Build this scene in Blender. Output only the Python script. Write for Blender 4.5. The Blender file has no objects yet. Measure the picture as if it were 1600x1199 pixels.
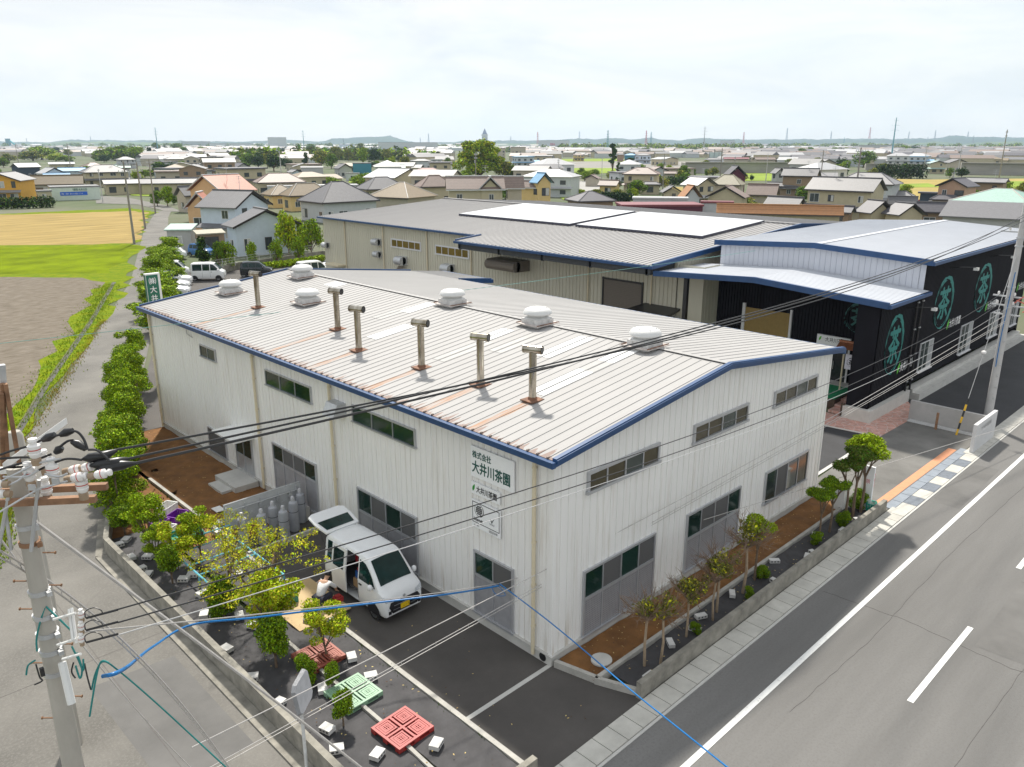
import bpy, math, random
import numpy as np
from mathutils import Vector, Matrix
random.seed(7)
rng = np.random.default_rng(7)
SC = bpy.context.scene
COL = SC.collection
PI = math.pi
R = math.radians

# ---------------------------------------------------------------- camera
PITCH = 16.805; HEAD = -44.2286
CAM = Vector((-14.048, -12.862, 14.0))
cd = bpy.data.cameras.new('camera'); cam = bpy.data.objects.new('camera', cd); COL.objects.link(cam)
cam.location = CAM; cam.rotation_euler = (R(90 - PITCH), 0, R(HEAD))
cd.sensor_width = 36; cd.lens = 1240 / 1600 * 36; cd.clip_start = 0.1; cd.clip_end = 30000
SC.camera = cam

# ---------------------------------------------------------------- sky and sun
SUNV = Vector((0.43, 0.66, 1.05)).normalized()          # towards the sun
el = math.asin(SUNV.z); az = math.atan2(SUNV.x, SUNV.y)
W = bpy.data.worlds.new('World'); SC.world = W; W.use_nodes = True
nt = W.node_tree; nt.nodes.clear()
def N(t, **k):
    n = nt.nodes.new(t)
    for a, b in k.items(): setattr(n, a, b)
    return n
L = lambda a, b: nt.links.new(a, b)
sky = N('ShaderNodeTexSky', sky_type='NISHITA', sun_disc=False, sun_elevation=el, sun_rotation=az, air_density=1.2, dust_density=.8)
tc = N('ShaderNodeTexCoord'); mp = N('ShaderNodeMapping'); mp.inputs['Scale'].default_value = (1, 1, 4.5); mp.inputs['Rotation'].default_value = (.12, .1, .5)
ns = N('ShaderNodeTexNoise'); ns.inputs['Scale'].default_value = 2.2; ns.inputs['Detail'].default_value = 7; ns.inputs['Distortion'].default_value = .35
cr = N('ShaderNodeValToRGB'); cr.color_ramp.elements[0].position = .36; cr.color_ramp.elements[1].position = .60
cr.color_ramp.elements[0].color = (.80, .80, .80, 1); cr.color_ramp.elements[1].color = (.97, .97, .97, 1)
cl = N('ShaderNodeMix', data_type='RGBA'); cl.inputs[6].default_value = (5.0, 5.25, 5.5, 1); cl.inputs[7].default_value = (6.0, 6.0, 5.9, 1)
n3 = N('ShaderNodeTexNoise'); n3.inputs['Scale'].default_value = 3.1; n3.inputs['Detail'].default_value = 8; n3.inputs['Roughness'].default_value = .6; n3.inputs['Distortion'].default_value = .6
m3 = N('ShaderNodeMapRange'); m3.inputs[1].default_value = .38; m3.inputs[2].default_value = .62; L(mp.outputs[0], n3.inputs[0]); L(n3.outputs[0], m3.inputs[0]); L(m3.outputs[0], cl.inputs[0])
mx = N('ShaderNodeMix', data_type='RGBA'); bg = N('ShaderNodeBackground'); bg.inputs[1].default_value = .1
wo = N('ShaderNodeOutputWorld')
L(tc.outputs['Generated'], mp.inputs[0]); L(mp.outputs[0], ns.inputs[0]); L(ns.outputs[0], cr.inputs[0])
L(cr.outputs[0], mx.inputs[0]); L(sky.outputs[0], mx.inputs[6]); L(cl.outputs[2], mx.inputs[7]); L(mx.outputs[2], bg.inputs[0]); L(bg.outputs[0], wo.inputs[0])
sd = bpy.data.lights.new('sun', 'SUN'); sd.energy = 3.3; sd.angle = R(3); sd.color = (1, .95, .86)
sun = bpy.data.objects.new('sun', sd); COL.objects.link(sun); sun.rotation_euler = (-SUNV).to_track_quat('-Z', 'Y').to_euler()
SC.view_settings.view_transform = 'Standard'; SC.view_settings.look = 'None'; SC.view_settings.exposure = 0.75; SC.view_settings.gamma = 1
SC.cycles.max_bounces = 6; SC.cycles.diffuse_bounces = 3; SC.cycles.glossy_bounces = 3; SC.cycles.transparent_max_bounces = 6
SC.cycles.volume_bounces = 2; SC.cycles.use_denoising = True

# ---------------------------------------------------------------- survey: bearings of the site measured from the viewpoint
_p = R(PITCH); _h = R(HEAD); _c, _s = math.cos(_h), math.sin(_h)
def _rot(v): return Vector((_c*v[0]-_s*v[1], _s*v[0]+_c*v[1], v[2]))
FW = _rot((0, math.cos(_p), -math.sin(_p))); UP = _rot((0, math.sin(_p), math.cos(_p))); RT = _rot((1, 0, 0))
def ray(x, y): return FW + RT*((x-800)/1240) - UP*((y-599.5)/1240)
def G(x, y, z=0.0):
    d = ray(x, y); return CAM + d*((z-CAM.z)/d.z)
def GX(x, y, X):
    d = ray(x, y); return CAM + d*((X-CAM.x)/d.x)
def GY(x, y, Y):
    d = ray(x, y); return CAM + d*((Y-CAM.y)/d.y)
def PX(P):
    v = Vector(P)-CAM; z = v.dot(FW); return 800+1240*v.dot(RT)/z, 599.5-1240*v.dot(UP)/z

# ---------------------------------------------------------------- materials
MATS = {}
def mat(name, col, rough=.6, var=.12, scale=6.0, metal=0.0, bump=0.0, bscale=None, spec=None, col2=None, rand=0.0, stretch=None, detail=5):
    if name in MATS: return MATS[name]
    m = bpy.data.materials.new(name); m.use_nodes = True; t = m.node_tree; b = t.nodes['Principled BSDF']
    b.inputs['Roughness'].default_value = rough; b.inputs['Metallic'].default_value = metal
    if spec is not None: b.inputs['Specular IOR Level'].default_value = spec
    tcn = t.nodes.new('ShaderNodeTexCoord'); mpn = t.nodes.new('ShaderNodeMapping'); mpn.inputs['Scale'].default_value = stretch or (1, 1, 1)
    nn = t.nodes.new('ShaderNodeTexNoise'); nn.inputs['Scale'].default_value = scale; nn.inputs['Detail'].default_value = detail; nn.inputs['Roughness'].default_value = .62
    rp = t.nodes.new('ShaderNodeValToRGB'); rp.color_ramp.elements[0].position = .3; rp.color_ramp.elements[1].position = .7
    c = Vector(col[:3]); lo = c*(1-var); hi = c*(1+var)
    if col2: lo, hi = c, Vector(col2[:3])
    rp.color_ramp.elements[0].color = (*lo, 1); rp.color_ramp.elements[1].color = (*[min(1, v) for v in hi], 1)
    t.links.new(tcn.outputs['Object'], mpn.inputs[0]); t.links.new(mpn.outputs[0], nn.inputs[0]); t.links.new(nn.outputs[0], rp.inputs[0])
    out = rp.outputs[0]
    if rand:
        g = t.nodes.new('ShaderNodeNewGeometry'); h = t.nodes.new('ShaderNodeHueSaturation')
        mr = t.nodes.new('ShaderNodeMapRange'); mr.inputs[3].default_value = 1-rand; mr.inputs[4].default_value = 1+rand
        mh = t.nodes.new('ShaderNodeMapRange'); mh.inputs[3].default_value = .5-rand*.05; mh.inputs[4].default_value = .5+rand*.035
        t.links.new(g.outputs['Random Per Island'], mr.inputs[0]); t.links.new(g.outputs['Random Per Island'], mh.inputs[0])
        t.links.new(mr.outputs[0], h.inputs['Value']); t.links.new(mh.outputs[0], h.inputs['Hue']); t.links.new(out, h.inputs['Color']); out = h.outputs[0]
    t.links.new(out, b.inputs['Base Color'])
    if bump:
        bp = t.nodes.new('ShaderNodeBump'); bp.inputs['Strength'].default_value = bump; bp.inputs['Distance'].default_value = .02
        n2 = t.nodes.new('ShaderNodeTexNoise'); n2.inputs['Scale'].default_value = bscale or scale*4; n2.inputs['Detail'].default_value = 6
        t.links.new(mpn.outputs[0], n2.inputs[0]); t.links.new(n2.outputs[0], bp.inputs['Height']); t.links.new(bp.outputs[0], b.inputs['Normal'])
    MATS[name] = m; return m
def mathn(t, op, a, b=None, c=None):
    n = t.nodes.new('ShaderNodeMath'); n.operation = op
    for i, v in enumerate((a, b, c)):
        if v is None: continue
        if isinstance(v, (int, float)): n.inputs[i].default_value = v
        else: t.links.new(v, n.inputs[i])
    return n.outputs[0]
def overlay(m, col, maskfn, amount=1.0):
    """lay a stain colour over a material where maskfn(tree, position, noise) says"""
    t = m.node_tree; b = t.nodes['Principled BSDF']; src = b.inputs['Base Color'].links[0].from_socket
    tcn = t.nodes.new('ShaderNodeTexCoord'); sp = t.nodes.new('ShaderNodeSeparateXYZ'); t.links.new(tcn.outputs['Object'], sp.inputs[0])
    nn = t.nodes.new('ShaderNodeTexNoise'); nn.inputs['Scale'].default_value = 1.3; nn.inputs['Detail'].default_value = 6; t.links.new(tcn.outputs['Object'], nn.inputs[0])
    k = maskfn(t, sp.outputs, nn)
    mxn = t.nodes.new('ShaderNodeMix'); mxn.data_type = 'RGBA'; t.links.new(mathn(t, 'MULTIPLY', k, amount), mxn.inputs[0])
    t.links.new(src, mxn.inputs[6]); mxn.inputs[7].default_value = (*col, 1); t.links.new(mxn.outputs[2], b.inputs['Base Color'])

def _streak(t, P, nn):
    n2 = t.nodes.new('ShaderNodeTexNoise'); n2.inputs['Scale'].default_value = 3.2; n2.inputs['Detail'].default_value = 7; n2.inputs['Roughness'].default_value = .7
    mpn = t.nodes.new('ShaderNodeMapping'); mpn.inputs['Scale'].default_value = (1.6, 1.6, .10); tcn = t.nodes.new('ShaderNodeTexCoord'); t.links.new(tcn.outputs['Object'], mpn.inputs[0]); t.links.new(mpn.outputs[0], n2.inputs[0])
    r = t.nodes.new('ShaderNodeMapRange'); r.inputs[1].default_value = .52; r.inputs[2].default_value = .70; t.links.new(n2.outputs[0], r.inputs[0])
    z = t.nodes.new('ShaderNodeMapRange'); z.inputs[1].default_value = 1.6; z.inputs[2].default_value = .2; z.inputs[3].default_value = .45; z.inputs[4].default_value = 1; t.links.new(P['Z'], z.inputs[0])
    return mathn(t, 'MULTIPLY', r.outputs[0], z.outputs[0])
M = dict
m_black = lambda: mat('dark_void', (.012, .012, .014), .6)
GLASS = mat('window_glass', (.035, .05, .045), .08, .3, 1.2, spec=.7)
GLASSG = mat('green_glass', (.010, .032, .024), .07, .4, .8, spec=.6)
GLASSB = mat('amber_glass', (.055, .046, .022), .12, .4, .8, spec=.5)
SCREEN = mat('mesh_screen', (.10, .10, .10), .6, .15, 30)
ALU = mat('aluminium', (.50, .51, .53), .35, .06, 4, metal=.5)
ALUW = mat('white_frame', (.66, .66, .67), .4, .05)
FWALL = mat('cream_siding', (.83, .82, .795), .5, .03, .8, stretch=(1, 1, .25), bump=.05, bscale=2)
FROOF = mat('factory_roof_sheet', (.60, .575, .55), .5, .10, 1.1, stretch=(.25, 1, 1))
BLUE = mat('blue_trim', (.016, .062, .17), .4, .12, 2)
CONC = mat('concrete', (.40, .385, .35), .85, .18, 3, bump=.2)
CONCD = mat('weathered_concrete', (.25, .235, .20), .9, .35, 2.2, bump=.3)
CONCL = mat('pale_concrete', (.52, .51, .48), .85, .10, 2)
PIPE = mat('cream_pipe', (.68, .60, .43), .4, .06)
RUST = mat('rust', (.20, .10, .06), .8, .5, 5, bump=.2)
STEEL = mat('stained_steel', (.16, .13, .09), .15, .45, 2.2, metal=1.0, stretch=(1, 1, .4), col2=(.62, .58, .50))
WHITE = mat('white_paint', (.78, .78, .76), .4, .04)
CARW = mat('white_car_paint', (.80, .81, .82), .18, .02, spec=.6)
CARK = mat('black_car_paint', (.012, .016, .022), .12, .1, spec=.7)
BLACKP = mat('black_plastic', (.015, .015, .017), .35, .2)
TYRE = mat('tyre_rubber', (.02, .02, .02), .8, .2)
RIM = mat('wheel_rim', (.45, .46, .48), .3, .1, metal=.8)
RED = mat('red_plastic', (.55, .06, .05), .4, .08)
GALV = mat('galvanised_steel', (.52, .53, .54), .45, .12, 5, metal=.4)
TRUNK = mat('bark', (.17, .12, .08), .9, .35, 9, bump=.5)
CERAM = mat('white_porcelain', (.82, .80, .78), .15, .03, spec=.6)
SOLAR = mat('solar_glass', (.62, .63, .65), .25, .05, .6, spec=.8)

overlay(FWALL, (.44, .37, .27), _streak, .7)
# ---------------------------------------------------------------- mesh builder
class MB:
    def __init__(s): s.v = []; s.f = []; s.mi = []
    def add(s, vs, fs, mi=0):
        o = len(s.v); s.v += [tuple(v) for v in vs]; s.f += [tuple(i+o for i in f) for f in fs]; s.mi += [mi]*len(fs); return s
    def quad(s, a, b, c, d, mi=0): return s.add([a, b, c, d], [(0, 1, 2, 3)], mi)
    def box(s, x0, y0, z0, x1, y1, z1, mi=0):
        x0, x1 = min(x0, x1), max(x0, x1); y0, y1 = min(y0, y1), max(y0, y1); z0, z1 = min(z0, z1), max(z0, z1)
        v = [(x, y, z) for z in (z0, z1) for y in (y0, y1) for x in (x0, x1)]
        return s.add(v, [(0, 2, 3, 1), (4, 5, 7, 6), (0, 1, 5, 4), (2, 6, 7, 3), (0, 4, 6, 2), (1, 3, 7, 5)], mi)
    def mbox(s, mp, a0, a1, z0, z1, o0, o1, mi=0):
        A = mp(a0, z0, o0); B = mp(a1, z1, o1); return s.box(A[0], A[1], A[2], B[0], B[1], B[2], mi)
    def prism(s, poly, z0, z1, mi=0):
        n = len(poly); ar = sum(poly[i][0]*poly[(i+1) % n][1]-poly[(i+1) % n][0]*poly[i][1] for i in range(n))
        if ar < 0: poly = poly[::-1]
        v = [(p[0], p[1], z0) for p in poly]+[(p[0], p[1], z1) for p in poly]
        f = [tuple(range(n))[::-1], tuple(range(n, 2*n))]+[(i, (i+1) % n, n+(i+1) % n, n+i) for i in range(n)]
        return s.add(v, f, mi)
    def sheet(s, poly, z=0, mi=0):
        n = len(poly); ar = sum(poly[i][0]*poly[(i+1) % n][1]-poly[(i+1) % n][0]*poly[i][1] for i in range(n))
        if ar < 0: poly = poly[::-1]
        return s.add([(p[0], p[1], z) for p in poly], [tuple(range(n))], mi)
    def cyl(s, p0, p1, r0, r1=None, n=10, mi=0, caps=True):
        r1 = r0 if r1 is None else r1; p0 = Vector(p0); p1 = Vector(p1); d = (p1-p0)
        if d.length < 1e-6: return s
        d.normalize(); a = d.orthogonal().normalized(); b = d.cross(a)
        v = []
        for p, r in ((p0, r0), (p1, r1)):
            for i in range(n):
                t = 2*PI*i/n; v.append(p+a*(r*math.cos(t))+b*(r*math.sin(t)))
        f = [(i, (i+1) % n, n+(i+1) % n, n+i) for i in range(n)]
        if caps: f += [tuple(range(n))[::-1], tuple(range(n, 2*n))]
        return s.add(v, f, mi)
    def tube(s, path, r, n=6, mi=0):
        path = [Vector(p) for p in path]; rs = r if isinstance(r, (list, tuple)) else [r]*len(path); v = []; a = None
        for k, p in enumerate(path):
            d = (path[min(k+1, len(path)-1)]-path[max(k-1, 0)]).normalized()
            a = d.orthogonal().normalized() if a is None else (a-d*a.dot(d)).normalized()
            b = d.cross(a)
            v += [p+a*(rs[k]*math.cos(2*PI*i/n))+b*(rs[k]*math.sin(2*PI*i/n)) for i in range(n)]
        f = [(k*n+i, k*n+(i+1) % n, (k+1)*n+(i+1) % n, (k+1)*n+i) for k in range(len(path)-1) for i in range(n)]
        f += [tuple(range(n))[::-1], tuple(range((len(path)-1)*n, len(path)*n))]
        return s.add(v, f, mi)
    def lathe(s, c, prof, n=20, mi=0, axis=None):
        c = Vector(c); q = Matrix.Identity(3) if axis is None else Vector((0, 0, 1)).rotation_difference(Vector(axis)).to_matrix()
        v = []
        for r, z in prof: v += [c+q@Vector((r*math.cos(2*PI*i/n), r*math.sin(2*PI*i/n), z)) for i in range(n)]
        m = len(prof); f = [(k*n+i, k*n+(i+1) % n, (k+1)*n+(i+1) % n, (k+1)*n+i) for k in range(m-1) for i in range(n)]
        f += [tuple(range(n))[::-1], tuple(range((m-1)*n, m*n))]
        return s.add(v, f, mi)
    def mesh(s, name, mats, smooth=False, off=None):
        me = bpy.data.meshes.new(name); v = s.v
        if off is not None: v = [(a[0]-off[0], a[1]-off[1], a[2]-off[2]) for a in v]
        me.from_pydata(v, [], s.f)
        for m in (mats if isinstance(mats, (list, tuple)) else [mats]): me.materials.append(m)
        me.polygons.foreach_set('material_index', s.mi)
        if smooth: smooth_mesh(me, smooth if smooth is not True else 40)
        me.update(); return me
    def build(s, name, mats, parent=None, smooth=False, local=False, **kw):
        """world coordinates in; a child is stored relative to its thing, a top-level mesh relative to its own base"""
        if parent is not None:
            off = None if local else wloc(parent)
            o = link(name, s.mesh(name, mats, smooth, off), parent)
        else:
            a = np.array(s.v); off = ((a[:, 0].min()+a[:, 0].max())/2, (a[:, 1].min()+a[:, 1].max())/2, a[:, 2].min())
            if local: off = (0, 0, 0)
            o = link(name, s.mesh(name, mats, smooth, off), None); o.location = off
        if kw: tag(o, **kw)
        return o
def smooth_mesh(me, ang):
    me.polygons.foreach_set('use_smooth', [True]*len(me.polygons))
    try: me.set_sharp_from_angle(angle=R(ang))
    except Exception: pass
def wloc(o):
    p = Vector((0, 0, 0))
    while o: p += o.location; o = o.parent
    return p
def link(name, data, parent=None):
    o = bpy.data.objects.new(name, data); COL.objects.link(o)
    if parent is not None: o.parent = parent
    return o
def tag(o, label=None, cat=None, group=None, kind=None):
    if label: o['label'] = label
    if cat: o['category'] = cat
    if group: o['group'] = group
    if kind: o['kind'] = kind
    return o
def thing(name, label, cat, loc=(0, 0, 0), rz=0.0, group=None):
    o = bpy.data.objects.new(name, None); COL.objects.link(o); o.location = loc; o.rotation_euler = (0, 0, rz); o.empty_display_size = .2
    return tag(o, label, cat, group)
def struct(name, mb, m, **k): return mb.build(name, m, kind='structure', **k)
KIDS = {}
def kids(o):
    return [c for c in COL.objects if c.parent == o]
def copy_tree(o, loc=None, rz=None, label=None, group=None, scale=None, _p=None, _k=None):
    """copy a thing with its parts and sub-parts"""
    c = o.copy(); COL.objects.link(c)
    if _p is not None: c.parent = _p
    for ch in (list(o.children)): copy_tree(ch, _p=c)
    if loc is not None: c.location = loc
    if rz is not None: c.rotation_euler = (0, 0, rz)
    if scale is not None: c.scale = (scale,)*3 if isinstance(scale, (int, float)) else scale
    if label: c['label'] = label
    if group: c['group'] = group
    return c
def MXf(c): return lambda a, z, o: (c-o, a, z)      # wall facing -X, a runs along Y
def MYf(c): return lambda a, z, o: (a, c-o, z)      # wall facing -Y, a runs along X

def text_mesh(mb, body, size, org, right, up, mi=0, sx=1.0, bold=0.0, lift=.004, align='LEFT', spacing=1.0, vertical=False):
    cu = bpy.data.curves.new('lettering', 'FONT'); cu.body = body; cu.size = size; cu.align_x = align; cu.space_character = spacing
    cu.resolution_u = 3
    o = bpy.data.objects.new('lettering', cu); COL.objects.link(o)
    dg = bpy.context.evaluated_depsgraph_get(); me = bpy.data.meshes.new_from_object(o.evaluated_get(dg))
    right = Vector(right); up = Vector(up); org = Vector(org); nrm = right.cross(up)
    v = [org+right*(p.co.x*sx)+up*p.co.y+nrm*lift for p in me.vertices]
    for k, (da, db) in enumerate([(0, 0)] if not bold else [(0, 0), (bold, 0), (-bold, 0), (0, bold), (0, -bold)]):
        mb.add([p+right*da+up*db+nrm*.001*k for p in v], [tuple(p.vertices) for p in me.polygons], mi)
    bpy.data.objects.remove(o); bpy.data.meshes.remove(me); bpy.data.curves.remove(cu)

def ribbed(mb, mp, a0, a1, zb, zt, pitch=.3, gw=.05, depth=.025, mi=0):
    """vertical ribbed siding: mp(a,z,out); zt may be a function of a"""
    ft = zt if callable(zt) else (lambda a: zt)
    n = max(1, round((a1-a0)/pitch)); p = (a1-a0)/n; pts = []
    for i in range(n):
        s = a0+i*p; pts += [(s, 0), (s+p-gw, 0), (s+p-gw*.75, -depth), (s+p-gw*.25, -depth)]
    pts.append((a1, 0))
    kink = [k for k in getattr(zt, 'kinks', []) if a0 < k < a1]
    v = []
    for a, o in pts: v += [mp(a, zb, o), mp(a, ft(a), o)]
    return mb.add(v, [(2*i, 2*i+2, 2*i+3, 2*i+1) for i in range(len(pts)-1)], mi)

def window(parent, mp, a0, a1, z0, z1, n, panes, frame=ALU, fw=.05, out=.07, split=None, panel=None, name='window', depth_in=.012):
    """framed window: panes is a list of glass materials, split a height where solid panels start"""
    f = MB(); da = (a1-a0)/n
    f.mbox(mp, a0, a1, z1-fw, z1, 0, out); f.mbox(mp, a0-.04, a1+.04, z0-fw, z0, 0, out+.03)
    for i in range(n+1):
        a = a0+da*i; w = fw*.5 if 0 < i < n else fw
        lo = a if i == 0 else a-w/2 if i < n else a-w
        f.mbox(mp, lo, lo+w, z0, z1-fw, 0, out-.004 if 0 < i < n else out-.002)
    if split: f.mbox(mp, a0+fw, a1-fw, split-fw*.6, split+fw*.6, 0, out-.006)
    w = f.build(name, frame, parent)
    g = MB()
    for i in range(n):
        s, e = a0+da*i+.008, a0+da*(i+1)-.008
        g.mbox(mp, s, e, (split or z0)+.006, z1-fw-.006, .004, out-.03-(.008 if i % 2 else 0), i % len(panes))
    g.build('pane', panes, w)
    if split:
        q = MB()
        for i in range(n): q.mbox(mp, a0+da*i+.012, a0+da*(i+1)-.012, z0+.006, split-.01, .006, out-.035, 0)
        q.build('panel', panel or PERF, w)
    return w
PERF = mat('perforated_panel', (.36, .36, .38), .5, .1, 4, metal=.3)
def _perf(t, P, nn):
    wv = t.nodes.new('ShaderNodeTexVoronoi'); wv.inputs['Scale'].default_value = 14; wv.inputs['Randomness'].default_value = 0
    tcn = t.nodes.new('ShaderNodeTexCoord'); t.links.new(tcn.outputs['Object'], wv.inputs['Vector'])
    return mathn(t, 'LESS_THAN', wv.outputs['Distance'], .3)
overlay(PERF, (.16, .16, .17), _perf, .7)
# ================================================================ BUILDINGS ON THE SITE
def ribroof(mb, xs, y0, y1, pitch=.45, rw=.05, rh=.06, mi=0, lift=0.0, horiz='x'):
    """sheet roof: xs = [(x,z)...] down the slope, ribs run along it and repeat along y"""
    n = max(1, round((y1-y0)/pitch)); p = (y1-y0)/n; pr = []
    for i in range(n):
        s = y0+i*p; pr += [(s, 0), (s+p/2-rw, 0), (s+p/2-rw*.5, rh), (s+p/2+rw*.5, rh), (s+p/2+rw, 0)]
    pr.append((y1, 0)); v = []
    for x, z in xs:
        for y, h in pr: v.append((x, y, z+h+lift) if horiz == 'x' else (y, x, z+h+lift))
    m = len(pr); f = []
    for k in range(len(xs)-1):
        for i in range(m-1):
            q = (k*m+i, (k+1)*m+i, (k+1)*m+i+1, k*m+i+1); f.append(q if horiz == 'x' else q[::-1])
    return mb.add(v, f, mi)
def slab_x(mb, xs, y0, y1, t0, t1, mi=0):
    """solid band following the slope xs between y0,y1, from t0 to t1 above the slope"""
    for (xa, za), (xb, zb) in zip(xs[:-1], xs[1:]):
        v = [(xa, y0, za+t0), (xa, y1, za+t0), (xa, y1, za+t1), (xa, y0, za+t1), (xb, y0, zb+t0), (xb, y1, zb+t0), (xb, y1, zb+t1), (xb, y0, zb+t1)]
        mb.add(v, [(0, 1, 2, 3), (7, 6, 5, 4), (0, 4, 5, 1), (3, 2, 6, 7), (0, 3, 7, 4), (1, 5, 6, 2)], mi)
def slab_y(mb, ys, x0, x1, t0, t1, mi=0):
    for (ya, za), (yb, zb) in zip(ys[:-1], ys[1:]):
        v = [(x0, ya, za+t0), (x1, ya, za+t0), (x1, ya, za+t1), (x0, ya, za+t1), (x0, yb, zb+t0), (x1, yb, zb+t0), (x1, yb, zb+t1), (x0, yb, zb+t1)]
        mb.add(v, [(3, 2, 1, 0), (4, 5, 6, 7), (1, 5, 4, 0), (7, 6, 2, 3), (4, 7, 3, 0), (2, 6, 5, 1)], mi)
def lerp_z(xs):
    def f(a):
        for (x0, z0), (x1, z1) in zip(xs[:-1], xs[1:]):
            if a <= x1+1e-6: return z0+(z1-z0)*(a-x0)/(x1-x0)
        return xs[-1][1]
    return f

# ---------------------------------------------------------------- the tea factory in front
FX, FY = 16.0, 27.3
RZ = [(-.32, 6.34), (7.85, 7.30), (16.32, 6.32)]
rz = lerp_z(RZ)
fac = thing('factory_building', 'cream ribbed metal factory with a blue edged low roof carrying chimneys and white ventilators', 'factory', (8, 13.6, 0))
w = MB(); ribbed(w, MXf(0), 0, FY, .32, 6.33, .27); ribbed(w, MYf(0), 0, FX, .32, lambda a: rz(a)-.06, .3)
w.quad((FX, 0, .3), (FX, FY, .3), (FX, FY, 6.3), (FX, 0, 6.3)); w.add([(0, FY, .3), (FX, FY, .3), (FX, FY, 6.3), (7.85, FY, 7.25), (0, FY, 6.3)], [(4, 3, 2, 1, 0)])
w.box(-.035, -.035, .32, .09, .09, 6.3); w.box(FX-.06, -.03, .32, FX+.03, .05, 6.25); w.box(-.03, FY-.05, .32, .06, FY+.03, 6.3)
w.build('wall', FWALL, fac)
w = MB(); w.box(-.05, -.05, 0, .1, FY, .31); w.box(.1, -.05, 0, FX, .1, .31); w.box(-.09, -.09, .30, .12, FY, .335); w.box(.12, -.09, .30, FX+.02, .12, .335); w.build('foundation', CONCL, fac)
roof = MB(); ribroof(roof, RZ, -.22, FY+.2, .36, .014, .017)
EXT = [(16.33, 6.31), (18.9, 6.02)]
ribroof(roof, EXT, 22.9, 27.5, .36, .022, .028)
PIPEY = []
def onroof(px, py):
    p = G(px, py, 6.8)
    for _ in range(12): p = G(px, py, rz(p.x))
    return p
chim = [onroof(*q) for q in [(404, 481), (528, 515), (561, 548), (659, 575), (751, 602), (832, 626)]]
ROOFM = mat('stained_roof_sheet', (.35, .342, .335), .7, .05, .7, stretch=(.35, 1, 1), bump=.04, bscale=3)
OFF = fac.location
def _stain(t, P, nn):
    tot = None
    for c in chim:
        cx, cy = c.x-OFF.x, c.y-OFF.y
        dy = mathn(t, 'ABSOLUTE', mathn(t, 'SUBTRACT', P['Y'], cy))
        dx = mathn(t, 'SUBTRACT', P['X'], cx)
        wob = mathn(t, 'MULTIPLY', nn.outputs['Fac'], .26)
        a = mathn(t, 'LESS_THAN', dy, mathn(t, 'ADD', wob, .02)); b = mathn(t, 'LESS_THAN', dx, .25)
        k = mathn(t, 'MULTIPLY', a, b); tot = k if tot is None else mathn(t, 'MAXIMUM', tot, k)
    n2 = t.nodes.new('ShaderNodeTexNoise'); n2.inputs['Scale'].default_value = 9; n2.inputs['Detail'].default_value = 5
    mpn = t.nodes.new('ShaderNodeMapping'); mpn.inputs['Scale'].default_value = (.12, 2.2, 1); tcn = t.nodes.new('ShaderNodeTexCoord')
    t.links.new(tcn.outputs['Object'], mpn.inputs[0]); t.links.new(mpn.outputs[0], n2.inputs[0])
    st = t.nodes.new('ShaderNodeMapRange'); t.links.new(n2.outputs[0], st.inputs[0]); st.inputs[1].default_value = .35; st.inputs[2].default_value = .62
    return mathn(t, 'MULTIPLY', tot, st.outputs[0])
overlay(ROOFM, (.36, .17, .07), _stain, .85)
def _eave(t, P, nn):   # dark rust along the cut ends at the eave, in broken streaks
    mpn = t.nodes.new('ShaderNodeMapping'); mpn.inputs['Scale'].default_value = (.25, 5, 1); tcn = t.nodes.new('ShaderNodeTexCoord')
    n2 = t.nodes.new('ShaderNodeTexNoise'); n2.inputs['Scale'].default_value = 1.4; t.links.new(tcn.outputs['Object'], mpn.inputs[0]); t.links.new(mpn.outputs[0], n2.inputs[0])
    lim = mathn(t, 'ADD', mathn(t, 'MULTIPLY', n2.outputs[0], 1.9), -9.13)
    return mathn(t, 'LESS_THAN', P['X'], mathn(t, 'MINIMUM', lim, -7.5))
overlay(ROOFM, (.20, .11, .08), _eave, .75)
for i in range(int((FY+.4)/.36)):      # rusty rib ends at the eave
    y = -.22+.36*(i+.5)*((FY+.42)/(round((FY+.42)/.36)*.36)); roof.box(-.33, y-.02, 6.345, -.25, y+.02, 6.385, 1)
rf = roof.build('roof', [ROOFM, mat('rusty_rib_end', (.24, .19, .16), .8, .4, 6)], fac)
w = MB(); w.box(7.76, -.2, 7.334, 7.95, FY+.18, 7.342); w.build('ridge_cap', ROOFM, rf)
# blue gutter and verge
w = MB(); w.box(-.47, -.36, 6.17, -.33, FY+.3, 6.33); w.box(-.49, -.37, 6.30, -.46, FY+.31, 6.345); w.box(-.33, -.2, 6.17, -.02, FY+.2, 6.20)
w.build('gutter', BLUE, fac)
w = MB(); slab_x(w, RZ, -.36, -.225, -.15, .07); slab_x(w, RZ, -.40, -.36, -.05, .04); slab_x(w, RZ, FY+.2, FY+.3, -.16, .08); slab_x(w, EXT, 22.78, 22.9, -.22, .08); w.box(18.9, 22.78, 5.8, 19.05, 27.6, 6.02); w.box(16.32, -.36, 6.10, 16.46, 22.7, 6.3)
w.build('verge_trim', BLUE, fac)
for (y, xo) in [(27.18, 0), (16.42, 0), (10.69, 0), (.62, 0)]:
    w = MB(); w.cyl((-.10, y, .12), (-.10, y, 6.12), .055, n=12); w.tube([(-.10, y, 6.1), (-.12, y, 6.2), (-.38, y, 6.22)], .05, 10)
    for z in (1.0, 2.3, 3.6, 4.9, 5.8): w.cyl((-.10, y, z), (-.10, y, z+.05), .068, n=12); w.box(-.1, y-.01, z, 0, y+.01, z+.04)
    w.build('downpipe', PIPE, fac)
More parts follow.
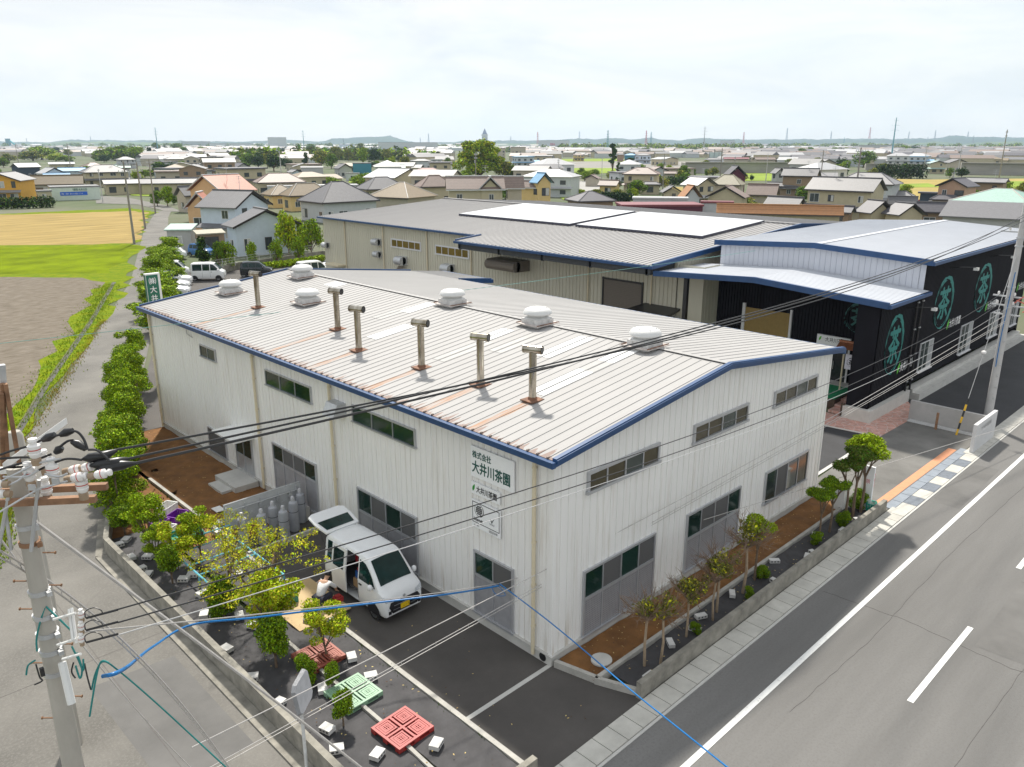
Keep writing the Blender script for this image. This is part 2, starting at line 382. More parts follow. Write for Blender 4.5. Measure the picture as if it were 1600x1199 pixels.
# upper strip windows and lower openings, left side
L_ = MXf(0)
window(fac, L_, 19.98, 21.55, 4.93, 5.46, 2, [GLASSG], fw=.05)
window(fac, L_, 12.05, 15.5, 4.90, 5.52, 3, [GLASSG], fw=.05)
window(fac, L_, 5.85, 9.37, 4.92, 5.50, 3, [GLASSG], fw=.05)
window(fac, L_, 12.1, 15.45, .42, 2.46, 4, [GLASSG, SCREEN, SCREEN, GLASSG], split=1.72, fw=.07, name='sliding_door')
window(fac, L_, 5.94, 9.35, .42, 2.46, 4, [SCREEN, GLASSG, SCREEN, GLASSG], split=1.58, fw=.07, name='sliding_door')
window(fac, L_, 1.47, 3.16, .36, 2.42, 2, [SCREEN, GLASSG], split=1.62, fw=.07, name='sliding_door')
window(fac, L_, 17.35, 18.9, .33, 2.0, 2, [GLASSG], split=1.05, fw=.06, name='sliding_door', panel=ALU)
window(fac, L_, 19.9, 21.7, .38, 1.52, 1, [SCREEN], fw=.05)
w = MB(); w.box(-.9, 17.1, 2.12, -.0, 19.2, 2.2); w.build('door_canopy', WHITE, fac)
B_ = MYf(0)
for a0, a1, z0, z1 in [(1.31, 4.62, 4.9, 5.47), (6.43, 9.75, 4.95, 5.54), (11.55, 14.9, 4.97, 5.52)]:
    window(fac, B_, a0, a1, z0, z1, 4, [GLASSB, GLASSB, GLASS], fw=.09)
window(fac, B_, 1.25, 4.66, .34, 2.46, 4, [GLASSG, SCREEN, GLASSG, SCREEN], split=1.55, fw=.07, name='sliding_door')
window(fac, B_, 6.38, 9.72, .38, 2.46, 4, [GLASSG, SCREEN, SCREEN, GLASSG], split=1.55, fw=.07, name='sliding_door')
window(fac, B_, 11.48, 14.86, 1.16, 2.42, 4, [GLASS, SCREEN, GLASS, GLASSB], fw=.07)
# chimney tees on the roof
for k, c in enumerate(chim):
    z = rz(c.x); x, y = c.x, c.y
    w = MB(); w.cyl((x, y, z+.06), (x, y, z+1.5), .118, n=18); w.cyl((x, y, z+.95), (x, y, z+.99), .126, n=18); w.cyl((x, y, z+1.35), (x, y, z+1.39), .126, n=18)
    p = w.build('chimney_pipe', STEEL, fac, smooth=30)
    # horizontal cap tube, open at its ends
    q = MB(); d = Vector((.36, -.93, 0)); c0 = Vector((x, y, z+1.58)); a, b = c0-d*.30, c0+d*.30
    q.cyl(a, b, .125, n=18, caps=False); q.cyl(a, a+d*.05, .133, n=18, caps=False); q.cyl(b-d*.05, b, .133, n=18, caps=False)
    q.build('cap_tube', STEEL, p, smooth=30)
    q = MB(); q.cyl(a-d*.004, b+d*.004, .110, n=18); q.build('cap_shade_plug', BLACKP, p)  # solid black plug, stands in for the shade inside the tube
    q = MB(); q.box(x-.28, y-.25, z+.01, x+.26, y+.25, z+.045); q.cyl((x, y, z+.04), (x, y, z+.12), .15, .13, n=16)
    q.build('flashing', RUST, p)
    c.z = z
# round ventilators straddling the ridge line
RV = [(357, 462), (470, 437), (478, 478), (706, 480), (840, 512), (1010, 548)]
VWH = mat('ventilator_white', (.62, .62, .61), .5, .06, 3)
for k, q in enumerate(RV):
    c = onroof(*q); c += Vector((.28, .28, 0)); z = rz(c.x); x, y = c.x, c.y
    w = MB(); w.box(x-.44, y-.44, z-.05, x+.44, y+.44, z+.27)
    for s in (-1, 1): w.box(x-.46, y+s*.2-.015, z+.1, x-.44, y+s*.2+.015, z+.24); w.box(x+s*.2-.015, y-.46, z+.1, x+s*.2+.015, y-.44, z+.24)
    p = w.build('roof_ventilator', mat('ventilator_base', (.58, .57, .56), .5, .2, 4), fac)
    w = MB(); w.box(x-.62, y-.62, z+.055, x+.62, y+.62, z+.085); w.build('flashing', mat('flashing_sheet', (.5, .45, .42), .6, .3, 2.5), p)
    w = MB(); w.lathe((x, y, z+.27), [(.48, 0), (.48, .02), (.36, .09), (.36, .16)], 28); w.build('neck', VWH, p, smooth=30)
    w = MB(); w.lathe((x, y, z+.43), [(.3, 0), (.54, .0), (.56, .03), (.55, .08), (.49, .17), (.40, .22), (.2, .245), (.01, .25)], 32)
    for t in range(6): w.cyl((x+.36*math.cos(t*1.047), y+.36*math.sin(t*1.047), z+.62), (x+.36*math.cos(t*1.047), y+.36*math.sin(t*1.047), z+.70), .016, n=6)
    w.build('cap', VWH, p, smooth=40)
    for s in (-1, 1): w = MB(); w.tube([(x-.6, y+s*.55, z+.1), (x+.62, y+s*.55, z+.1)], .02, 5); w.build('bracket', RUST, p)
# translucent roof panels
TR = mat('translucent_panel', (.86, .87, .87), .35, .03); TRG = mat('aged_roof_panel', (.33, .325, .315), .5, .08, 2)
pm = (FY+.42)/round((FY+.42)/.36)
def rp(px, py, nribs, length, m):
    c = onroof(px, py); k = round((c.y+.22)/pm-.5); y0 = -.22+(k+.5)*pm-.03*0
    w = MB(); xs = [(c.x, rz(c.x)), (c.x+length, rz(c.x+length))]
    if xs[1][0] > 7.6: xs[1] = (7.6, rz(7.6))
    for j in range(nribs): 
        slab_x(w, xs, y0+j*pm+.04, y0+(j+1)*pm-.04, .004 if m is TRG else .011, .010 if m is TRG else .015)
    w.build('roof_panel', m, fac)
for a in [(852, 620, 2, 2.3, TR), (590, 532, 2, 1.9, TR), (955, 568, 2, 2.0, TR), (855, 560, 2, 2.4, TR), (905, 590, 2, 2.4, TRG), (525, 450, 3, 1.6, TR),
          (640, 490, 2, 1.5, TR), (690, 565, 2, 2.4, TRG), (595, 500, 2, 2.0, TRG), (752, 535, 2, 1.6, TR), (780, 552, 2, 2.2, TRG)]: rp(*a)
w = MB(); w.box(-.5, 9.85, 4.95, -.0, 10.45, 5.12); w.add([(-.55, 9.8, 4.98), (-.55, 10.5, 4.98), (-.35, 9.8, 5.42), (-.35, 10.5, 5.42), (0, 9.8, 5.42), (0, 10.5, 5.42), (0, 9.8, 4.98), (0, 10.5, 4.98)], [(0, 2, 3, 1), (2, 4, 5, 3), (0, 6, 4, 2), (1, 3, 5, 7), (0, 1, 7, 6)])
w.build('vent_hood', GALV, fac)
w = MB(); w.box(9.95, -.42, .42, 10.5, -.02, 1.0); w.cyl((10.1, -.2, .1), (10.1, -.2, .42), .03); w.cyl((10.25, -.2, .1), (10.25, -.2, .42), .03); w.build('meter_box', WHITE, fac)
w = MB(); w.cyl((-.06, .28, .16), (-.02, .28, .16), .13, n=16); w.build('wall_vent', BLACKP, fac)
w = MB(); w.tube([(-.05, 22.8, 6.2), (-.05, 22.8, 5.72), (-.05, 22.2, 5.62)], .018, 5); w.build('conduit', GALV, fac)

# ---------------------------------------------------------------- signs on the factory wall
INK = mat('dark_green_ink', (.01, .09, .075), .5, .05); BRUSH = mat('black_ink', (.015, .015, .02), .5, .1); LEAFG = mat('leaf_green_ink', (.03, .30, .04), .5, .15)
SIGNW = mat('sign_white', (.86, .87, .88), .35, .02)
YN, ZU = (0, -1, 0), (0, 0, 1)
def leafmark(mb, o, r, u, s, mi):
    r, u, o = Vector(r), Vector(u), Vector(o)+Vector(r).cross(Vector(u))*.005
    L1 = [(0, 0), (-.1, .3), (-.02, .7), (.28, 1.0), (.42, 1.12)]; R1 = [(.42, 1.12), (.44, .8), (.36, .4), (.16, .12)]
    mb.add([o+r*(a*s)+u*(b*s) for a, b in L1+R1[1:]], [tuple(range(len(L1)+3))[::-1]], mi)
t = thing('signboard', 'large white company signboard with green lettering on the factory corner wall', 'signboard', (-.04, 2.3, 4.8))
w = MB(); w.box(-.07, 1.42, 4.80, -.03, 3.2, 5.74); w.build('panel', SIGNW, t)
w = MB(); text_mesh(w, '株式会社', .235, (-.07, 3.13, 5.42), YN, ZU, bold=.005, sx=.85); text_mesh(w, '大井川茶園', .40, (-.07, 3.15, 4.98), YN, ZU, sx=.80, bold=.009)
w.build('lettering', INK, t)
t = thing('signboard', 'narrow white signboard with a green leaf and brushed black lettering below the large one', 'signboard', (-.04, 2.6, 4.26))
w = MB(); w.box(-.07, 2.0, 4.26, -.03, 3.2, 4.63); w.build('panel', SIGNW, t)
w = MB(); text_mesh(w, '大井川茶園', .225, (-.07, 2.98, 4.36), YN, ZU, sx=.78, bold=.004); w.build('lettering', BRUSH, t)
w = MB(); leafmark(w, (-.07, 3.13, 4.34), YN, ZU, .21, 0); w.build('leaf_mark', LEAFG, t)
t = thing('signboard', 'square white certification sign with a black globe and a tick mark, lowest of three signs', 'signboard', (-.04, 2.6, 3.2))
w = MB(); w.box(-.07, 1.98, 3.2, -.03, 3.2, 4.07); w.build('panel', SIGNW, t)
w = MB()
def on(a, z): return (-.074, a, z)
for a, b, c, d in [(3.16, 3.14, 3.36, 4.02), (2.03, 2.01, 3.36, 4.02), (3.14, 2.03, 4.0, 4.02), (3.14, 2.03, 3.36, 3.38)]: w.box(-.074, a, c, -.070, b, d)
gc = (2.87, 3.79)
for k in range(40):
    t0, t1 = k/40*2*PI, (k+1)/40*2*PI; th = .012+.012*(.5+.5*math.sin(t0*1.0+2))
    for rr in ((.185, .185+th),):
        w.add([on(gc[0]-r_*math.cos(q), gc[1]+r_*math.sin(q)) for r_, q in ((rr[0], t0), (rr[1], t0), (rr[1], t1), (rr[0], t1))], [(0, 1, 2, 3)])
for i in range(-2, 3):
    for j in range(-2, 3):
        if abs(i)+abs(j) < 4: w.box(-.073, gc[0]-i*.058-.024, gc[1]+j*.058-.024, -.070, gc[0]-i*.058+.024, gc[1]+j*.058+.024)
w.add([on(2.40, 3.70), on(2.33, 3.56), on(2.18, 3.80), on(2.32, 3.63)], [(0, 3, 2, 1)][:0]+[(0, 1, 3), (1, 2, 3)])
text_mesh(w, 'Intertek', .15, (-.07, 3.1, 3.43), YN, ZU, sx=.8, bold=.003); text_mesh(w, 'UKAS', .085, (-.07, 2.43, 3.5), YN, ZU); text_mesh(w, 'ISO 9001', .06, (-.07, 3.1, 3.26), YN, ZU); text_mesh(w, '認証取得', .09, (-.07, 2.45, 3.25), YN, ZU)
w.build('lettering', BRUSH, t)

# ---------------------------------------------------------------- grey warehouse behind
WX, WY0, WY1 = 29.2, 16.3, 59.0
WWALL = mat('khaki_siding', (.56, .535, .43), .5, .05, .7, stretch=(1, 1, .3)); WROOF = mat('grey_roof_sheet', (.29, .282, .28), .65, .04, .7, stretch=(.2, 1, 1))
WR = [(28.85, 7.02), (45.2, 8.02), (61, 7.0)]
wh = thing('warehouse', 'long khaki metal warehouse with a broad grey ribbed roof and dark blue eaves', 'warehouse', (45, 37, 0))
w = MB(); ribbed(w, MXf(WX), WY0, WY1, .2, 7.0, .33, .06, .04); w.quad((WX, WY1, 0), (60.5, WY1, 0), (60.5, WY1, 7), (WX, WY1, 7))
wz = lerp_z(WR)
ribbed(w, MYf(WY0), WX, 60.5, .2, lambda a: wz(a)-.05, .33, .06, .04); w.quad((60.5, WY0, 0), (60.5, WY1, 0), (60.5, WY1, 7), (60.5, WY0, 7)); w.box(WX, WY0, 0, WX+.3, WY1, .2)
w.build('wall', WWALL, wh)
w = MB(); ribroof(w, WR, WY0-.15, WY1+.2, .42, .03, .035)
CN = [(26.2, 6.82), (28.85, 7.02)]
ribroof(w, CN, WY0-.15, 34.7, .42, .03, .035)
rf = w.build('roof', WROOF, wh)
w = MB(); w.box(45.0, WY0-.1, 8.095, 45.4, WY1+.1, 8.125); w.build('ridge_cap', WROOF, rf)
w = MB(); w.box(28.68, 34.8, 6.84, 28.85, WY1+.3, 7.0); slab_x(w, [(28.85, 7.02), (29.2, 7.04)], 34.7, WY1+.2, -.03, -.02); slab_x(w, WR, WY0-.32, WY0-.15, -.2, .12); slab_x(w, CN, WY0-.32, WY0-.15, -.2, .12); slab_x(w, CN, 34.7, 34.84, -.2, .1)
w.box(26.02, WY0-.32, 6.62, 26.2, 34.84, 6.80); w.build('gutter', BLUE, wh)
w = MB(); slab_x(w, CN, WY0-.1, 34.6, -.10, -.03)
w.box(26.3, WY0, 6.2, 26.45, 34.6, 6.62)
for y in (16.6, 21.2, 25.6, 30.0, 34.4): w.box(26.3, y-.09, 6.15, WX, y+.09, 6.7)
w.build('canopy_frame', mat('dark_frame_paint', (.045, .05, .055), .6, .2), wh)
for y in (55.0, 48.6, 42.1, 36.3, 23.7, 18.2):
    w = MB(); w.cyl((WX-.1, y, .1), (WX-.1, y, 6.8), .06, n=8); w.build('downpipe', PIPE, wh)
W_ = MXf(WX)
WG = mat('amber_pane', (.16, .11, .02), .2, .3, .6, spec=.5)
window(wh, W_, 43.0, 47.4, 5.05, 5.75, 5, [WG], frame=ALUW, fw=.12); window(wh, W_, 36.6, 41.0, 5.0, 5.72, 5, [WG], frame=ALUW, fw=.12)
for y, z, s in [(58.4, 4.17, .35), (49.4, 5.24, .4), (49.4, 4.1, .36), (45.6, 3.9, .5), (39.0, 3.9, .5)]:
    w = MB(); c = (WX-s*.9, y-s, z-s*.8)
    w.lathe((WX-s*.1, y, z), [(s*1.0, 0), (s*1.0, .01)], 4); w.cyl((WX-s*1.0, y-s, z), (WX-s*1.0, y+s, z), s*.75, n=14); w.box(WX-s, y-s, z-s*.8, WX, y+s, z+s*.74); w.build('vent_hood', GALV, wh, smooth=35)
w = MB(); 
for s in (0, .3): w.add([(WX-.3, 45.3+s, 3.4), (WX-.6, 46.4+s, 2.3), (WX-.6, 46.8+s, 2.3), (WX-.3, 45.7+s, 3.4)], [(0, 1, 2, 3), (3, 2, 1, 0)])
w.build('hood_duct', mat('stained_duct', (.3, .24, .18), .5, .3), wh)
w = MB(); w.mbox(W_, 55.3, 57.7, 2.35, 2.5, 0, .9); w.build('door_canopy', PIPE, wh)
SHUT = mat('brown_shutter', (.16, .135, .11), .5, .08)
w = MB(); w.mbox(W_, 19.0, 22.3, .1, 4.95, 0, .02)
for k in range(40): w.mbox(W_, 19.05, 22.25, .12+k*.12, .20+k*.12, .02, .045)
w.build('roller_shutter', SHUT, wh)
w = MB(); w.mbox(W_, 22.3, 22.42, .1, 5.1, 0, .08); w.mbox(W_, 18.88, 19.0, .1, 5.1, 0, .08); w.mbox(W_, 18.88, 22.42, 4.95, 5.07, .001, .09); w.build('shutter_frame', BLACKP, wh)
w = MB(); w.add([W_(19.0, 3.52, 1.9), W_(15.6, 3.52, 1.9), W_(15.9, 3.75, 0), W_(18.7, 3.75, 0), W_(19.0, 3.38, 1.9), W_(15.6, 3.38, 1.9), W_(15.9, 3.6, 0), W_(18.7, 3.6, 0)], [(0, 3, 2, 1), (4, 5, 6, 7), (0, 1, 5, 4), (1, 2, 6, 5), (3, 0, 4, 7)]); w.build('door_awning', BLACKP, wh)
# big oval duct hood under the canopy
w = MB(); w.box(WX-1.4, 29.6, 4.7, WX-.02, 32.8, 5.5); w.cyl((WX-1.4, 29.6, 5.1), (WX-1.4, 32.8, 5.1), .4, n=12); w.build('duct_hood', SHUT, wh)
# solar arrays
for y0, y1, lab in [(31.6, 45.6, 'farther'), (18.9, 30.9, 'nearer')]:
    t = thing('solar_array', f'bright solar array on dark rails, the {lab} of two on the grey roof', 'solar array', (40, (y0+y1)/2, 7.8), group='solar arrays on the warehouse roof')
    X0, X1 = 35.9, 44.7; z0, z1 = wz(X0)+.22, wz(X1)+.22; n = 7; m = round((y1-y0)/1.0)
    w = MB()
    for i in range(n):
        for j in range(m):
            xa, xb = X0+(X1-X0)*i/n+.01, X0+(X1-X0)*(i+1)/n-.01; ya, yb = y0+(y1-y0)*j/m+.01, y0+(y1-y0)*(j+1)/m-.01
            za, zb = z0+(z1-z0)*(xa-X0)/(X1-X0), z0+(z1-z0)*(xb-X0)/(X1-X0)
            w.add([(xa, ya, za), (xb, ya, zb), (xb, yb, zb), (xa, yb, za)], [(0, 1, 2, 3)])
    w.build('panel', SOLAR, t)
    w = MB(); slab_x(w, [(X0, z0), (X1, z1)], y0, y0+.04, -.14, -.01); slab_x(w, [(X0, z0), (X1, z1)], y1-.04, y1, -.14, -.01); w.box(X0-.02, y0, z0-.16, X0+.03, y1, z0-.01); w.box(X1-.03, y0, z1-.14, X1+.02, y1, z1-.01)
    for j in range(m+1):
        y = y0+(y1-y0)*j/m
        w.box(X0-.04, y-.05, z0-.2, X0+.1, y+.05, z0-.02)
    w.build('rail', mat('dark_rail', (.06, .06, .09), .5, .2), t)

# ---------------------------------------------------------------- black building with the white roofs
BW = mat('black_siding', (.009, .0085, .012), .75, .25, 1.5, spec=.15, stretch=(1, 1, .2)); BR = mat('white_roof_sheet', (.50, .52, .56), .6, .04, .6); BWH = mat('white_siding', (.60, .62, .68), .45, .04, .8)
BX0, BX1, BY0, BY1 = 32.0, 53.5, 2.2, 14.9
bl = thing('shop_building', 'black ribbed metal shop building with white roofs and turquoise emblems on its street wall', 'shop building', (42, 8, 0))
BRZ = [(1.85, 7.97), (8.5, 8.32), (15.2, 7.95)]; bz = lerp_z(BRZ)
w = MB(); ribbed(w, MYf(BY0+.2), BX0, BX1, .9, 7.95, .2, .05, .03); ribbed(w, MXf(BX0), BY0+.2, BY0+.35, .9, 7.95, .2)
w.quad((BX1, BY0+.2, 0), (BX1, BY1, 0), (BX1, BY1, 7.9), (BX1, BY0+.2, 7.9)); w.quad((BX0+.3, BY1, 0), (BX1, BY1, 0), (BX1, BY1, 7.9), (BX0+.3, BY1, 7.9))
# low shop front: wing wall, recessed front
LX = 26.8
w.box(LX, 2.4, .68, LX+.14, 3.55, 6.3); ribbed(w, MYf(2.40), LX, 31.9, .68, 6.33, .2, .05, .03); w.quad((LX+.12, 3.55, .6), (31, 3.55, .6), (31, 3.55, 6.3), (LX+.12, 3.55, 6.3))
ribbed(w, MXf(31.0), 3.5, 14.3, .6, lambda a: 6.36+(a-1.9)*.0595-.13 if a < 9.3 else 6.80-(a-9.3)*.0584-.13, .2, .06, .04)
w.build('wall', BW, bl)
w = MB(); ribbed(w, MXf(BX0-.02), 2.25, BY1, 6.3, lambda a: bz(a)-.1, .33, .05, .03); w.build('gable_wall', BWH, bl)
w = MB(); w.quad((31.0, 14.3, .2), (29.25, 14.3, .2), (29.25, 14.3, 6.6), (31.0, 14.3, 6.6)); w.quad((29.22, 16.2, 3.0), (29.22, 14.3, 3.0), (29.22, 14.3, 6.6), (29.22, 16.2, 6.6))
ribbed(w, MYf(14.29), 29.2, 31.0, .2, 6.6, .33); w.build('side_wall', WWALL, bl)
w = MB(); ribroof(w, [(a, b) for a, b in BRZ], BX0-.25, BX1+.3, .33, .02, .022, horiz='y')
rf = w.build('roof', BR, bl)
w = MB(); w.box(BX0-.2, 8.3, 8.335, BX1+.25, 8.7, 8.352); w.build('ridge_cap', BR, rf)
w = MB(); slab_y(w, BRZ, BX0-.42, BX0-.25, -.22, .1); w.box(BX0-.4, 1.72, 7.76, BX1+.35, 1.85, 7.93); w.build('gutter', BLUE, bl)
LRZ = [(1.9, 6.36), (9.3, 6.80), (16.15, 6.40)]
w = MB(); ribroof(w, LRZ, 26.55, 31.95, .33, .02, .022, horiz='y'); w.build('lower_roof', BR, bl)
w = MB(); slab_y(w, LRZ, 26.36, 26.55, -.24, .08); w.box(26.4, 1.76, 6.14, 32.0, 1.9, 6.32); w.build('lower_gutter', BLUE, bl)
w = MB(); slab_y(w, LRZ, 26.6, 31.0, -.16, -.10); w.build('soffit', BLACKP, bl)
w = MB(); w.box(26.85, 13.95, .1, 27.1, 14.2, 6.4); w.box(26.85, 14.0, 6.15, 31, 14.15, 6.4); w.build('canopy_post', BLACKP, bl)
BLK = mat('pale_block', (.55, .535, .50), .8, .08, 3)
w = MB(); w.box(LX-.25, 2.15, 0, LX+.4, 3.6, .66); w.box(LX+.4, 2.15, 0, 32.0, 2.55, .66); w.build('plinth', BLK, bl)
w = MB(); w.box(32.4, 2.15, 0, BX1, 2.6, .62); w.box(32.4, 1.75, 0, BX1, 2.15, .42); w.build('ledge', CONCL, bl)
# street windows
BM = MYf(2.40)
for a0, a1, z0, z1 in [(33.3, 35.3, 1.42, 3.1), (40.2, 42.4, 1.2, 3.05), (46.0, 48.0, 1.3, 3.05), (51.0, 52.6, 1.35, 3.0)]:
    wn = window(bl, BM, a0, a1, z0, z1, 3, [GLASS, GLASS, mat('curtain', (.35, .36, .36), .8, .1)], frame=ALUW, fw=.04)
    g = MB(); g.mbox(BM, a0-.06, a1+.06, z0-.08, z0-.03, .06, .16)
    g.build('sill', ALUW, wn)
# flood lamps
for a, z in [(30.2, 5.6), (36.3, 7.1), (43.6, 7.1)]:
    w = MB(); w.tube([(a, 2.35, z), (a, 1.9, z+.1), (a+.9, 1.3, z+.05)], .025, 5); q = w.build('flood_lamp', BLACKP, bl); g = MB(); g.box(a+.82, 1.15, z-.12, a+1.05, 1.4, z+.04); g.build('lamp_head', WHITE, q)
for a, y in [(31.6, 2.3), (32.3, 2.3)]:
    w = MB(); w.cyl((a, y, .3), (a, y, 6.2), .06, n=8); q = w.build('downpipe', BLACKP, bl); g = MB()
    for z in (1.2, 2.7, 4.2, 5.7): g.box(a-.08, y-.09, z, a+.08, y-.02, z+.06)
    g.build('bracket', GALV, q)
# emblems and lettering on the walls
TEAL = mat('turquoise_ink', (.014, .21, .19), .55, .2, 3); TEALD = mat('muted_turquoise_ink', (.02, .13, .12), .55, .2, 3)
def emblem(mb, c, r, u, rx, ry, seed=1):
    c, r, u = Vector(c), Vector(r), Vector(u); nn = r.cross(u)*.008; rg = random.Random(seed); n = 90
    for lay, (ro, th0) in enumerate([(1.0, .07), (.90, .03)]):
        for k in range(n):
            t0, t1 = 2*PI*k/n, 2*PI*(k+1)/n
            if lay and (k % 23 > 15): continue
            def th(t): return th0*(.65+.5*math.sin(t*1.0+1)+.25*math.sin(7*t)+.18*math.sin(17*t+2))
            a0, a1 = th(t0), th(t1)
            pts = [((ro-a0)*math.cos(t0), (ro-a0)*math.sin(t0)), ((ro+a0)*math.cos(t0), (ro+a0)*math.sin(t0)), ((ro+a1)*math.cos(t1), (ro+a1)*math.sin(t1)), ((ro-a1)*math.cos(t1), (ro-a1)*math.sin(t1))]
            mb.add([c+nn+r*(x*rx)+u*(y*ry) for x, y in pts], [(0, 1, 2, 3)])
    for ang, s in [(3.4, .34), (3.65, .26), (3.15, .24), (.1, .25), (.35, .2)]:      # sprig leaves on the ring
        e = Vector((math.cos(ang), math.sin(ang))); d = Vector((math.cos(ang+1.2), math.sin(ang+1.2))) if ang > 1 else Vector((math.cos(ang-2.2), math.sin(ang-2.2)))
        q = Vector((-d.y, d.x)); P = [e, e+d*s*.5+q*s*.22, e+d*s, e+d*s*.5-q*s*.22]
        mb.add([c+nn*1.2+r*(p.x*rx)+u*(p.y*ry) for p in P], [(0, 1, 2, 3), (3, 2, 1, 0)])
    text_mesh(mb, '茶', ry*1.35, c-r*(rx*.66)-u*(ry*.50), r, u, sx=rx/ry*.98, bold=.030*ry, lift=.01)
XP = (1, 0, 0)
for i, (cx, cz, rx, ry) in enumerate([(29.25, 3.72, 1.15, 1.58), (36.2, 5.05, 1.45, 1.5), (43.4, 5.05, 1.5, 1.52)]):
    g = MB(); emblem(g, (cx, 2.40, cz), XP, ZU, rx, ry, i); g.build('emblem', TEAL, bl)
g = MB(); emblem(g, (31.0, 5.05, 4.5), YN, ZU, .85, .85, 5); g.build('emblem', TEALD, bl)
WINK = mat('white_ink', (.75, .75, .75), .5, .03)
LEAFB = mat('bright_leaf_ink', (.10, .50, .03), .5, .1)
for cx, cz in [(30.6, 2.0), (37.75, 3.35), (45.0, 3.42), (51.9, 3.9)]:
    g = MB(); text_mesh(g, '大井川茶園', .56, (cx, 2.40, cz), XP, ZU, sx=.72, bold=.012, lift=.01); q = g.build('lettering', WINK, bl)
    g = MB(); leafmark(g, (cx-.32, 2.395, cz-.12), XP, ZU, .6, 0); g.build('leaf_mark', LEAFB, q)
# shop entrance
E_ = MXf(31.0)
w = MB(); w.mbox(E_, 5.4, 7.3, .62, 2.62, .0, .06); q = w.build('entrance_door', mat('dark_door_glass', (.03, .033, .035), .1, .3), bl)
w = MB()
for a in (5.4, 6.45, 7.25): w.mbox(E_, a-.05, a+.05, .6, 2.66, .06, .12)
w.mbox(E_, 5.4, 7.3, 2.58, 2.66, .06, .121); w.build('frame', ALUW, q)
w = MB(); w.mbox(E_, 6.2, 6.23, 1.3, 1.8, .12, .16); w.build('handle', ALU, q)
w = MB(); w.mbox(E_, 9.2, 12.2, .6, 4.15, .0, .05); q = w.build('brown_door', mat('brown_panel', (.30, .20, .06), .6, .1), bl)
w = MB(); w.mbox(E_, 9.06, 9.2, .6, 4.4, .0, .12); w.mbox(E_, 12.2, 12.4, .6, 4.4, .0, .12); w.build('frame', ALUW, q)
t = thing('signboard', 'white entrance signboard with a green leaf above the glass shop door', 'signboard', (30.9, 6.2, 2.7))
w = MB(); w.mbox(E_, 5.35, 7.35, 2.68, 3.25, .02, .16); w.build('panel', SIGNW, t)
w = MB(); text_mesh(w, '大井川茶園', .30, (30.84, 6.85, 2.9), YN, ZU, sx=.85, lift=.006); text_mesh(w, 'SHOP', .08, (30.84, 5.8, 2.76), YN, ZU, lift=.006); w.build('lettering', BRUSH, t)
w = MB(); leafmark(w, (30.838, 7.2, 2.88), YN, ZU, .26, 0); w.build('leaf_mark', LEAFB, t)
t = thing('notice_board', 'white post sign with a round emblem under a tiny tiled roof', 'notice board', (29.4, 4.6, .6))
w = MB(); w.cyl((29.4, 5.05, .6), (29.4, 5.05, 3.1), .05); w.cyl((29.4, 4.1, .6), (29.4, 4.1, 3.1), .05); w.build('post', PIPE, t)
w = MB(); w.box(29.3, 4.2, 1.9, 29.36, 4.9, 2.75); w.build('panel', mat('lilac_white', (.66, .66, .74), .5), t)
w = MB(); emblem(w, (29.3, 4.55, 2.32), YN, ZU, .22, .25, 9); w.build('emblem', BRUSH, t)
w = MB()
for s in (-1, 1): w.add([(29.35, 3.8, 3.45), (29.35, 5.3, 3.45), (29.35+s*.5, 5.35, 3.1), (29.35+s*.5, 3.75, 3.1)], [(0, 1, 2, 3), (3, 2, 1, 0)])
w.box(29.25, 3.78, 3.4, 29.45, 5.33, 3.5); w.build('roof', mat('terracotta_tile', (.40, .16, .08), .7, .3, 8), t)
w = MB(); text_mesh(w, '株式会社 大井川茶園', .26, (29.13, 17.9, 2.98), YN, ZU, sx=.7)
t = thing('signboard', 'narrow pale nameplate on the khaki wall under the black door awning', 'signboard', (29.15, 17, 2.9)); w.build('lettering', BRUSH, t)
w = MB(); w.box(29.135, 15.9, 2.9, 29.19, 18.0, 3.25); w.build('panel', mat('nameplate_grey', (.45, .46, .44), .5), t)
# porch: green mat on a platform, stone steps
PINK = mat('pink_paving', (.50, .28, .23), .85, .3, 2.5, bump=.2)
def _joint(t, P, nn):
    v = t.nodes.new('ShaderNodeTexVoronoi'); v.feature = 'DISTANCE_TO_EDGE'; v.inputs['Scale'].default_value = 2.6; tcn = t.nodes.new('ShaderNodeTexCoord'); t.links.new(tcn.outputs['Object'], v.inputs['Vector']); return mathn(t, 'LESS_THAN', v.outputs['Distance'], .045)
overlay(PINK, (.55, .48, .44), _joint, .6)
t = thing('shop_porch', 'raised shop porch with green matting and pink stone steps', 'porch', (29, 6, 0))
w = MB(); w.box(27.6, 4.5, 0, 31, 13.9, .56); w.build('platform', mat('dark_brown_wood', (.07, .045, .03), .7, .3), t)
w = MB(); w.box(27.55, 4.5, .56, 30.1, 13.8, .60); w.build('mat', mat('green_matting', (.01, .22, .09), .8, .1, 8), t)
w = MB(); w.box(30.1, 4.5, .56, 31, 13.8, .62); w.build('tiles', CONCL, t)
for k in range(4):
    w = MB(); w.box(26.9+k*.75, 3.6, 0, 27.6+k*.78, 4.5, .14*(k+1)); w.build('step', PINK, t)
w = MB(); w.box(26.6, 3.55, 0, 26.75, 3.72, .75); w.build('post', mat('dark_brown_wood', (.07, .045, .03)), t)
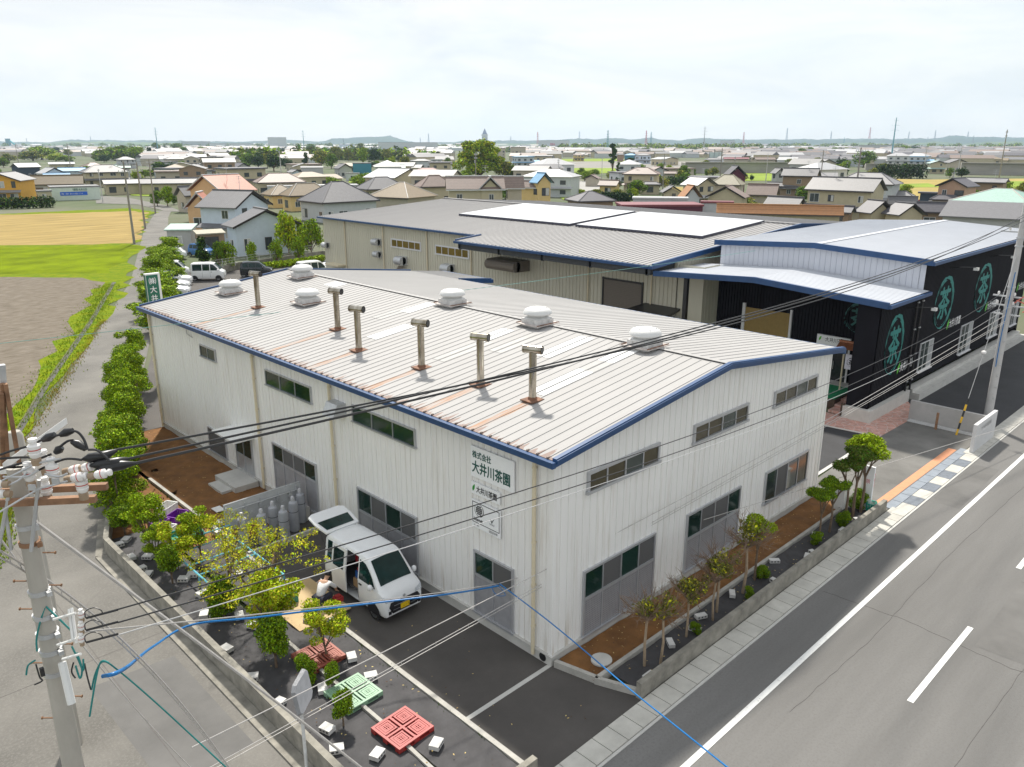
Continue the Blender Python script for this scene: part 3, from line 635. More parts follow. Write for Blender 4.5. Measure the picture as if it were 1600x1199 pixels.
# ================================================================ GROUND, ROADS, WALLS
def xy(px, py): p = G(px, py); return (p.x, p.y)
TOWN = mat('town_ground', (.045, .085, .012), .95, .3, .03, col2=(.15, .14, .10))
g = MB(); n = 24; S = 14000
g.quad((-S, -S, -.03), (S, -S, -.03), (S, S, -.03), (-S, S, -.03)); struct('ground', g, TOWN)
ASPH = mat('road_asphalt', (.158, .154, .148), .92, .20, .55, bump=.25, bscale=60, stretch=(.12, 1, 1), detail=9); ASPS = mat('street_asphalt', (.150, .142, .128), .92, .30, .30, bump=.2, bscale=50)
ASPD = mat('dark_asphalt', (.082, .074, .068), .85, .25, .4, bump=.3, bscale=60); ASPK = mat('fresh_asphalt', (.035, .035, .038), .8, .25, .6, bump=.3, bscale=60)
for m_, c_ in ((ASPH, (.125, .12, .112)), (ASPS, (.22, .21, .19)), (ASPD, (.075, .068, .062))):
    def _sp(t, P, nn):
        n2 = t.nodes.new('ShaderNodeTexNoise'); n2.inputs['Scale'].default_value = 14; n2.inputs['Detail'].default_value = 6; n2.inputs['Roughness'].default_value = .8; tcn = t.nodes.new('ShaderNodeTexCoord'); t.links.new(tcn.outputs['Object'], n2.inputs[0])
        r = t.nodes.new('ShaderNodeMapRange'); r.inputs[1].default_value = .48; r.inputs[2].default_value = .62; t.links.new(n2.outputs[0], r.inputs[0]); return r.outputs[0]
    overlay(m_, c_, _sp, .55)
def _crack(t, P, nn):
    v = t.nodes.new('ShaderNodeTexVoronoi'); v.feature = 'DISTANCE_TO_EDGE'; v.inputs['Scale'].default_value = .07
    n2 = t.nodes.new('ShaderNodeTexNoise'); n2.inputs['Scale'].default_value = 1.2; n2.inputs['Detail'].default_value = 6; tcn = t.nodes.new('ShaderNodeTexCoord')
    t.links.new(tcn.outputs['Object'], n2.inputs[0]); mxn = t.nodes.new('ShaderNodeMix'); mxn.data_type = 'RGBA'; mxn.inputs[0].default_value = .12
    t.links.new(tcn.outputs['Object'], mxn.inputs[6]); t.links.new(n2.outputs['Color'], mxn.inputs[7]); t.links.new(mxn.outputs[2], v.inputs['Vector'])
    return mathn(t, 'LESS_THAN', v.outputs['Distance'], .0018)
overlay(ASPS, (.14, .13, .12), _crack, .35)
# street and yard surfaces
g = MB(); g.sheet([(-60, -3.35), (220, -3.35), (220, -60), (-60, -60)], 0); struct('road', g, ASPH)
g = MB(); g.sheet([(-60, -3.35), (-6.75, -3.35), (-6.75, 16), (-5.25, 19), (26.3, 93), (49.2, 150.4), (57, 168), (53.4, 167.3), (37, 130), (15.4, 75.5), (-5.3, 31), (-5.9, 30), (-9.5, 18), (-13, 6), (-60, 0)], .004)
struct('street', g, ASPS)
g = MB(); g.sheet([(-3.2, -2.68), (.8, -2.68), (.35, -1.4), (.0, 0), (0, 13), (-3.2, 13)], .004); struct('driveway', g, ASPD)
g = MB(); g.sheet([(16.02, .9), (24.9, 1.1), (24.4, 16.3), (29.2, 16.3), (29.2, 62), (44, 76), (22, 80), (-1.7, 27.4), (16.02, 27.4)], .004); struct('parking_lot', g, ASPD)
g = MB(); g.sheet([(16.05, -2.62), (29, -2.62), (29, .95), (25, 1.05), (16.05, .7)], .006); struct('forecourt', g, mat('forecourt_asphalt', (.155, .15, .14), .9, .3, .5, bump=.25, bscale=50))
g = MB(); g.sheet([(29.2, -3.0), (90, -3.0), (90, 2.2), (54, 2.2), (29.3, 2.2)], .008); struct('side_road', g, ASPK)
g = MB(); g.sheet([(24.9, .95), (29.9, .85), (32.0, 2.2), (26.9, 2.25), (26.7, 5.6), (24.3, 5.4)], .010); struct('paved_court', g, PINK)
g = MB(); g.sheet([(16.2, 3.5), (24.6, 3.9), (24.9, 1.15), (18, .95), (16.2, .9)], .009); struct('dark_apron', g, ASPK)
SOIL = mat('orange_soil', (.25, .115, .034), .95, .35, 1.6, bump=1.0, bscale=9, col2=(.13, .058, .018), detail=9); SHEET = mat('weed_sheet', (.052, .050, .053), .8, .3, 1.5, bump=.35, bscale=2.5)
def rough_sheet(name, x0, y0, x1, y1, z, amp, m, st=.18, **k):
    nx, ny = max(2, int((x1-x0)/st)), max(2, int((y1-y0)/st)); g = MB(); v = []
    for j in range(ny+1):
        for i in range(nx+1):
            x, y = x0+(x1-x0)*i/nx, y0+(y1-y0)*j/ny
            v.append((x, y, z+amp*(math.sin(x*3.1+y*1.7)+math.sin(x*1.3-y*4.3+1)+.8*math.sin(x*7+y*5.1)+.7*math.sin(y*9.3-x*6))*.35+random.uniform(-.2, .2)*amp))
    g.add(v, [(j*(nx+1)+i, j*(nx+1)+i+1, (j+1)*(nx+1)+i+1, (j+1)*(nx+1)+i) for j in range(ny) for i in range(nx)])
    me = g.build(name, m, kind='structure', **k); return me
rough_sheet('soil_bed', -3.1, 13, -.06, 27.2, .05, .03, SOIL); rough_sheet('soil_bed', .25, -1.35, 15.9, -.08, .10, .035, SOIL)
rough_sheet('weed_sheet', -6.55, -2.3, -4.9, 16.2, .09, .028, SHEET); rough_sheet('weed_sheet', -4.75, -2.3, -3.35, 13.5, .09, .028, SHEET); rough_sheet('weed_sheet', .8, -2.42, 15.9, -1.5, .14, .03, SHEET)
g = MB(); g.sheet([(-4.8, 13.4), (-3.3, 13.4), (-3.2, 27.3), (-1.9, 27.3), (-5.2, 19), (-6.5, 16.1)], .03); struct('verge_soil', g, SOIL)
# kerbs
def kerb(name, pts, wd, z0, z1, m, **k):
    g = MB()
    for (xa, ya), (xb, yb) in zip(pts[:-1], pts[1:]):
        d = Vector((xb-xa, yb-ya)); d.normalize(); q = Vector((-d.y, d.x))*wd/2
        g.prism([(xa-q.x, ya-q.y), (xb-q.x, yb-q.y), (xb+q.x, yb+q.y), (xa+q.x, ya+q.y)], z0, z1)
    return g.build(name, m, **k)
kerb('kerb', [(-3.25, -2.55), (-3.25, 13.2)], .14, 0, .12, CONC, kind='structure'); kerb('kerb', [(-3.18, 13.2), (-3.18, 20.8)], .13, 0, .16, CONC, kind='structure')
kerb('kerb', [(-4.82, 6), (-4.82, 1.2), (-4.95, -2.3)], .10, 0, .16, CONC, kind='structure'); kerb('kerb', [(.35, -1.42), (15.7, -1.42)], .12, 0, .24, CONC, kind='structure')
kerb('kerb', [(.05, -.10), (.35, -1.42)], .13, 0, .2, CONC, kind='structure'); kerb('kerb', [(.3, -1.35), (.75, -2.5)], .12, 0, .2, CONC, kind='structure')
kerb('drain_strip', [(-3.25, .0), (-.05, .02)], .13, 0, .015, CONCL, kind='structure'); kerb('drain_strip', [(16.1, .92), (25.0, 1.08)], .16, 0, .02, CONCL, kind='structure')
kerb('drain_strip', [(25.0, 1.08), (24.35, 5.5)], .16, 0, .019, CONCL, kind='structure')
# low concrete boundary walls
kerb('boundary_wall', [(-6.68, -2.55), (-6.68, 15.4), (-5.35, 18.9), (-4.2, 21.6)], .17, 0, .62, CONCD, label='low weathered concrete boundary wall along the left street', cat='wall')
kerb('boundary_wall', [(.62, -2.56), (16.65, -2.56)], .16, 0, .50, CONCD, label='low weathered concrete wall between the planting strip and the main road', cat='wall')
kerb('boundary_wall', [(-6.6, -2.48), (-3.2, -2.48)], .16, 0, .5, CONCD, label='short low concrete wall at the bottom corner beside the covered beds', cat='wall')
kerb('wall_footing', [(-6.95, -2.5), (-6.95, 15.3), (-5.9, 18.3)], .35, 0, .05, CONCD, kind='structure')
# gutter slabs along the main road
g = MB()
x = -3.2
while x < 46:
    if not (-3.2 < x < .4 and False):
        if 17.0 < x < 25.6:
            pass
        else: g.box(x+.012, -3.33, 0, x+.588, -2.68, .045)
    x += .6
struct('gutter_slabs', g, mat('pale_slab', (.50, .485, .44), .85, .14, 1.6))
g = MB(); g.box(-3.2, -3.42, 0, 46, -3.345, .02); struct('gutter_edge', g, CONCL)
g = MB(); gr = MB(); x = 17.0; k = 0
while x < 25.6:
    (gr if k % 2 else g).box(x+.01, -3.33, 0, x+(.95), -2.80, .03); x += .96; k += 1
struct('drain_slabs', g, mat('pale_slab', (.50, .485, .44)))
GRATE = mat('steel_grate', (.17, .19, .22), .5, .2)
o = gr.build('drain_grates', GRATE, kind='structure')
g = MB(); x = 17.0
while x < 25.9: g.box(x+.01, -2.78, 0, x+.9, -2.40, .03); x += .92
struct('bluish_grates', g, mat('bluish_grate', (.24, .27, .31), .6, .12, 3))
g = MB(); g.box(17.2, -2.34, .008, 25.8, -1.98, .014); struct('orange_marking', g, mat('salmon_marking', (.62, .28, .15), .8, .08, 4))
PAINT = mat('road_paint', (.74, .74, .72), .7, .06, 4)
def _worn(t, P, nn):
    n2 = t.nodes.new('ShaderNodeTexNoise'); n2.inputs['Scale'].default_value = 9; n2.inputs['Detail'].default_value = 9; n2.inputs['Roughness'].default_value = .8; tcn = t.nodes.new('ShaderNodeTexCoord'); t.links.new(tcn.outputs['Object'], n2.inputs[0])
    r = t.nodes.new('ShaderNodeMapRange'); r.inputs[1].default_value = .56; r.inputs[2].default_value = .66; t.links.new(n2.outputs[0], r.inputs[0]); return r.outputs[0]
overlay(PAINT, (.30, .29, .28), _worn, .8)
g = MB(); g.box(-40, -4.86, .004, 200, -4.70, .009); 
for x in (-14.1, -4.2, 5.63, 15.4, 25.2, 35, 45): g.box(x, -7.68, .004, x+4.8, -7.52, .009)
struct('lane_marking', g, PAINT)
# tar seams and joint lines on the street
TAR = mat('tar_seam', (.10, .09, .085), .8, .3)
g = MB(); g.box(-9.0, -3, .006, -8.985, 21, .008); g.box(-13, 9.2, .006, -7, 9.212, .008); 
for pts in [[(9.2, -3.6), (9.4, -6), (9.1, -9), (9.5, -14)], [(3, -5.6), (8, -5.75), (15, -5.6), (24, -5.8), (40, -5.6)], [(14.5, -7.9), (14.7, -10), (14.4, -14), (14.9, -20)], [(-2, -9.3), (5, -9.2), (14, -9.4), (26, -9.3)]]:
    q_ = []
    for (xa, ya), (xb, yb) in zip(pts[:-1], pts[1:]):
        for k in range(14): q_.append((xa+(xb-xa)*k/14+random.uniform(-.03, .03), ya+(yb-ya)*k/14+random.uniform(-.03, .03), .004))
    g.tube(q_, .004, 4)
struct('tar_seam', g, TAR)
g = MB(); g.sheet([(9.5, -8.0), (14.4, -7.9), (14.5, -12.6), (9.6, -12.8)], .003); g.sheet([(19, -3.5), (24.5, -3.5), (24.6, -4.5), (19, -4.6)], .003); g.sheet([(-9.5, 3), (-7.4, 3), (-7.4, 7.8), (-9.6, 8)], .0055); struct('asphalt_patch', g, mat('patched_asphalt', (.138, .134, .128), .92, .18, .6, bump=.3, bscale=60))
# manhole in the soil strip
g = MB(); g.lathe((1.05, -.95, .12), [(.30, 0), (.30, .05), (.25, .055), (.01, .056)], 24); g.build('manhole', CONCL, label='round concrete manhole cover in the soil strip near the factory corner', cat='manhole')
# loose parts of the yard: door step, retaining walls around gas store
g = MB(); g.box(-1.15, 16.9, 0, -.1, 18.8, .3); g.box(-1.6, 17.2, 0, -1.15, 18.5, .15); g.build('door_step', CONCL, label='grey concrete door step on the orange soil by the side door', cat='step')
g = MB(); g.box(-1.35, 12.7, 0, -.1, 12.85, .55); g.box(-1.35, 14.85, 0, -.1, 15.0, .5); g.box(-1.5, 12.7, 0, -1.35, 15.0, .5); g.build('low_wall', CONCL, label='low concrete block enclosure beside the gas cylinders', cat='wall')
# grey concrete walls by the utility pole
g = MB(); g.box(28.82, -2.95, 0, 29.0, 1.0, 1.05); g.build('concrete_wall', mat('smooth_concrete', (.42, .41, .40), .8, .12, 1.2), label='smooth grey concrete wall across the forecourt behind the striped guy wire', cat='wall')
t = thing('entrance_wall', 'pale entrance wall with raised dark lettering at the foot of the right utility pole', 'wall', (27, -3, 0))
g = MB(); g.box(25.85, -3.02, 0, 28.98, -2.86, 1.42); g.build('wall', mat('entrance_wall_paint', (.60, .60, .60), .7, .06, 2), t)
g = MB(); text_mesh(g, '大井川茶園', .22, (26.6, -3.02, 1.02), (1, 0, 0), (0, 0, 1), sx=1.4, bold=.004, lift=.006); g.build('lettering', GALV, t)
g = MB(); g.box(28.4, -2.8, 0, 28.8, .9, .05); g.box(28.5, -2.8, 0, 28.55, .9, .09); struct('gravel_edge', g, mat('white_gravel', (.6, .6, .6), .9, .3, 30, bump=1))
# rice fields on the left
DRY = mat('ploughed_earth', (.22, .19, .155), .95, .3, 1.6, bump=1.0, bscale=4, col2=(.12, .10, .075), stretch=(.6, 1.3, 1), spec=.1); STRAW = mat('straw_stubble', (.32, .235, .09), .95, .3, .35, bump=.5, bscale=3, stretch=(.25, 1.6, 1), spec=.1); RICE = mat('young_rice', (.145, .195, .001), .95, .35, .2, spec=.05); GRASS = mat('verge_grass', (.08, .16, .004), .9, .5, .9, bump=1, bscale=6, col2=(.21, .23, .006), spec=.05)
def rag(pts, amp=.35, st=2.5):
    r = random.Random(len(pts)); out = []
    for a, b in zip(pts, pts[1:]+pts[:1]):
        a, b = Vector(a), Vector(b); k = min(60, max(1, int((b-a).length/st)))
        for i in range(k): q = a.lerp(b, i/k); s_ = amp*min(3, 1+q.length/60); out.append((q.x+r.uniform(-s_, s_), q.y+r.uniform(-s_, s_)))
    return out
def poly(name, pts, m, z, **k):
    g = MB(); g.sheet(rag(pts), z); return struct(name, g, m)
poly('verge_grass', [(-13.2, 5), (-9.7, 18), (-6, 30), (15.2, 75.5), (36.5, 130), (53, 167), (52, 180), (20, 182), (-80, 240), (-220, 150), (-100, 20)], GRASS, .006)
poly('ploughed_field', [(-60, 10), (-13.8, 10), (-10.8, 18), (-7.4, 30), (12.8, 77), (12.6, 82), (6, 89), (-60, 135), (-130, 100)], DRY, .012)
poly('rice_field', [(-60, 138), (7, 91.5), (15.6, 82.5), (22.8, 97.5), (28.2, 106), (27.4, 108), (13, 117), (-90, 190), (-130, 150)], RICE, .012)
poly('stubble_field', [(-92, 196), (13.5, 121), (27, 110), (30, 113), (50, 164), (50, 170), (27, 179), (-30, 230)], STRAW, .014)
poly('stubble_field', [(-100, 202), (-38, 240), (-60, 260), (-200, 250)], STRAW, .014)
g = MB()
pts = [(-10.3, 17), (-6.9, 28), (-2, 39.5), (6, 57), (14.2, 76)]
for (xa, ya), (xb, yb) in zip(pts[:-1], pts[1:]):
    d = Vector((xb-xa, yb-ya)).normalized(); q = Vector((-d.y, d.x)); 
    for off, z1 in ((.35, .05),): g.prism([(xa+q.x*off, ya+q.y*off), (xb+q.x*off, yb+q.y*off), (xb+q.x*(off+.1), yb+q.y*(off+.1)), (xa+q.x*(off+.1), ya+q.y*(off+.1))], 0, z1)
    g.prism([(xa+q.x*.1, ya+q.y*.1), (xb+q.x*.1, yb+q.y*.1), (xb+q.x*.35, yb+q.y*.35), (xa+q.x*.35, ya+q.y*.35)], 0, .02, 1)
g.build('ditch', [mat('mossy_kerb', (.10, .10, .045), .9, .4, 4), mat('ditch_dark', (.03, .028, .02), .6)], kind='structure')

# fallen leaves and crumbs on the soil
r_ = random.Random(5)
for x0, y0, x1, y1, z, n in [(-3.0, 13.2, -.2, 27, .10, 260), (.4, -1.3, 15.8, -.2, .16, 300), (-3.1, -2.2, .2, 8, .006, 60), (-6.4, -2, -3.4, 12, .16, 160), (1, -2.4, 15.8, -1.6, .20, 160)]:
    g = MB()
    for _ in range(n):
        x, y, a, s_ = r_.uniform(x0, x1), r_.uniform(y0, y1), r_.uniform(0, 6.3), r_.uniform(.015, .04); c_, q_ = math.cos(a)*s_, math.sin(a)*s_
        g.add([(x-c_, y-q_, z), (x+q_*.5, y-c_*.5, z+.01), (x+c_, y+q_, z+.005), (x-q_*.5, y+c_*.5, z+.012)], [(0, 1, 2, 3)], r_.randrange(2))
    g.build('fallen_leaves', [mat('dry_leaf', (.55, .42, .16), .8, .3, rand=.4), mat('dark_crumb', (.09, .05, .025), .9, .2)], label='scattered fallen leaves and crumbs on the beds and yard', cat='leaves', kind='stuff')
# ================================================================ VEGETATION
def leaf(name, col, rand=.45):
    m = mat(name, col, .75, .25, 1.2, rand=rand, spec=.15); b = m.node_tree.nodes['Principled BSDF']
    return m
LF_BRIGHT = leaf('bright_foliage', (.18, .28, .006)); LF_MID = leaf('green_foliage', (.075, .15, .012)); LF_DARK = leaf('dark_foliage', (.022, .050, .012)); LF_YEL = leaf('yellow_foliage', (.46, .43, .02)); LF_OLIVE = leaf('olive_foliage', (.14, .15, .03))
LF_LIME = leaf('lime_foliage', (.31, .42, .008)); LF_RED = leaf('red_foliage', (.35, .02, .02)); TWIG = mat('twig', (.23, .16, .11), .9, .3, 6)
def leaf_mesh(name, clumps, n, size, mats, elong=1.5, seed=0, flat=0.0, up=.3, stray=.12):
    """crown of separate leaf sprays: clumps = [(x,y,z,rx,ry,rz)]; sprays sit through the outer part of each clump"""
    r = np.random.default_rng(seed); vol = np.array([(c[3]*c[4]*c[5])**(2/3) for c in clumps]); cnt = np.maximum(3, (n*vol/vol.sum()).astype(int)); P = []; D = []
    for c, k in zip(clumps, cnt):
        d = r.normal(size=(k, 3)); d /= np.linalg.norm(d, axis=1)[:, None]; rad = .45+.55*r.random(k)**.5; st = r.random(k) < stray; rad[st] *= 1.0+.28*r.random(st.sum())
        bump = 1+.16*np.sin(d[:, 0]*7+c[0]*5)*np.sin(d[:, 1]*6+c[1]*3)*np.sin(d[:, 2]*6+1)
        P.append(np.array(c[:3])+d*np.array(c[3:6])*(rad*bump)[:, None]); D.append(d)
    P = np.concatenate(P); D = np.concatenate(D); k = len(P)
    nrm = D*.6+r.normal(size=(k, 3))*.75; nrm[:, 2] += up; nrm /= np.linalg.norm(nrm, axis=1)[:, None]
    t = np.cross(nrm, r.normal(size=(k, 3))); t /= np.linalg.norm(t, axis=1)[:, None]; b = np.cross(nrm, t)
    s = size*(.6+.8*r.random(k))[:, None]; a, c2 = t*s*elong*.5, b*s*.5
    V = np.stack([P-a, P-c2*.8+a*.1, P+a, P+c2], 1).reshape(-1, 3)
    me = bpy.data.meshes.new(name); me.vertices.add(4*k); me.vertices.foreach_set('co', V.ravel()); me.loops.add(4*k); me.loops.foreach_set('vertex_index', np.arange(4*k)); me.polygons.add(k)
    me.polygons.foreach_set('loop_start', np.arange(k)*4); me.polygons.foreach_set('loop_total', np.full(k, 4))
    for m in mats: me.materials.append(m)
    if len(mats) > 1: me.polygons.foreach_set('material_index', (r.random(k)**1.6*len(mats)).astype(np.int32).clip(0, len(mats)-1))
    me.update(); me.validate(); return me
def limbs(mb, clumps, base=.06, fork=.35, seed=0, top=None):
    rg = random.Random(seed); h0 = min(c[2] for c in clumps)*fork
    mb.tube([(0, 0, 0), (rg.uniform(-.03, .03), rg.uniform(-.03, .03), h0*.6), (0, 0, h0)], [base*1.25, base, base*.85], 7)
    for c in (clumps[:14] if base > .06 else clumps[::3][:7]):
        mid = (c[0]*.45+rg.uniform(-.1, .1)*c[3], c[1]*.45+rg.uniform(-.1, .1)*c[3], h0+(c[2]-h0)*.5)
        mb.tube([(0, 0, h0*.96), mid, (c[0], c[1], c[2])], [base*.7, base*.45, base*.18], 5)
        for _ in range(3):
            e = (c[0]+rg.uniform(-.7, .7)*c[3], c[1]+rg.uniform(-.7, .7)*c[4], c[2]+rg.uniform(-.2, .7)*c[5]); mb.tube([mid, ((mid[0]+e[0])/2, (mid[1]+e[1])/2, (mid[2]+e[2])/2+.02), e], [base*.3, base*.2, base*.08], 4)
def make_tree(name, label, cat, clumps, n, size, mats, base=.06, loc=(0, 0, 0), seed=0, group=None, fork=.6, elong=1.5, up=.3, trunkm=None, stray=.3):
    t = thing(name, label, cat, loc, 0, group)
    w = MB(); limbs(w, clumps, base, fork, seed); w.build('trunk', trunkm or TRUNK, t, local=True)
    link('crown', leaf_mesh('crown', clumps, n, size, mats, elong, seed, up=up, stray=stray), t); return t
def rc(seed, k, R_, H0, H1, r0, r1, flat=1.0, cone=0):
    """random clump list within a crown radius R_ and heights H0..H1"""
    g = random.Random(seed); out = []
    for i in range(k):
        a = g.uniform(0, 2*PI); z = g.uniform(H0, H1); f = (z-H0)/max(.01, H1-H0); q = R_*math.sqrt(g.random())*(1-cone*f)*math.sqrt(max(.12, 1-(2*f-.8)**2*.6)); r = g.uniform(r0, r1)
        out.append((q*math.cos(a), q*math.sin(a), z, r, r, r*flat*g.uniform(.8, 1.1)))
    return out
# --- prototypes placed by their first use
class Proto:
    def __init__(s, f): s.f = f; s.o = None
    def put(s, loc, rz=0, label=None, group=None, scale=1, name=None):
        if s.o is None:
            s.o = s.f(); o = s.o; o.location = loc; o.rotation_euler = (0, 0, rz); o.scale = (scale,)*3 if isinstance(scale, (int, float)) else scale
            if label: o['label'] = label
            if group: o['group'] = group
            return o
        return copy_tree(s.o, loc, rz, label, group, scale)
def pr(name, cat, clumps, n, size, mats, **k): return Proto(lambda: make_tree(name, None, cat, clumps, n, size, mats, **k))
# pruned garden conifers (cloud trees), metres
P_CLOUD = [pr('pruned_conifer', 'tree', rc(31+i, 24, .62, .3, 2.0, .18, .34, .62), 14000, .040, [LF_BRIGHT, LF_LIME, LF_MID], seed=i, base=.05, fork=.5) for i in range(3)]
P_BUSH = [pr('pruned_bush', 'bush', rc(51+i, 14, .33, .15, .9, .13, .25, .8), 6500, .038, [LF_BRIGHT, LF_MID], seed=10+i, base=.03) for i in range(2)]
P_PAD = [pr('topiary_tree', 'tree', rc(61+i, 14, .46, 1.95, 2.35, .15, .26, .6), 9000, .036, m, seed=20+i, base=.04, fork=.6) for i, m in enumerate([[LF_LIME, LF_BRIGHT], [LF_BRIGHT, LF_MID], [LF_MID, LF_OLIVE]])]
def hpt(px, py, Z=1.0):       # the hedge line along the farm road
    p0, d = Vector((-4.7, 19.6)), Vector((31.0, 74.4)).normalized(); n = Vector((-d.y, d.x)); r = ray(px, py); t = (p0-Vector((CAM.x, CAM.y))).dot(n)/Vector((r.x, r.y)).dot(n); return CAM+r*t
GH = 'pruned conifers of the hedge beside the farm road'
hp = [(-5.45, 17.6, 1.25, 'first at the sharp corner of the boundary wall'), (-4.75, 19.4, 1.3, 'broad one just left of the orange soil'), (-4.3, 20.9, 1.35, 'between the soil bed and the street, behind the broad one'), (-3.5, 22.9, 1.15, 'beside the last third of the factory side wall'), (-2.75, 24.9, 1.3, 'dense one close to the left rear corner of the factory'), (-2.1, 26.6, 1.3, 'right at the left rear corner of the factory'), (-1.35, 28.5, 1.3, 'just past the rear corner of the factory'), (-.7, 30.4, 1.35, 'second past the rear corner of the factory'), (.1, 32.3, 1.35, 'third past the rear corner, near the green sign'), (.9, 34.4, 1.3, 'fourth past the rear corner, under the green sign'), (1.9, 36.8, 1.4, 'fifth past the rear corner, behind the green sign')]
for i, (x, y, s, lab) in enumerate(hp):
    P_CLOUD[i % 3].put((x, y, 0), i*1.3, 'bright green pruned conifer, '+lab, GH, (s*1.08, s*1.08, s*1.1))
for i, (x, y, lab) in enumerate([(-5.8, 16.2, 'under the leafy corner conifer'), (-3.9, 21.9, 'low between two hedge conifers beside the factory wall'), (-3.1, 23.9, 'dark low one against the kerb by the rear factory wall')]):
    P_BUSH[i % 2].put((x, y, 0), i, 'clipped green bush, '+lab, 'bushes at the hedge foot', 1.25)
# hedge further along, past the green roadside sign
HL = ['beside the green roadside sign', 'second past the green sign', 'third past the green sign, by the first white car', 'fourth past the green sign, level with the parked cars', 'fifth past the green sign, behind the white vans', 'second last of the far row, narrow', 'last of the far row, opposite the green-roofed shed']
for i, lab in enumerate(HL):
    t = i/6; y = 49+t*33; x = -4.7+(y-19.6)*.4167+.6
    for k in range(1):
        P_CLOUD[(i+1) % 3].put((x, y, 0), i*.9, 'bushy bright green hedge conifer, '+lab, GH, (2.7, 2.7, 1.75-.1*(i % 3)))
# trees in the covered beds (sheeted strip) on the left
P_ROUND = [pr('young_tree', 'tree', rc(71+i, 20, .58, .75, 1.95, .15, .30, .62), 6500, .042, m, seed=30+i, base=.035, fork=.5) for i, m in enumerate([[LF_BRIGHT, LF_LIME], [LF_LIME, LF_YEL]])]
for i, (x, y, s, pr_, lab) in enumerate([(-5.6, 14.3, 1.15, 0, 'young bright green tree beside the purple crates'), (-5.4, 12.4, .9, 1, 'small fresh green tree over the green plastic basket'), (-4.5, 12.6, 1.0, 0, 'young tree with flat pads left of the light blue frame'), (-5.75, 13.3, .75, 0, 'low leafy tree close to the street wall opposite the green basket')]):
    P_ROUND[pr_].put((x, y, .05), i*1.1, lab, 'young trees in the covered bed', s)
for i, (x, y, s, lab) in enumerate([(-5.9, 11.6, 1.0, 'dark green bush in the covered bed left of the light blue frame'), (-5.6, 8.4, 1.15, 'dense dark bush at the street end of the loose yellow tree'), (-5.6, 5.2, 1.15, 'tall green bush beside the red pallet'), (-5.4, 4.0, .7, 'scrubby bush between the wall and the traffic mirror'), (-5.55, 1.9, .75, 'low brown-green shrub below the traffic mirror')]):
    P_BUSH[i % 2].put((x, y, .05), i*2, lab, 'shrubs in the covered bed', (s, s, s*1.35))
# loose yellow-green trees over the beds
LOOSE = pr('loose_tree', 'tree', rc(91, 46, 2.0, 1.3, 2.9, .12, .34, .5), 3600, .046, [LF_YEL, LF_LIME, LF_YEL], seed=41, base=.06, fork=.35, stray=.8)
LOOSE.put((-4.6, 7.6, .05), .3, 'loose yellow-green tree spreading over the light blue frame and the kneeling person', None, 1)
LOOSE.put((-4.7, 9.9, .05), 2.6, 'smaller loose yellow tree whose upper sprays reach the gas cylinders', None, (.72, .72, .9))
P_ROUND[1].put((-4.4, 4.6, .05), 1.2, 'small fresh yellow-green tree overhanging the red pallet', None, .95)
P_ROUND[1].put((-5.2, 5.9, .05), 2.2, 'bright green tree at the street end of the covered beds', None, (1.2, 1.2, 1.35))
P_BUSH[0].put((-5.0, 3.3, .05), 2.2, 'little yellow-green shrub between the two pallets and the mirror post', None, (.55, .55, .8))
# front strip: topiaries and bare twiggy trees
def bare(i):
    g = random.Random(200+i); t = thing('bare_tree', None, 'tree', (0, 0, 0)); w = MB(); h = 1.15
    w.tube([(0, 0, 0), (g.uniform(-.04, .04), 0, h*.5), (0, 0, h)], [.035, .03, .026], 6)
    w.build('trunk', mat('pale_bark', (.33, .25, .17), .9, .2, 8), t, local=True); w = MB()
    for k in range(26):
        a = g.uniform(0, 2*PI); l = g.uniform(.3, .62); e = Vector((l*math.cos(a), l*math.sin(a), h+g.uniform(.1, .65))); m_ = Vector((e.x*.4, e.y*.4, h+.18)); w.tube([(0, 0, h-.03), m_, e], [.016, .010, .004], 4)
        for q in range(7):
            e2 = e+Vector((g.uniform(-.17, .17), g.uniform(-.17, .17), g.uniform(-.05, .2))); w.tube([m_.lerp(e, .3+.1*q), e2], [.006, .002], 3)
    w.build('twigs', TWIG, t, local=True)
    c = rc(300+i, 8, .4, h+.1, h+.5, .12, .2); link('crown', leaf_mesh('crown', c, [260, 900][i % 2], .05, [LF_OLIVE, LF_OLIVE, LF_YEL], seed=i), t); return t
PB = [Proto(lambda i=i: bare(i)) for i in range(2)]
for i, (x, y, s, pr_, lab) in enumerate([(1.7, -1.95, 1.3, 0, 'leafless twiggy tree nearest the factory corner'), (2.1, -2.2, 1.25, 0, 'second leafless twiggy tree beside the first one'), (3.65, -2.0, 1.1, 1, 'thin tree with sparse olive leaves between the bare ones'), (5.0, -2.05, 1.15, 1, 'sparse olive-leaved tree right of the white block'), (5.45, -1.9, 1.3, 0, 'twiggy half-bare tree leaning by the olive one'), (7.0, -1.9, 1.45, 0, 'tall bare tree left of the single green topiary')]):
    PB[pr_].put((x, y, .12), i*1.7, lab, 'trees of the front strip', s)
for i, (x, y, s, pr_, lab) in enumerate([(8.0, -1.75, .95, 0, 'round-headed lime green topiary alone on a thin trunk in front of the lower windows'), (12.1, -2.0, .9, 1, 'flat-headed topiary with dark trunk left of the soil end'), (13.1, -1.95, .95, 1, 'topiary with an even green head in the middle of the strip end'), (15.0, -2.0, 1.25, 2, 'tall olive topiary close to the white sign board'), (15.6, -2.05, 1.3, 0, 'tallest bright topiary at the end of the front strip'), (14.5, -1.9, 1.1, 2, 'slender tree with reddish leaves behind the tall topiaries')]):
    P_PAD[pr_].put((x, y, .12), i*1.3, lab, 'trees of the front strip', s)
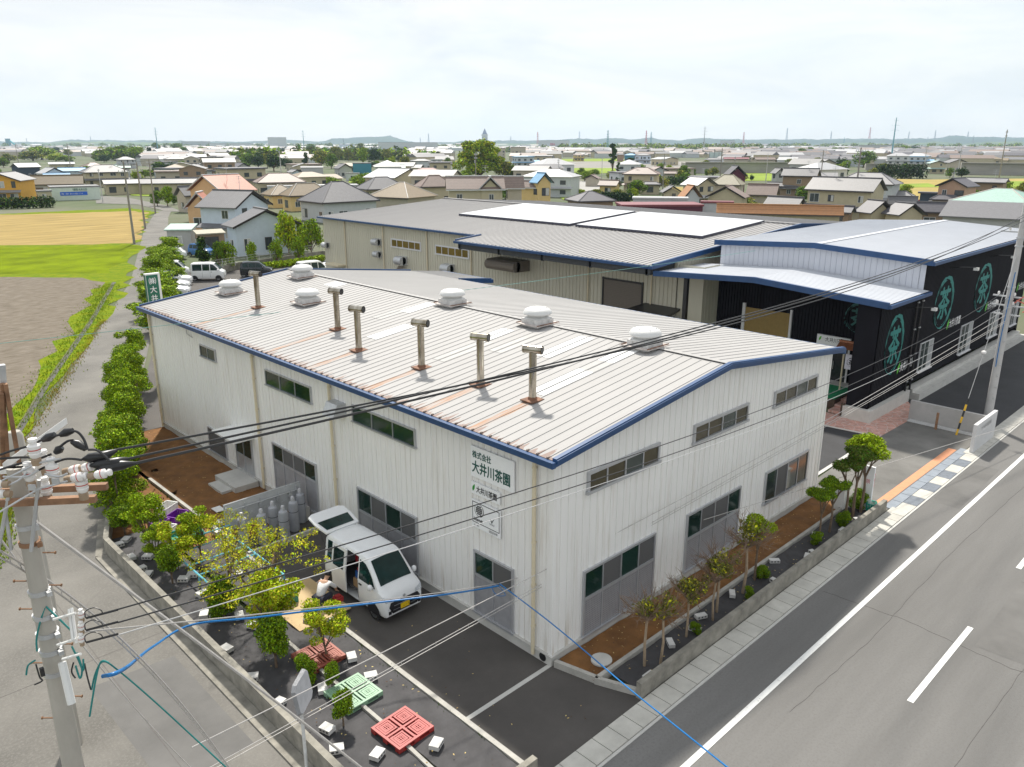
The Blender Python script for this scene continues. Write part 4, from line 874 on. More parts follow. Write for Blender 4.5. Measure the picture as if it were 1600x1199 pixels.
for i, (x, y, s, lab) in enumerate([(4.0, -2.05, .4, 'tiny green sprout at the foot of the thin olive tree'), (8.2, -1.9, .55, 'dark low shrub at the foot of the lime topiary'), (11.8, -2.1, .55, 'small dark shrub near the round white blocks'), (14.0, -2.1, .6, 'dark shrub between the tall topiaries'), (15.9, -1.8, .8, 'dense green bush beside the teal crate'), (6.9, -2.15, .4, 'small brown-green shrub under the tall bare tree')]):
    P_BUSH[1].put((x, y, .12), i, lab, 'shrubs of the front strip', s)
# grass tufts along edges
def tufts(name, lines, n, h, m, seed):
    r = random.Random(seed); g = MB()
    for _ in range(n):
        (x0, y0), (x1, y1), wd = r.choice(lines); t = r.random(); x = x0+(x1-x0)*t+r.gauss(0, wd); y = y0+(y1-y0)*t+r.gauss(0, wd)
        for _ in range(5):
            a = r.uniform(0, 2*PI); l = h*r.uniform(.4, 1.2); dx, dy = math.cos(a)*l*.5, math.sin(a)*l*.5; px_, py_ = -math.sin(a)*l*.14, math.cos(a)*l*.14
            g.add([(x-px_, y-py_, .0), (x+px_, y+py_, .0), (x+dx, y+dy, l)], [(0, 1, 2)])
    g.build(name, m, kind='stuff', label='loose tufts of grass and weeds along the kerbs and beds', cat='grass')
tufts('grass_tufts', [((-3.35, -1.5), (-3.35, 8), .08), ((-6.4, 8), (-6.2, 15.5), .2), ((-4.9, 3), (-4.9, 12), .15), ((-6.4, -2), (-3.3, -2.35), .08), ((-3.3, 13), (-3.25, 20), .15)], 420, .14, LF_MID, 1)
tufts('grass_tufts', [((-10.6, 18), (-7.2, 29), .5), ((-7.2, 29), (5.5, 57), .6), ((-9.9, 17), (-6.4, 28), .2), ((5.5, 57), (13, 75), .6)], 7000, .13, leaf('verge_blades', (.26, .36, .02)), 2)
tufts('grass_tufts', [((-9.6, 18), (-6.0, 29.5), .18), ((-6.0, 29.5), (6.7, 57), .2)], 1800, .11, leaf('dry_blades', (.40, .30, .04), .25), 3)
# ================================================================ THE TOWN BEHIND
occupied = []
def wallm(c): return mat('plaster_%s' % c, {'white': (.50, .52, .54), 'cream': (.48, .42, .29), 'peach': (.62, .40, .22), 'orange': (.68, .36, .05), 'beige': (.47, .42, .34), 'brown': (.30, .21, .14), 'grey': (.42, .42, .42), 'maroon': (.10, .02, .04), 'yellow': (.68, .50, .22), 'blue': (.54, .61, .70), 'pinkish': (.45, .28, .20), 'pale': (.54, .56, .56), 'dark': (.04, .06, .09), 'teal': (.05, .22, .30), 'mint': (.60, .68, .60)}[c], .8, .06, 1.2)
def roofm(c):
    m = MATS.get('roof_'+c)
    if m: return m
    col = {'grey': (.14, .137, .145), 'dgrey': (.10, .095, .11), 'lgrey': (.24, .235, .24), 'white': (.42, .42, .43), 'tan': (.22, .165, .10), 'salmon': (.42, .16, .10), 'green': (.28, .44, .38), 'pink': (.40, .22, .20), 'maroon': (.20, .045, .06), 'copper': (.42, .20, .085), 'blue': (.22, .42, .62), 'paleg': (.34, .46, .42), 'rosy': (.23, .17, .145), 'moss': (.17, .13, .075), 'khaki': (.30, .27, .19)}[c]
    m = mat('roof_'+c, col, .55, .13, 2.2, detail=6)
    def tile(t, P, nn):
        w = t.nodes.new('ShaderNodeTexWave'); w.bands_direction = 'Y'; w.inputs['Scale'].default_value = .95; w.inputs['Distortion'].default_value = .6; tcn = t.nodes.new('ShaderNodeTexCoord'); t.links.new(tcn.outputs['Object'], w.inputs['Vector'])
        return mathn(t, 'LESS_THAN', w.outputs['Fac'], .22)
    overlay(m, tuple(v*.6 for v in col), tile, .45); return m
TRIM = mat('dark_trim', (.055, .045, .045), .5, .2)
WINM = mat('house_window', (.05, .06, .07), .1, .4, 1.5, spec=.7); CURT = mat('white_curtain', (.5, .5, .48), .8, .2, 5)
def house(name, label, cat, c, rz, w, d, h, typ, rise, wc, rc_, wins=True, over=.55, trim=None, group=None, storeys=None, detail=True):
    t = thing(name, label, cat, (c[0], c[1], 0), rz, group); g = MB(); hw, hd = w/2, d/2
    g.box(-hw, -hd, 0, hw, hd, h)
    if typ == 'g': g.add([(-hw, -hd, h), (-hw, hd, h), (-hw, 0, h+rise*hd/(hd+over)), (hw, -hd, h), (hw, hd, h), (hw, 0, h+rise*hd/(hd+over))], [(0, 2, 1), (3, 4, 5)])
    if typ == 'G': g.add([(-hw, -hd, h), (hw, -hd, h), (0, -hd, h+rise*hw/(hw+over)), (-hw, hd, h), (hw, hd, h), (0, hd, h+rise*hw/(hw+over))], [(0, 1, 2), (3, 5, 4)])
    g.build('wall', wallm(wc), t, local=True)
    a, b = hw+over, hd+over; r = MB(); z0, z1 = h-.02, h+rise; th = .16; cap = MB()
    if typ == 'g':
        P = [(-a, -b, z0), (a, -b, z0), (a, 0, z1), (-a, 0, z1), (-a, b, z0), (a, b, z0)]
        for q in (P[:4], [P[3], P[2], P[5], P[4]]):
            v = [(x, y, z+th) for x, y, z in q]+[(x, y, z) for x, y, z in q]; r.add(v, [(0, 1, 2, 3), (7, 6, 5, 4), (0, 4, 5, 1), (1, 5, 6, 2), (2, 6, 7, 3), (3, 7, 4, 0)])
        cap.box(-a-.05, -.16, z1+th-.06, a+.05, .16, z1+th+.10)
    elif typ == 'G':
        P = [(-a, -b, z0), (0, -b, z1), (0, b, z1), (-a, b, z0)]; Q = [(0, -b, z1), (a, -b, z0), (a, b, z0), (0, b, z1)]
        for q in (P, Q):
            v = [(x, y, z+th) for x, y, z in q]+[(x, y, z) for x, y, z in q]; r.add(v, [(0, 1, 2, 3), (7, 6, 5, 4), (0, 4, 5, 1), (1, 5, 6, 2), (2, 6, 7, 3), (3, 7, 4, 0)])
        cap.box(-.16, -b-.05, z1+th-.06, .16, b+.05, z1+th+.10)
    elif typ == 'h':
        if a >= b: e = [(-(a-b), 0, z1+th), (a-b, 0, z1+th)]
        else: e = [(0, -(b-a), z1+th), (0, b-a, z1+th)]
        v = [(-a, -b, z0+th), (a, -b, z0+th), (a, b, z0+th), (-a, b, z0+th)]+e
        f = [(0, 1, 5, 4), (1, 2, 5), (2, 3, 4, 5), (3, 0, 4)] if a >= b else [(0, 1, 4), (1, 2, 5, 4), (2, 3, 5), (3, 0, 4, 5)]
        r.add(v, f); r.box(-a, -b, z0, a, b, z0+th)
        for p_, q_ in ((0, 4), (1, 5 if a >= b else 4), (2, 5), (3, 4 if a >= b else 5), (4, 5)):
            A, B = Vector(v[p_]), Vector(v[q_])
            if (A-B).length > .1: cap.tube([A, B], .11, 5)
    elif typ == 's':   # single pitch falling to the front
        q = [(-a, -b, z0), (a, -b, z0), (a, b, z1), (-a, b, z1)]; v = [(x, y, z+th) for x, y, z in q]+[(x, y, z) for x, y, z in q]; r.add(v, [(0, 1, 2, 3), (7, 6, 5, 4), (0, 4, 5, 1), (1, 5, 6, 2), (2, 6, 7, 3), (3, 7, 4, 0)])
        g2 = MB(); g2.prism([(-hw, -hd), (hw, -hd), (hw, hd), (-hw, hd)], h, h+.02)
    else: r.box(-a, -b, h+.001, a, b, h+.35)
    ro = r.build('roof', roofm(rc_), t, local=True)
    if detail and cap.v: cap.build('ridge', trim or (mat('ridge_tile', (.11, .105, .115), .5) if rc_ in ('grey', 'lgrey', 'dgrey') else mat('pale_ridge', (.50, .47, .43), .6) if rc_ in ('tan', 'pink', 'green') else mat('brown_ridge', (.22, .15, .13), .6) if rc_ == 'rosy' else roofm(rc_)), ro, local=True)
    if detail and typ in 'gGh':
        g = MB(); g.box(-a-.03, -b-.06, z0-.12, a+.03, -b-.003, z0+.06); g.box(-a-.05, -b, z0-.12, -a-.003, b, z0+.04) if typ == 'h' else None
        if typ == 'G':
            g = MB()
            for s in (-1, 1): g.add([(s*a, -b-.05, z0-.1), (0, -b-.05, z1-.1), (0, -b-.05, z1+th+.02), (s*a, -b-.05, z0+th+.02), (s*a, -b-.003, z0-.1), (0, -b-.003, z1-.1), (0, -b-.003, z1+th+.02), (s*a, -b-.003, z0+th+.02)], [(0, 1, 2, 3), (3, 2, 1, 0), (3, 2, 6, 7), (0, 4, 5, 1)])
        g.build('fascia', trim or TRIM, ro, local=True)
    if wins and detail and h > 4.7 and typ in 'ghG' and min(w, d) > 4:
        g = MB(); zp = 2.75
        g.add([(-hw-1.2, -hd-1.2, zp-.35), (hw+.3, -hd-1.2, zp-.35), (hw+.3, -hd, zp+.15), (-hw, -hd, zp+.15), (-hw-1.2, hd+.1, zp-.35), (-hw, hd+.1, zp+.15)], [(0, 1, 2, 3), (4, 0, 3, 5)]); g.box(-hw-1.2, -hd-1.2, zp-.47, hw+.3, -hd-1.1, zp-.36); g.box(-hw-1.2, -hd-1.09, zp-.47, -hw-1.1, hd+.1, zp-.36); g.build('pent_roof', roofm(rc_ if rc_ not in ('salmon', 'blue') else 'dgrey'), t, local=True)
        g = MB(); q = -1 if int(w*10) % 2 else 1; g.cyl((q*hw*.4, 0, h+rise*.6), (q*hw*.4, 0, h+rise+2.1), .035, n=4)
        for z_ in (1.2, 1.7, 2.0): g.box(q*hw*.4-.6, -.02, h+rise+z_, q*hw*.4+.6, .02, h+rise+z_+.04)
        g.build('antenna', GALV, t, local=True)
    if wins:
        st = storeys or max(1, round(h/2.8)); rg = random.Random(hash((round(w, 2), round(c[0], 1))) & 255)
        for s in range(st):
            zc = 1.45+s*2.75
            if zc+.5 > h: continue
            for face in (0, 1):
                ln = w if face == 0 else d; k = max(1, int(ln/2.7))
                for j in range(k):
                    if rg.random() < .18: continue
                    u = -ln/2+ln*(j+.5)/k+rg.uniform(-.3, .3); ww = rg.choice([.5, .85, .85, .4]); hh = rg.choice([.5, .55, .75])
                    mp = (lambda a_, z_, o_: (a_, -hd-o_, z_)) if face == 0 else (lambda a_, z_, o_: (-hw-o_, a_, z_))
                    if not detail:
                        continue
                    fr = MB(); fr.mbox(mp, u-ww-.07, u+ww+.07, zc-hh-.07, zc+hh+.07, 0, .05); q = fr.build('window', rg.choice([TRIM, ALUW]), t, local=True)
                    fr = MB(); fr.mbox(mp, u-ww, u-.03, zc-hh, zc+hh, .05, .06); fr.mbox(mp, u+.03, u+ww, zc-hh, zc+hh, .05, .065, 1 if rg.random() < .3 else 0); fr.build('pane', [WINM, CURT], q, local=True)
    occupied.append((c[0], c[1], (w+d)/2+5)); return t
def viewangle(P): v = Vector(P[:2])-Vector(CAM[:2]); return math.atan2(v.y, v.x)-PI/2
def hs(x0, x1, ye, h, typ, a, ratio, rise, wc, rc_, label, name='house', cat='house', over=.55, **k):
    xm = (x0+x1)/2; p = G(xm, ye, h); dist = (p-CAM).dot(FW); Wd = (x1-x0)/1240*dist; aa = R(a); w = Wd/(abs(math.cos(aa))+ratio*abs(math.sin(aa))); d = w*ratio
    va = viewangle(p); rz = va+aa; near = (abs(d*math.cos(aa))+abs(w*math.sin(aa)))/2   # the given line is the near eave
    f = Vector((math.cos(va+PI/2), math.sin(va+PI/2), 0)); c = p+f*near
    return house(name, label, cat, c, rz, max(1, w-2*over), max(1, d-2*over), h, typ, rise, wc, rc_, over=over, **k)
A = hs
A(-30, 54, 284, 5.0, 'G', -18, 1.3, 1.9, 'orange', 'lgrey', 'bright orange two-storey house with a front gable at the left edge')
A(78, 152, 293.5, 3.2, 'f', 6, .6, 0, 'mint', 'lgrey', 'pale green flat-roofed shop with a blue banner beside the orange house', name='shop', cat='shop', over=.1, wins=False)
A(57, 80, 300, 2.6, 'f', 6, 1, 0, 'cream', 'lgrey', 'cream lean-to annex left of the pale shop with the blue banner', name='annex', cat='annex', over=.2)
A(53, 130, 289, 3.0, 'g', -6, .5, 2.4, 'white', 'moss', 'old house with a mossy brown roof behind the pale shop')
A(161, 226, 288, 3.0, 'g', 8, .5, 1.1, 'cream', 'lgrey', 'long cream single-storey shop with a pale roof right of the road junction', name='shop', cat='shop')
A(222, 335, 287.5, 3.0, 'g', -8, .3, 1.2, 'cream', 'lgrey', 'very long low building with a whitish roof behind the farm road')
A(18, 62, 262, 4.5, 'g', 25, .8, 1.6, 'dark', 'white', 'dark barn with a pale slanting roof among trees on the left', name='barn', cat='barn')
A(58, 102, 272, 3.4, 'G', 20, 1.0, 2.0, 'white', 'white', 'white gabled house in front of the dark barn')
A(70, 108, 276, 2.6, 'g', 0, .5, 1.0, 'white', 'blue', 'low shed with a sky blue roof behind the mossy roof', name='shed', cat='shed')
A(92, 133, 268, 3.2, 'g', 5, .5, 1.3, 'blue', 'blue', 'blue-roofed house in the middle of the left cluster')
A(77, 115, 257, 3.5, 'g', 3, .5, 1.0, 'cream', 'white', 'low cream hall with a white roof below the round tree hill', name='hall', cat='hall')
A(126, 166, 262, 3.6, 'h', 20, .8, 2.0, 'cream', 'rosy', 'house with a faded pink hip roof behind the grey hip roof')
A(126, 200, 270, 4.8, 'h', 12, .6, 2.2, 'cream', 'grey', 'wide two-storey house with a grey hip roof left of the utility poles')
A(150, 202, 263, 5.2, 'g', 0, .4, 1.0, 'grey', 'paleg', 'long house with a pale green roof behind the grey hip roof')
A(181, 212, 250, 5.0, 'h', 10, .8, 1.6, 'white', 'lgrey', 'white house with pale roof against the dense trees on the left')
A(256, 292, 249, 4.6, 'h', 10, .7, 1.6, 'beige', 'lgrey', 'beige house with an overhanging pale hip roof left of the small grey roofed one')
A(297, 322, 263.5, 3.4, 'h', 20, 1, 1.8, 'cream', 'grey', 'small square house with a curved grey hip roof amid gardens')
A(240, 290, 240, 5.0, 'g', 0, .4, 1.6, 'white', 'lgrey', 'long low temple-like building with pale roofs under the dark trees', name='temple_hall', cat='hall')
A(343, 372, 264, 3.0, 'g', 0, .5, .9, 'white', 'lgrey', 'low white house in front of the grey-gabled house')
A(360, 392, 262, 3.8, 'G', 25, 1, 1.8, 'grey', 'dgrey', 'grey-gabled old house by the layered dark garden trees')
A(345, 372, 274.5, 2.6, 'f', 0, .4, 0, 'white', 'maroon', 'small white block with a dark red edge at the field path', name='shed', cat='shed')
A(272, 322, 307, 3.4, 'g', 32, .8, 1.9, 'beige', 'grey', 'single grey-roofed house at the bend of the farm road')
A(292, 402, 301, 5.6, 'G', -52, .8, 2.8, 'peach', 'salmon', 'peach house with a steep salmon tiled roof', trim=ALUW)
A(288, 340, 326, 3.8, 'G', -14, .9, 2.4, 'peach', 'salmon', 'small peach gabled wing in front of the salmon roof', trim=ALUW)
A(306, 428, 327, 5.1, 'G', 52, .8, 2.2, 'blue', 'grey', 'pale blue two-storey house with a grey gable roof by the parking lot')
A(347, 472, 356, 3.7, 'G', 20, .5, 2.0, 'blue', 'grey', 'pale blue single-storey wing with a low wide gable and two dark windows')
A(258, 309, 361, 3.0, 's', -18, .8, .5, 'grey', 'paleg', 'grey shed with a flat pale green roof beside the farm road', name='shed', cat='shed', over=.25)
A(303, 352, 367, 2.6, 's', 12, .6, .3, 'brown', 'khaki', 'flat beige carport roof between the shed and the pale blue house', name='carport', cat='carport', over=.2)
A(395, 478, 286, 3.6, 'h', 10, .6, 2.3, 'cream', 'rosy', 'cream house with a broad rosy ribbed hip roof left of a tall utility pole')
A(408, 468, 306, 2.8, 'h', 22, .9, 2.1, 'yellow', 'tan', 'low yellow house with a brown hip roof behind the pale blue house')
A(436, 522, 307, 3.2, 'h', 22, .6, 2.4, 'yellow', 'tan', 'yellow-walled house with a brown hip roof and pale seams')
A(462, 596, 318, 3.6, 'h', 30, .8, 3.4, 'white', 'grey', 'large white house with a wide grey hip roof in front of the warehouse')
A(572, 687, 311, 3.4, 'h', -40, .9, 2.8, 'beige', 'tan', 'beige house with a broad brown pyramid roof touching the warehouse edge')
A(553, 640, 297, 3.6, 'h', 25, .7, 2.6, 'cream', 'grey', 'cream house with a grey hip roof behind the brown pyramid roof')
A(566, 668, 279, 4.2, 'G', 55, .7, 2.4, 'cream', 'white', 'cream house with a white sloping roof and black verge')
A(645, 712, 293, 4.4, 'h', 18, .7, 2.4, 'cream', 'rosy', 'two-storey house with a rosy hip roof and dark upper windows')
A(640, 695, 271, 4.0, 'h', 20, .6, 1.6, 'beige', 'pink', 'house with a pinkish red hip roof at the foot of the great tree')
A(652, 712, 279, 4.4, 'h', 0, .6, 1.8, 'cream', 'rosy', 'house with a pale rosy roof between the red roof and the great tree')
A(694, 790, 297, 5.6, 'g', 4, .5, 2.3, 'cream', 'rosy', 'cream twin-gabled town house with rosy roofs, the left half', trim=ALUW)
A(745, 785, 296, 5.7, 'G', 6, .8, 2.2, 'cream', 'rosy', 'projecting cream gable with half-timber decoration in the twin-gabled house', trim=ALUW)
A(716, 737, 299, 4.9, 'G', 6, .8, 1.2, 'cream', 'rosy', 'small left dormer gable of the cream twin-gabled house', trim=ALUW)
A(786, 820, 295, 5.4, 'g', 8, .8, 2.2, 'beige', 'rosy', 'beige house with a rosy roof joined right of the twin gables', trim=ALUW)
A(806, 848, 294, 5.0, 'g', -30, .6, 1.4, 'khaki' if 0 else 'yellow', 'rosy', 'yellowish house with stepped brown roofs and a bay window', trim=ALUW)
A(826, 866, 287, 6.0, 'G', 30, .9, 2.0, 'yellow', 'blue', 'yellow gabled house with blue solar panels right of the bay window house')
A(448, 473, 270, 3.0, 'G', 25, 1.2, 1.0, 'blue', 'lgrey', 'light blue workshop with a pale gable beside the open shed', name='workshop', cat='workshop')
A(470, 505, 262.5, 4.4, 's', 0, .6, .4, 'grey', 'lgrey', 'open grey machinery shed with a flat roof in front of the woods', name='shed', cat='shed', over=.2)
A(520, 552, 264, 3.8, 'G', 22, 1, 1.9, 'grey', 'grey', 'old grey house with stacked gables in front of the woods')
A(540, 562, 272, 2.7, 'f', 0, .5, 0, 'white', 'lgrey', 'small white site cabin with two windows', name='cabin', cat='cabin', over=.1)
A(551, 580, 256, 5.5, 'f', 0, .8, 0, 'teal', 'grey', 'building wrapped in teal scaffold netting', name='building', cat='building', over=.05, wins=False)
A(418, 560, 292, 2.6, 'f', 4, .22, 0, 'white', 'white', 'long low white warehouse roof behind the brown hip roofs', name='depot', cat='depot', over=.1, wins=False)
A(590, 634, 263, 3.8, 'g', 5, .6, 1.2, 'pale', 'paleg', 'low house with a pale green roof among the garden trees')
A(640, 675, 252, 4.6, 'h', 8, .7, 1.0, 'white', 'lgrey', 'white house with a pale roof left of the great tree')
A(672, 692, 250, 5.5, 'f', 0, .8, 0, 'white', 'white', 'white boxy house beside the great tree')
A(855, 895, 259, 5.2, 'G', 40, .9, 1.6, 'mint', 'rosy', 'pale mint two-storey house with a gable beyond the dark garden trees')
A(912, 940, 280, 2.6, 'G', -14, 1.0, 1.2, 'beige', 'rosy', 'small beige garage hut with a gable roof', name='garage', cat='garage')
A(933, 972, 291, 2.6, 'g', -22, .7, 1.4, 'yellow', 'rosy', 'low yellow house with a brown roof left of the two-storey beige one')
A(972, 1034, 273, 5.4, 'h', -8, .7, 1.7, 'cream', 'rosy', 'cream two-storey house with a shallow hip roof and small balcony')
A(998, 1033, 289, 2.8, 'h', 0, .5, .6, 'cream', 'dgrey', 'single-storey front bay with a dark roof below the cream two-storey house', name='annex', cat='annex')
A(1008, 1046, 268, 3.6, 'G', 20, 1, 1.6, 'white', 'rosy', 'white gabled house with a curled ridge behind the cream two-storey house')
A(1036, 1062, 272, 3.0, 'g', 0, .6, .8, 'beige', 'rosy', 'low beige outbuilding right of the curled white gable', name='outbuilding', cat='outbuilding')
A(880, 964, 316, 2.9, 'h', 24, .9, 1.7, 'brown', 'dgrey', 'dark tiled hip roof with white striped edges right behind the solar panels')
A(958, 1100, 324, 3.0, 'f', 12, .5, 0, 'maroon', 'maroon', 'low building with a flat maroon roof behind the warehouse', name='workshop', cat='workshop', wins=False, over=.2)
A(988, 1075, 312, 3.3, 'f', 0, .4, 0, 'white', 'white', 'flat white roof just behind the maroon roof', name='workshop', cat='workshop', wins=False, over=.2)
A(1030, 1068, 302, 2.4, 'G', 10, 1, 1.5, 'cream', 'grey', 'small grey gable peeping over the flat white roof')
A(1058, 1098, 310, 3.2, 'G', 22, .9, 2.4, 'white', 'copper', 'steep white gable with an orange-brown roof beside the maroon roof')
A(1095, 1146, 318, 3.2, 'f', 0, .4, 0, 'white', 'maroon', 'flat maroon-edged roof with white parapet', name='workshop', cat='workshop', wins=False, over=.2)
A(1062, 1122, 291, 5.0, 'G', 48, .8, 1.6, 'cream', 'white', 'cream two-storey house with a whitish roof left of a tall pole')
A(1108, 1166, 290, 4.6, 'h', -15, .7, 2.2, 'beige', 'khaki', 'house with a mottled khaki hip roof in front of the maroon gable')
A(1128, 1168, 276, 5.5, 'G', 18, .9, 2.6, 'maroon', 'dgrey', 'maroon house with a steep black gable')
A(1102, 1172, 310, 3.2, 'G', -12, .7, 2.2, 'cream', 'rosy', 'old house with a big brown-grey roof and cream gable panel')
A(1165, 1218, 306, 3.2, 'g', -10, .7, 2.2, 'beige', 'rosy', 'ribbed brown-grey roof joined right of the cream gable panel')
A(1120, 1312, 336, 3.2, 'g', 3, .12, 1.3, 'cream', 'copper', 'long low building with an orange-brown sheet roof behind the white roofs', name='hall', cat='hall', wins=False)
A(1221, 1282, 276, 5.6, 'g', -12, .6, 1.9, 'brown', 'grey', 'brown two-storey house with a grey tiled roof')
A(1203, 1228, 272, 4.8, 'G', 30, 1, 1.6, 'grey', 'grey', 'grey-roofed house half hidden left of the brown two-storey house')
A(1198, 1248, 292, 2.8, 'g', -6, .5, .9, 'brown', 'grey', 'single-storey wing with a grey roof and veranda in front of the brown house', name='annex', cat='annex')
A(1190, 1262, 327, 3.0, 'g', -30, .6, 1.8, 'cream', 'grey', 'cream wing with a long grey tiled roof left of the big veranda house')
A(1258, 1384, 300, 5.6, 'g', -22, .55, 2.2, 'cream', 'grey', 'big two-storey farmhouse with dark framed windows under a grey tiled roof')
A(1252, 1336, 333, 2.9, 'g', -22, .3, 1.0, 'brown', 'dgrey', 'dark tiled veranda roof along the foot of the big farmhouse', name='annex', cat='annex')
A(1303, 1408, 289, 5.6, 'h', -15, .6, 2.2, 'white', 'lgrey', 'white two-storey house with a pale hip roof behind the big farmhouse')
A(1386, 1428, 308, 3.0, 'h', -6, .7, 1.0, 'white', 'lgrey', 'white single-storey annex with a black gutter right of the white house', name='annex', cat='annex')
A(1336, 1398, 335, 3.0, 'G', 40, .8, 1.9, 'cream', 'dgrey', 'dark tiled gable roof at the foot of the farmhouse')
A(1378, 1446, 338, 3.0, 'G', 40, .8, 1.7, 'cream', 'dgrey', 'second dark tiled gable roof further right of the farmhouse')
A(1386, 1432, 321, 3.0, 'g', 6, .5, 1.4, 'cream', 'grey', 'pale tiled roof beside the red bush')
A(1432, 1500, 333, 2.8, 'g', 4, .5, 1.5, 'brown', 'dgrey', 'flat-looking dark roof behind the climbing plant')
A(1464, 1528, 293, 5.4, 'G', -24, .9, 1.6, 'pinkish', 'dgrey', 'pinkish brown two-storey house with a dark gable')
A(1510, 1574, 286, 5.4, 'g', -10, .7, .8, 'brown', 'lgrey', 'tan two-storey house with a flat pale grey roof right of the pinkish one')
A(1436, 1472, 303, 2.8, 'f', 0, .5, 0, 'dark', 'dgrey', 'dark blue metal shed left of the pinkish house', name='shed', cat='shed', wins=False)
A(1455, 1500, 313, 2.8, 'h', 0, .5, .8, 'brown', 'dgrey', 'dark porch roof below the pinkish brown house', name='annex', cat='annex')
A(1488, 1640, 320, 3.1, 'h', -22, .8, 2.4, 'yellow', 'green', 'yellow-walled house with a pale green metal hip roof and a ring mark')
A(1478, 1700, 345, 3.2, 's', -4, .4, 1.9, 'grey', 'grey', 'large slate grey sloping roof right behind the white roofs', name='hall', cat='hall', wins=False)
A(1272, 1308, 256, 5.0, 'G', 20, .9, 1.8, 'beige', 'lgrey', 'beige house with a pale roof beside the bright round tree')
A(1402, 1496, 243, 5.5, 'f', 4, .3, 0, 'pale', 'white', 'long white warehouse with four dark doors beyond the wide dark hedge', name='depot', cat='depot', over=.2)
A(1448, 1478, 256, 4.8, 'G', 16, 1, 1.2, 'cream', 'paleg', 'cream house with an arched pale roof and a dark red fence')
A(1474, 1512, 255, 4.6, 'G', 24, .9, 1.8, 'beige', 'grey', 'beige house with double gables next to the arched roof')
A(1434, 1466, 239, 6.0, 'G', 15, 1, 1.4, 'white', 'white', 'white gabled roof peeping over the long white warehouse')
A(975, 996, 243, 5.5, 'h', 0, .8, 1.2, 'teal', 'teal' if 0 else 'blue', 'teal blue two-storey shop left of the cream hall', name='shop', cat='shop')
A(992, 1018, 243, 6.0, 'h', 0, .8, 1.2, 'blue', 'lgrey', 'pale roofed white house joined to the teal shop')
A(1016, 1062, 249.5, 4.0, 'G', 52, .7, 1.3, 'cream', 'white', 'cream hall with a broad white roof below the wooded ridge', name='hall', cat='hall')
A(894, 914, 243, 4.8, 'h', 10, .8, 1.4, 'yellow', 'rosy', 'yellowish cottage with a brown roof beyond the grey field')
A(963, 976, 242, 5.5, 'h', 10, .8, 1.2, 'brown', 'lgrey', 'narrow brown house beyond the tall pine')
A(1100, 1128, 250, 4.0, 'h', 10, .5, 1.0, 'white', 'lgrey', 'low white shop left in the row below the long net fence', name='shop', cat='shop')
A(1130, 1170, 249, 4.5, 'g', 5, .4, 1.0, 'beige', 'maroon', 'shop with a dark red roof in the row below the net fence', name='shop', cat='shop')
A(1176, 1212, 250, 4.2, 'g', 20, .5, 1.4, 'beige', 'rosy', 'house with a rosy roof right in the row below the net fence')
A(777, 790, 232, 10, 'f', 0, .6, 0, 'beige', 'pinkish' if 0 else 'rosy', 'pale apartment block right of the great tree', name='apartment_block', cat='apartment block', over=.3, storeys=3)
A(797, 822, 230.5, 11, 'f', 6, .5, 0, 'beige', 'rosy', 'larger apartment block with a brown roof right of the first one', name='apartment_block', cat='apartment block', over=.3, storeys=3)
# lettering and banner on the pale shop
def oncam(px, py, dist): return CAM+ray(px, py)*dist
c = G(114, 293.5, 3.2); va = viewangle(c)+R(6); rr = Vector((math.cos(va), math.sin(va), 0)); ff = Vector((math.sin(va), -math.cos(va), 0))
shop = [o for o in COL.objects if o.type == 'EMPTY' and o.get('label', '').startswith('pale green flat-roofed shop')][0]
dd = (c-CAM).dot(FW); s = dd/1240
bn = thing('banner', 'bright blue lettered banner on the front of the pale green shop', 'banner', (c.x, c.y, 2)); front = shop.location+ff*0
hd_ = 0
for v in [o for o in shop.children if o.name.startswith('wall')]: hd_ = -min(q.co.y for q in v.data.vertices)
o0 = Vector(shop.location)+ff*(hd_+.03)
g = MB(); P = [o0-rr*s*22+Vector((0, 0, 1.25)), o0+rr*s*16+Vector((0, 0, 1.25)), o0+rr*s*16+Vector((0, 0, 2.15)), o0-rr*s*22+Vector((0, 0, 2.15))]; g.add(P+[p+ff*.05 for p in P], [(4, 5, 6, 7), (3, 2, 6, 7), (0, 4, 5, 1), (0, 3, 7, 4), (1, 5, 6, 2)]); g.build('panel', mat('banner_blue', (.01, .12, .60), .4), bn)
g = MB(); text_mesh(g, '理容・美容・着付 お気軽にどうぞ', .42, o0-rr*s*20.5+ff*.06+Vector((0, 0, 1.5)), rr, (0, 0, 1), sx=.78); g.build('lettering', WINK, bn)
g = MB(); text_mesh(g, '三 美容院 大井川店', .62, o0-rr*s*6+ff*.02+Vector((0, 0, 2.45)), rr, (0, 0, 1), sx=.8, bold=.01); g.build('lettering', INK, shop)
for o in [shop.children[-1]]: pass
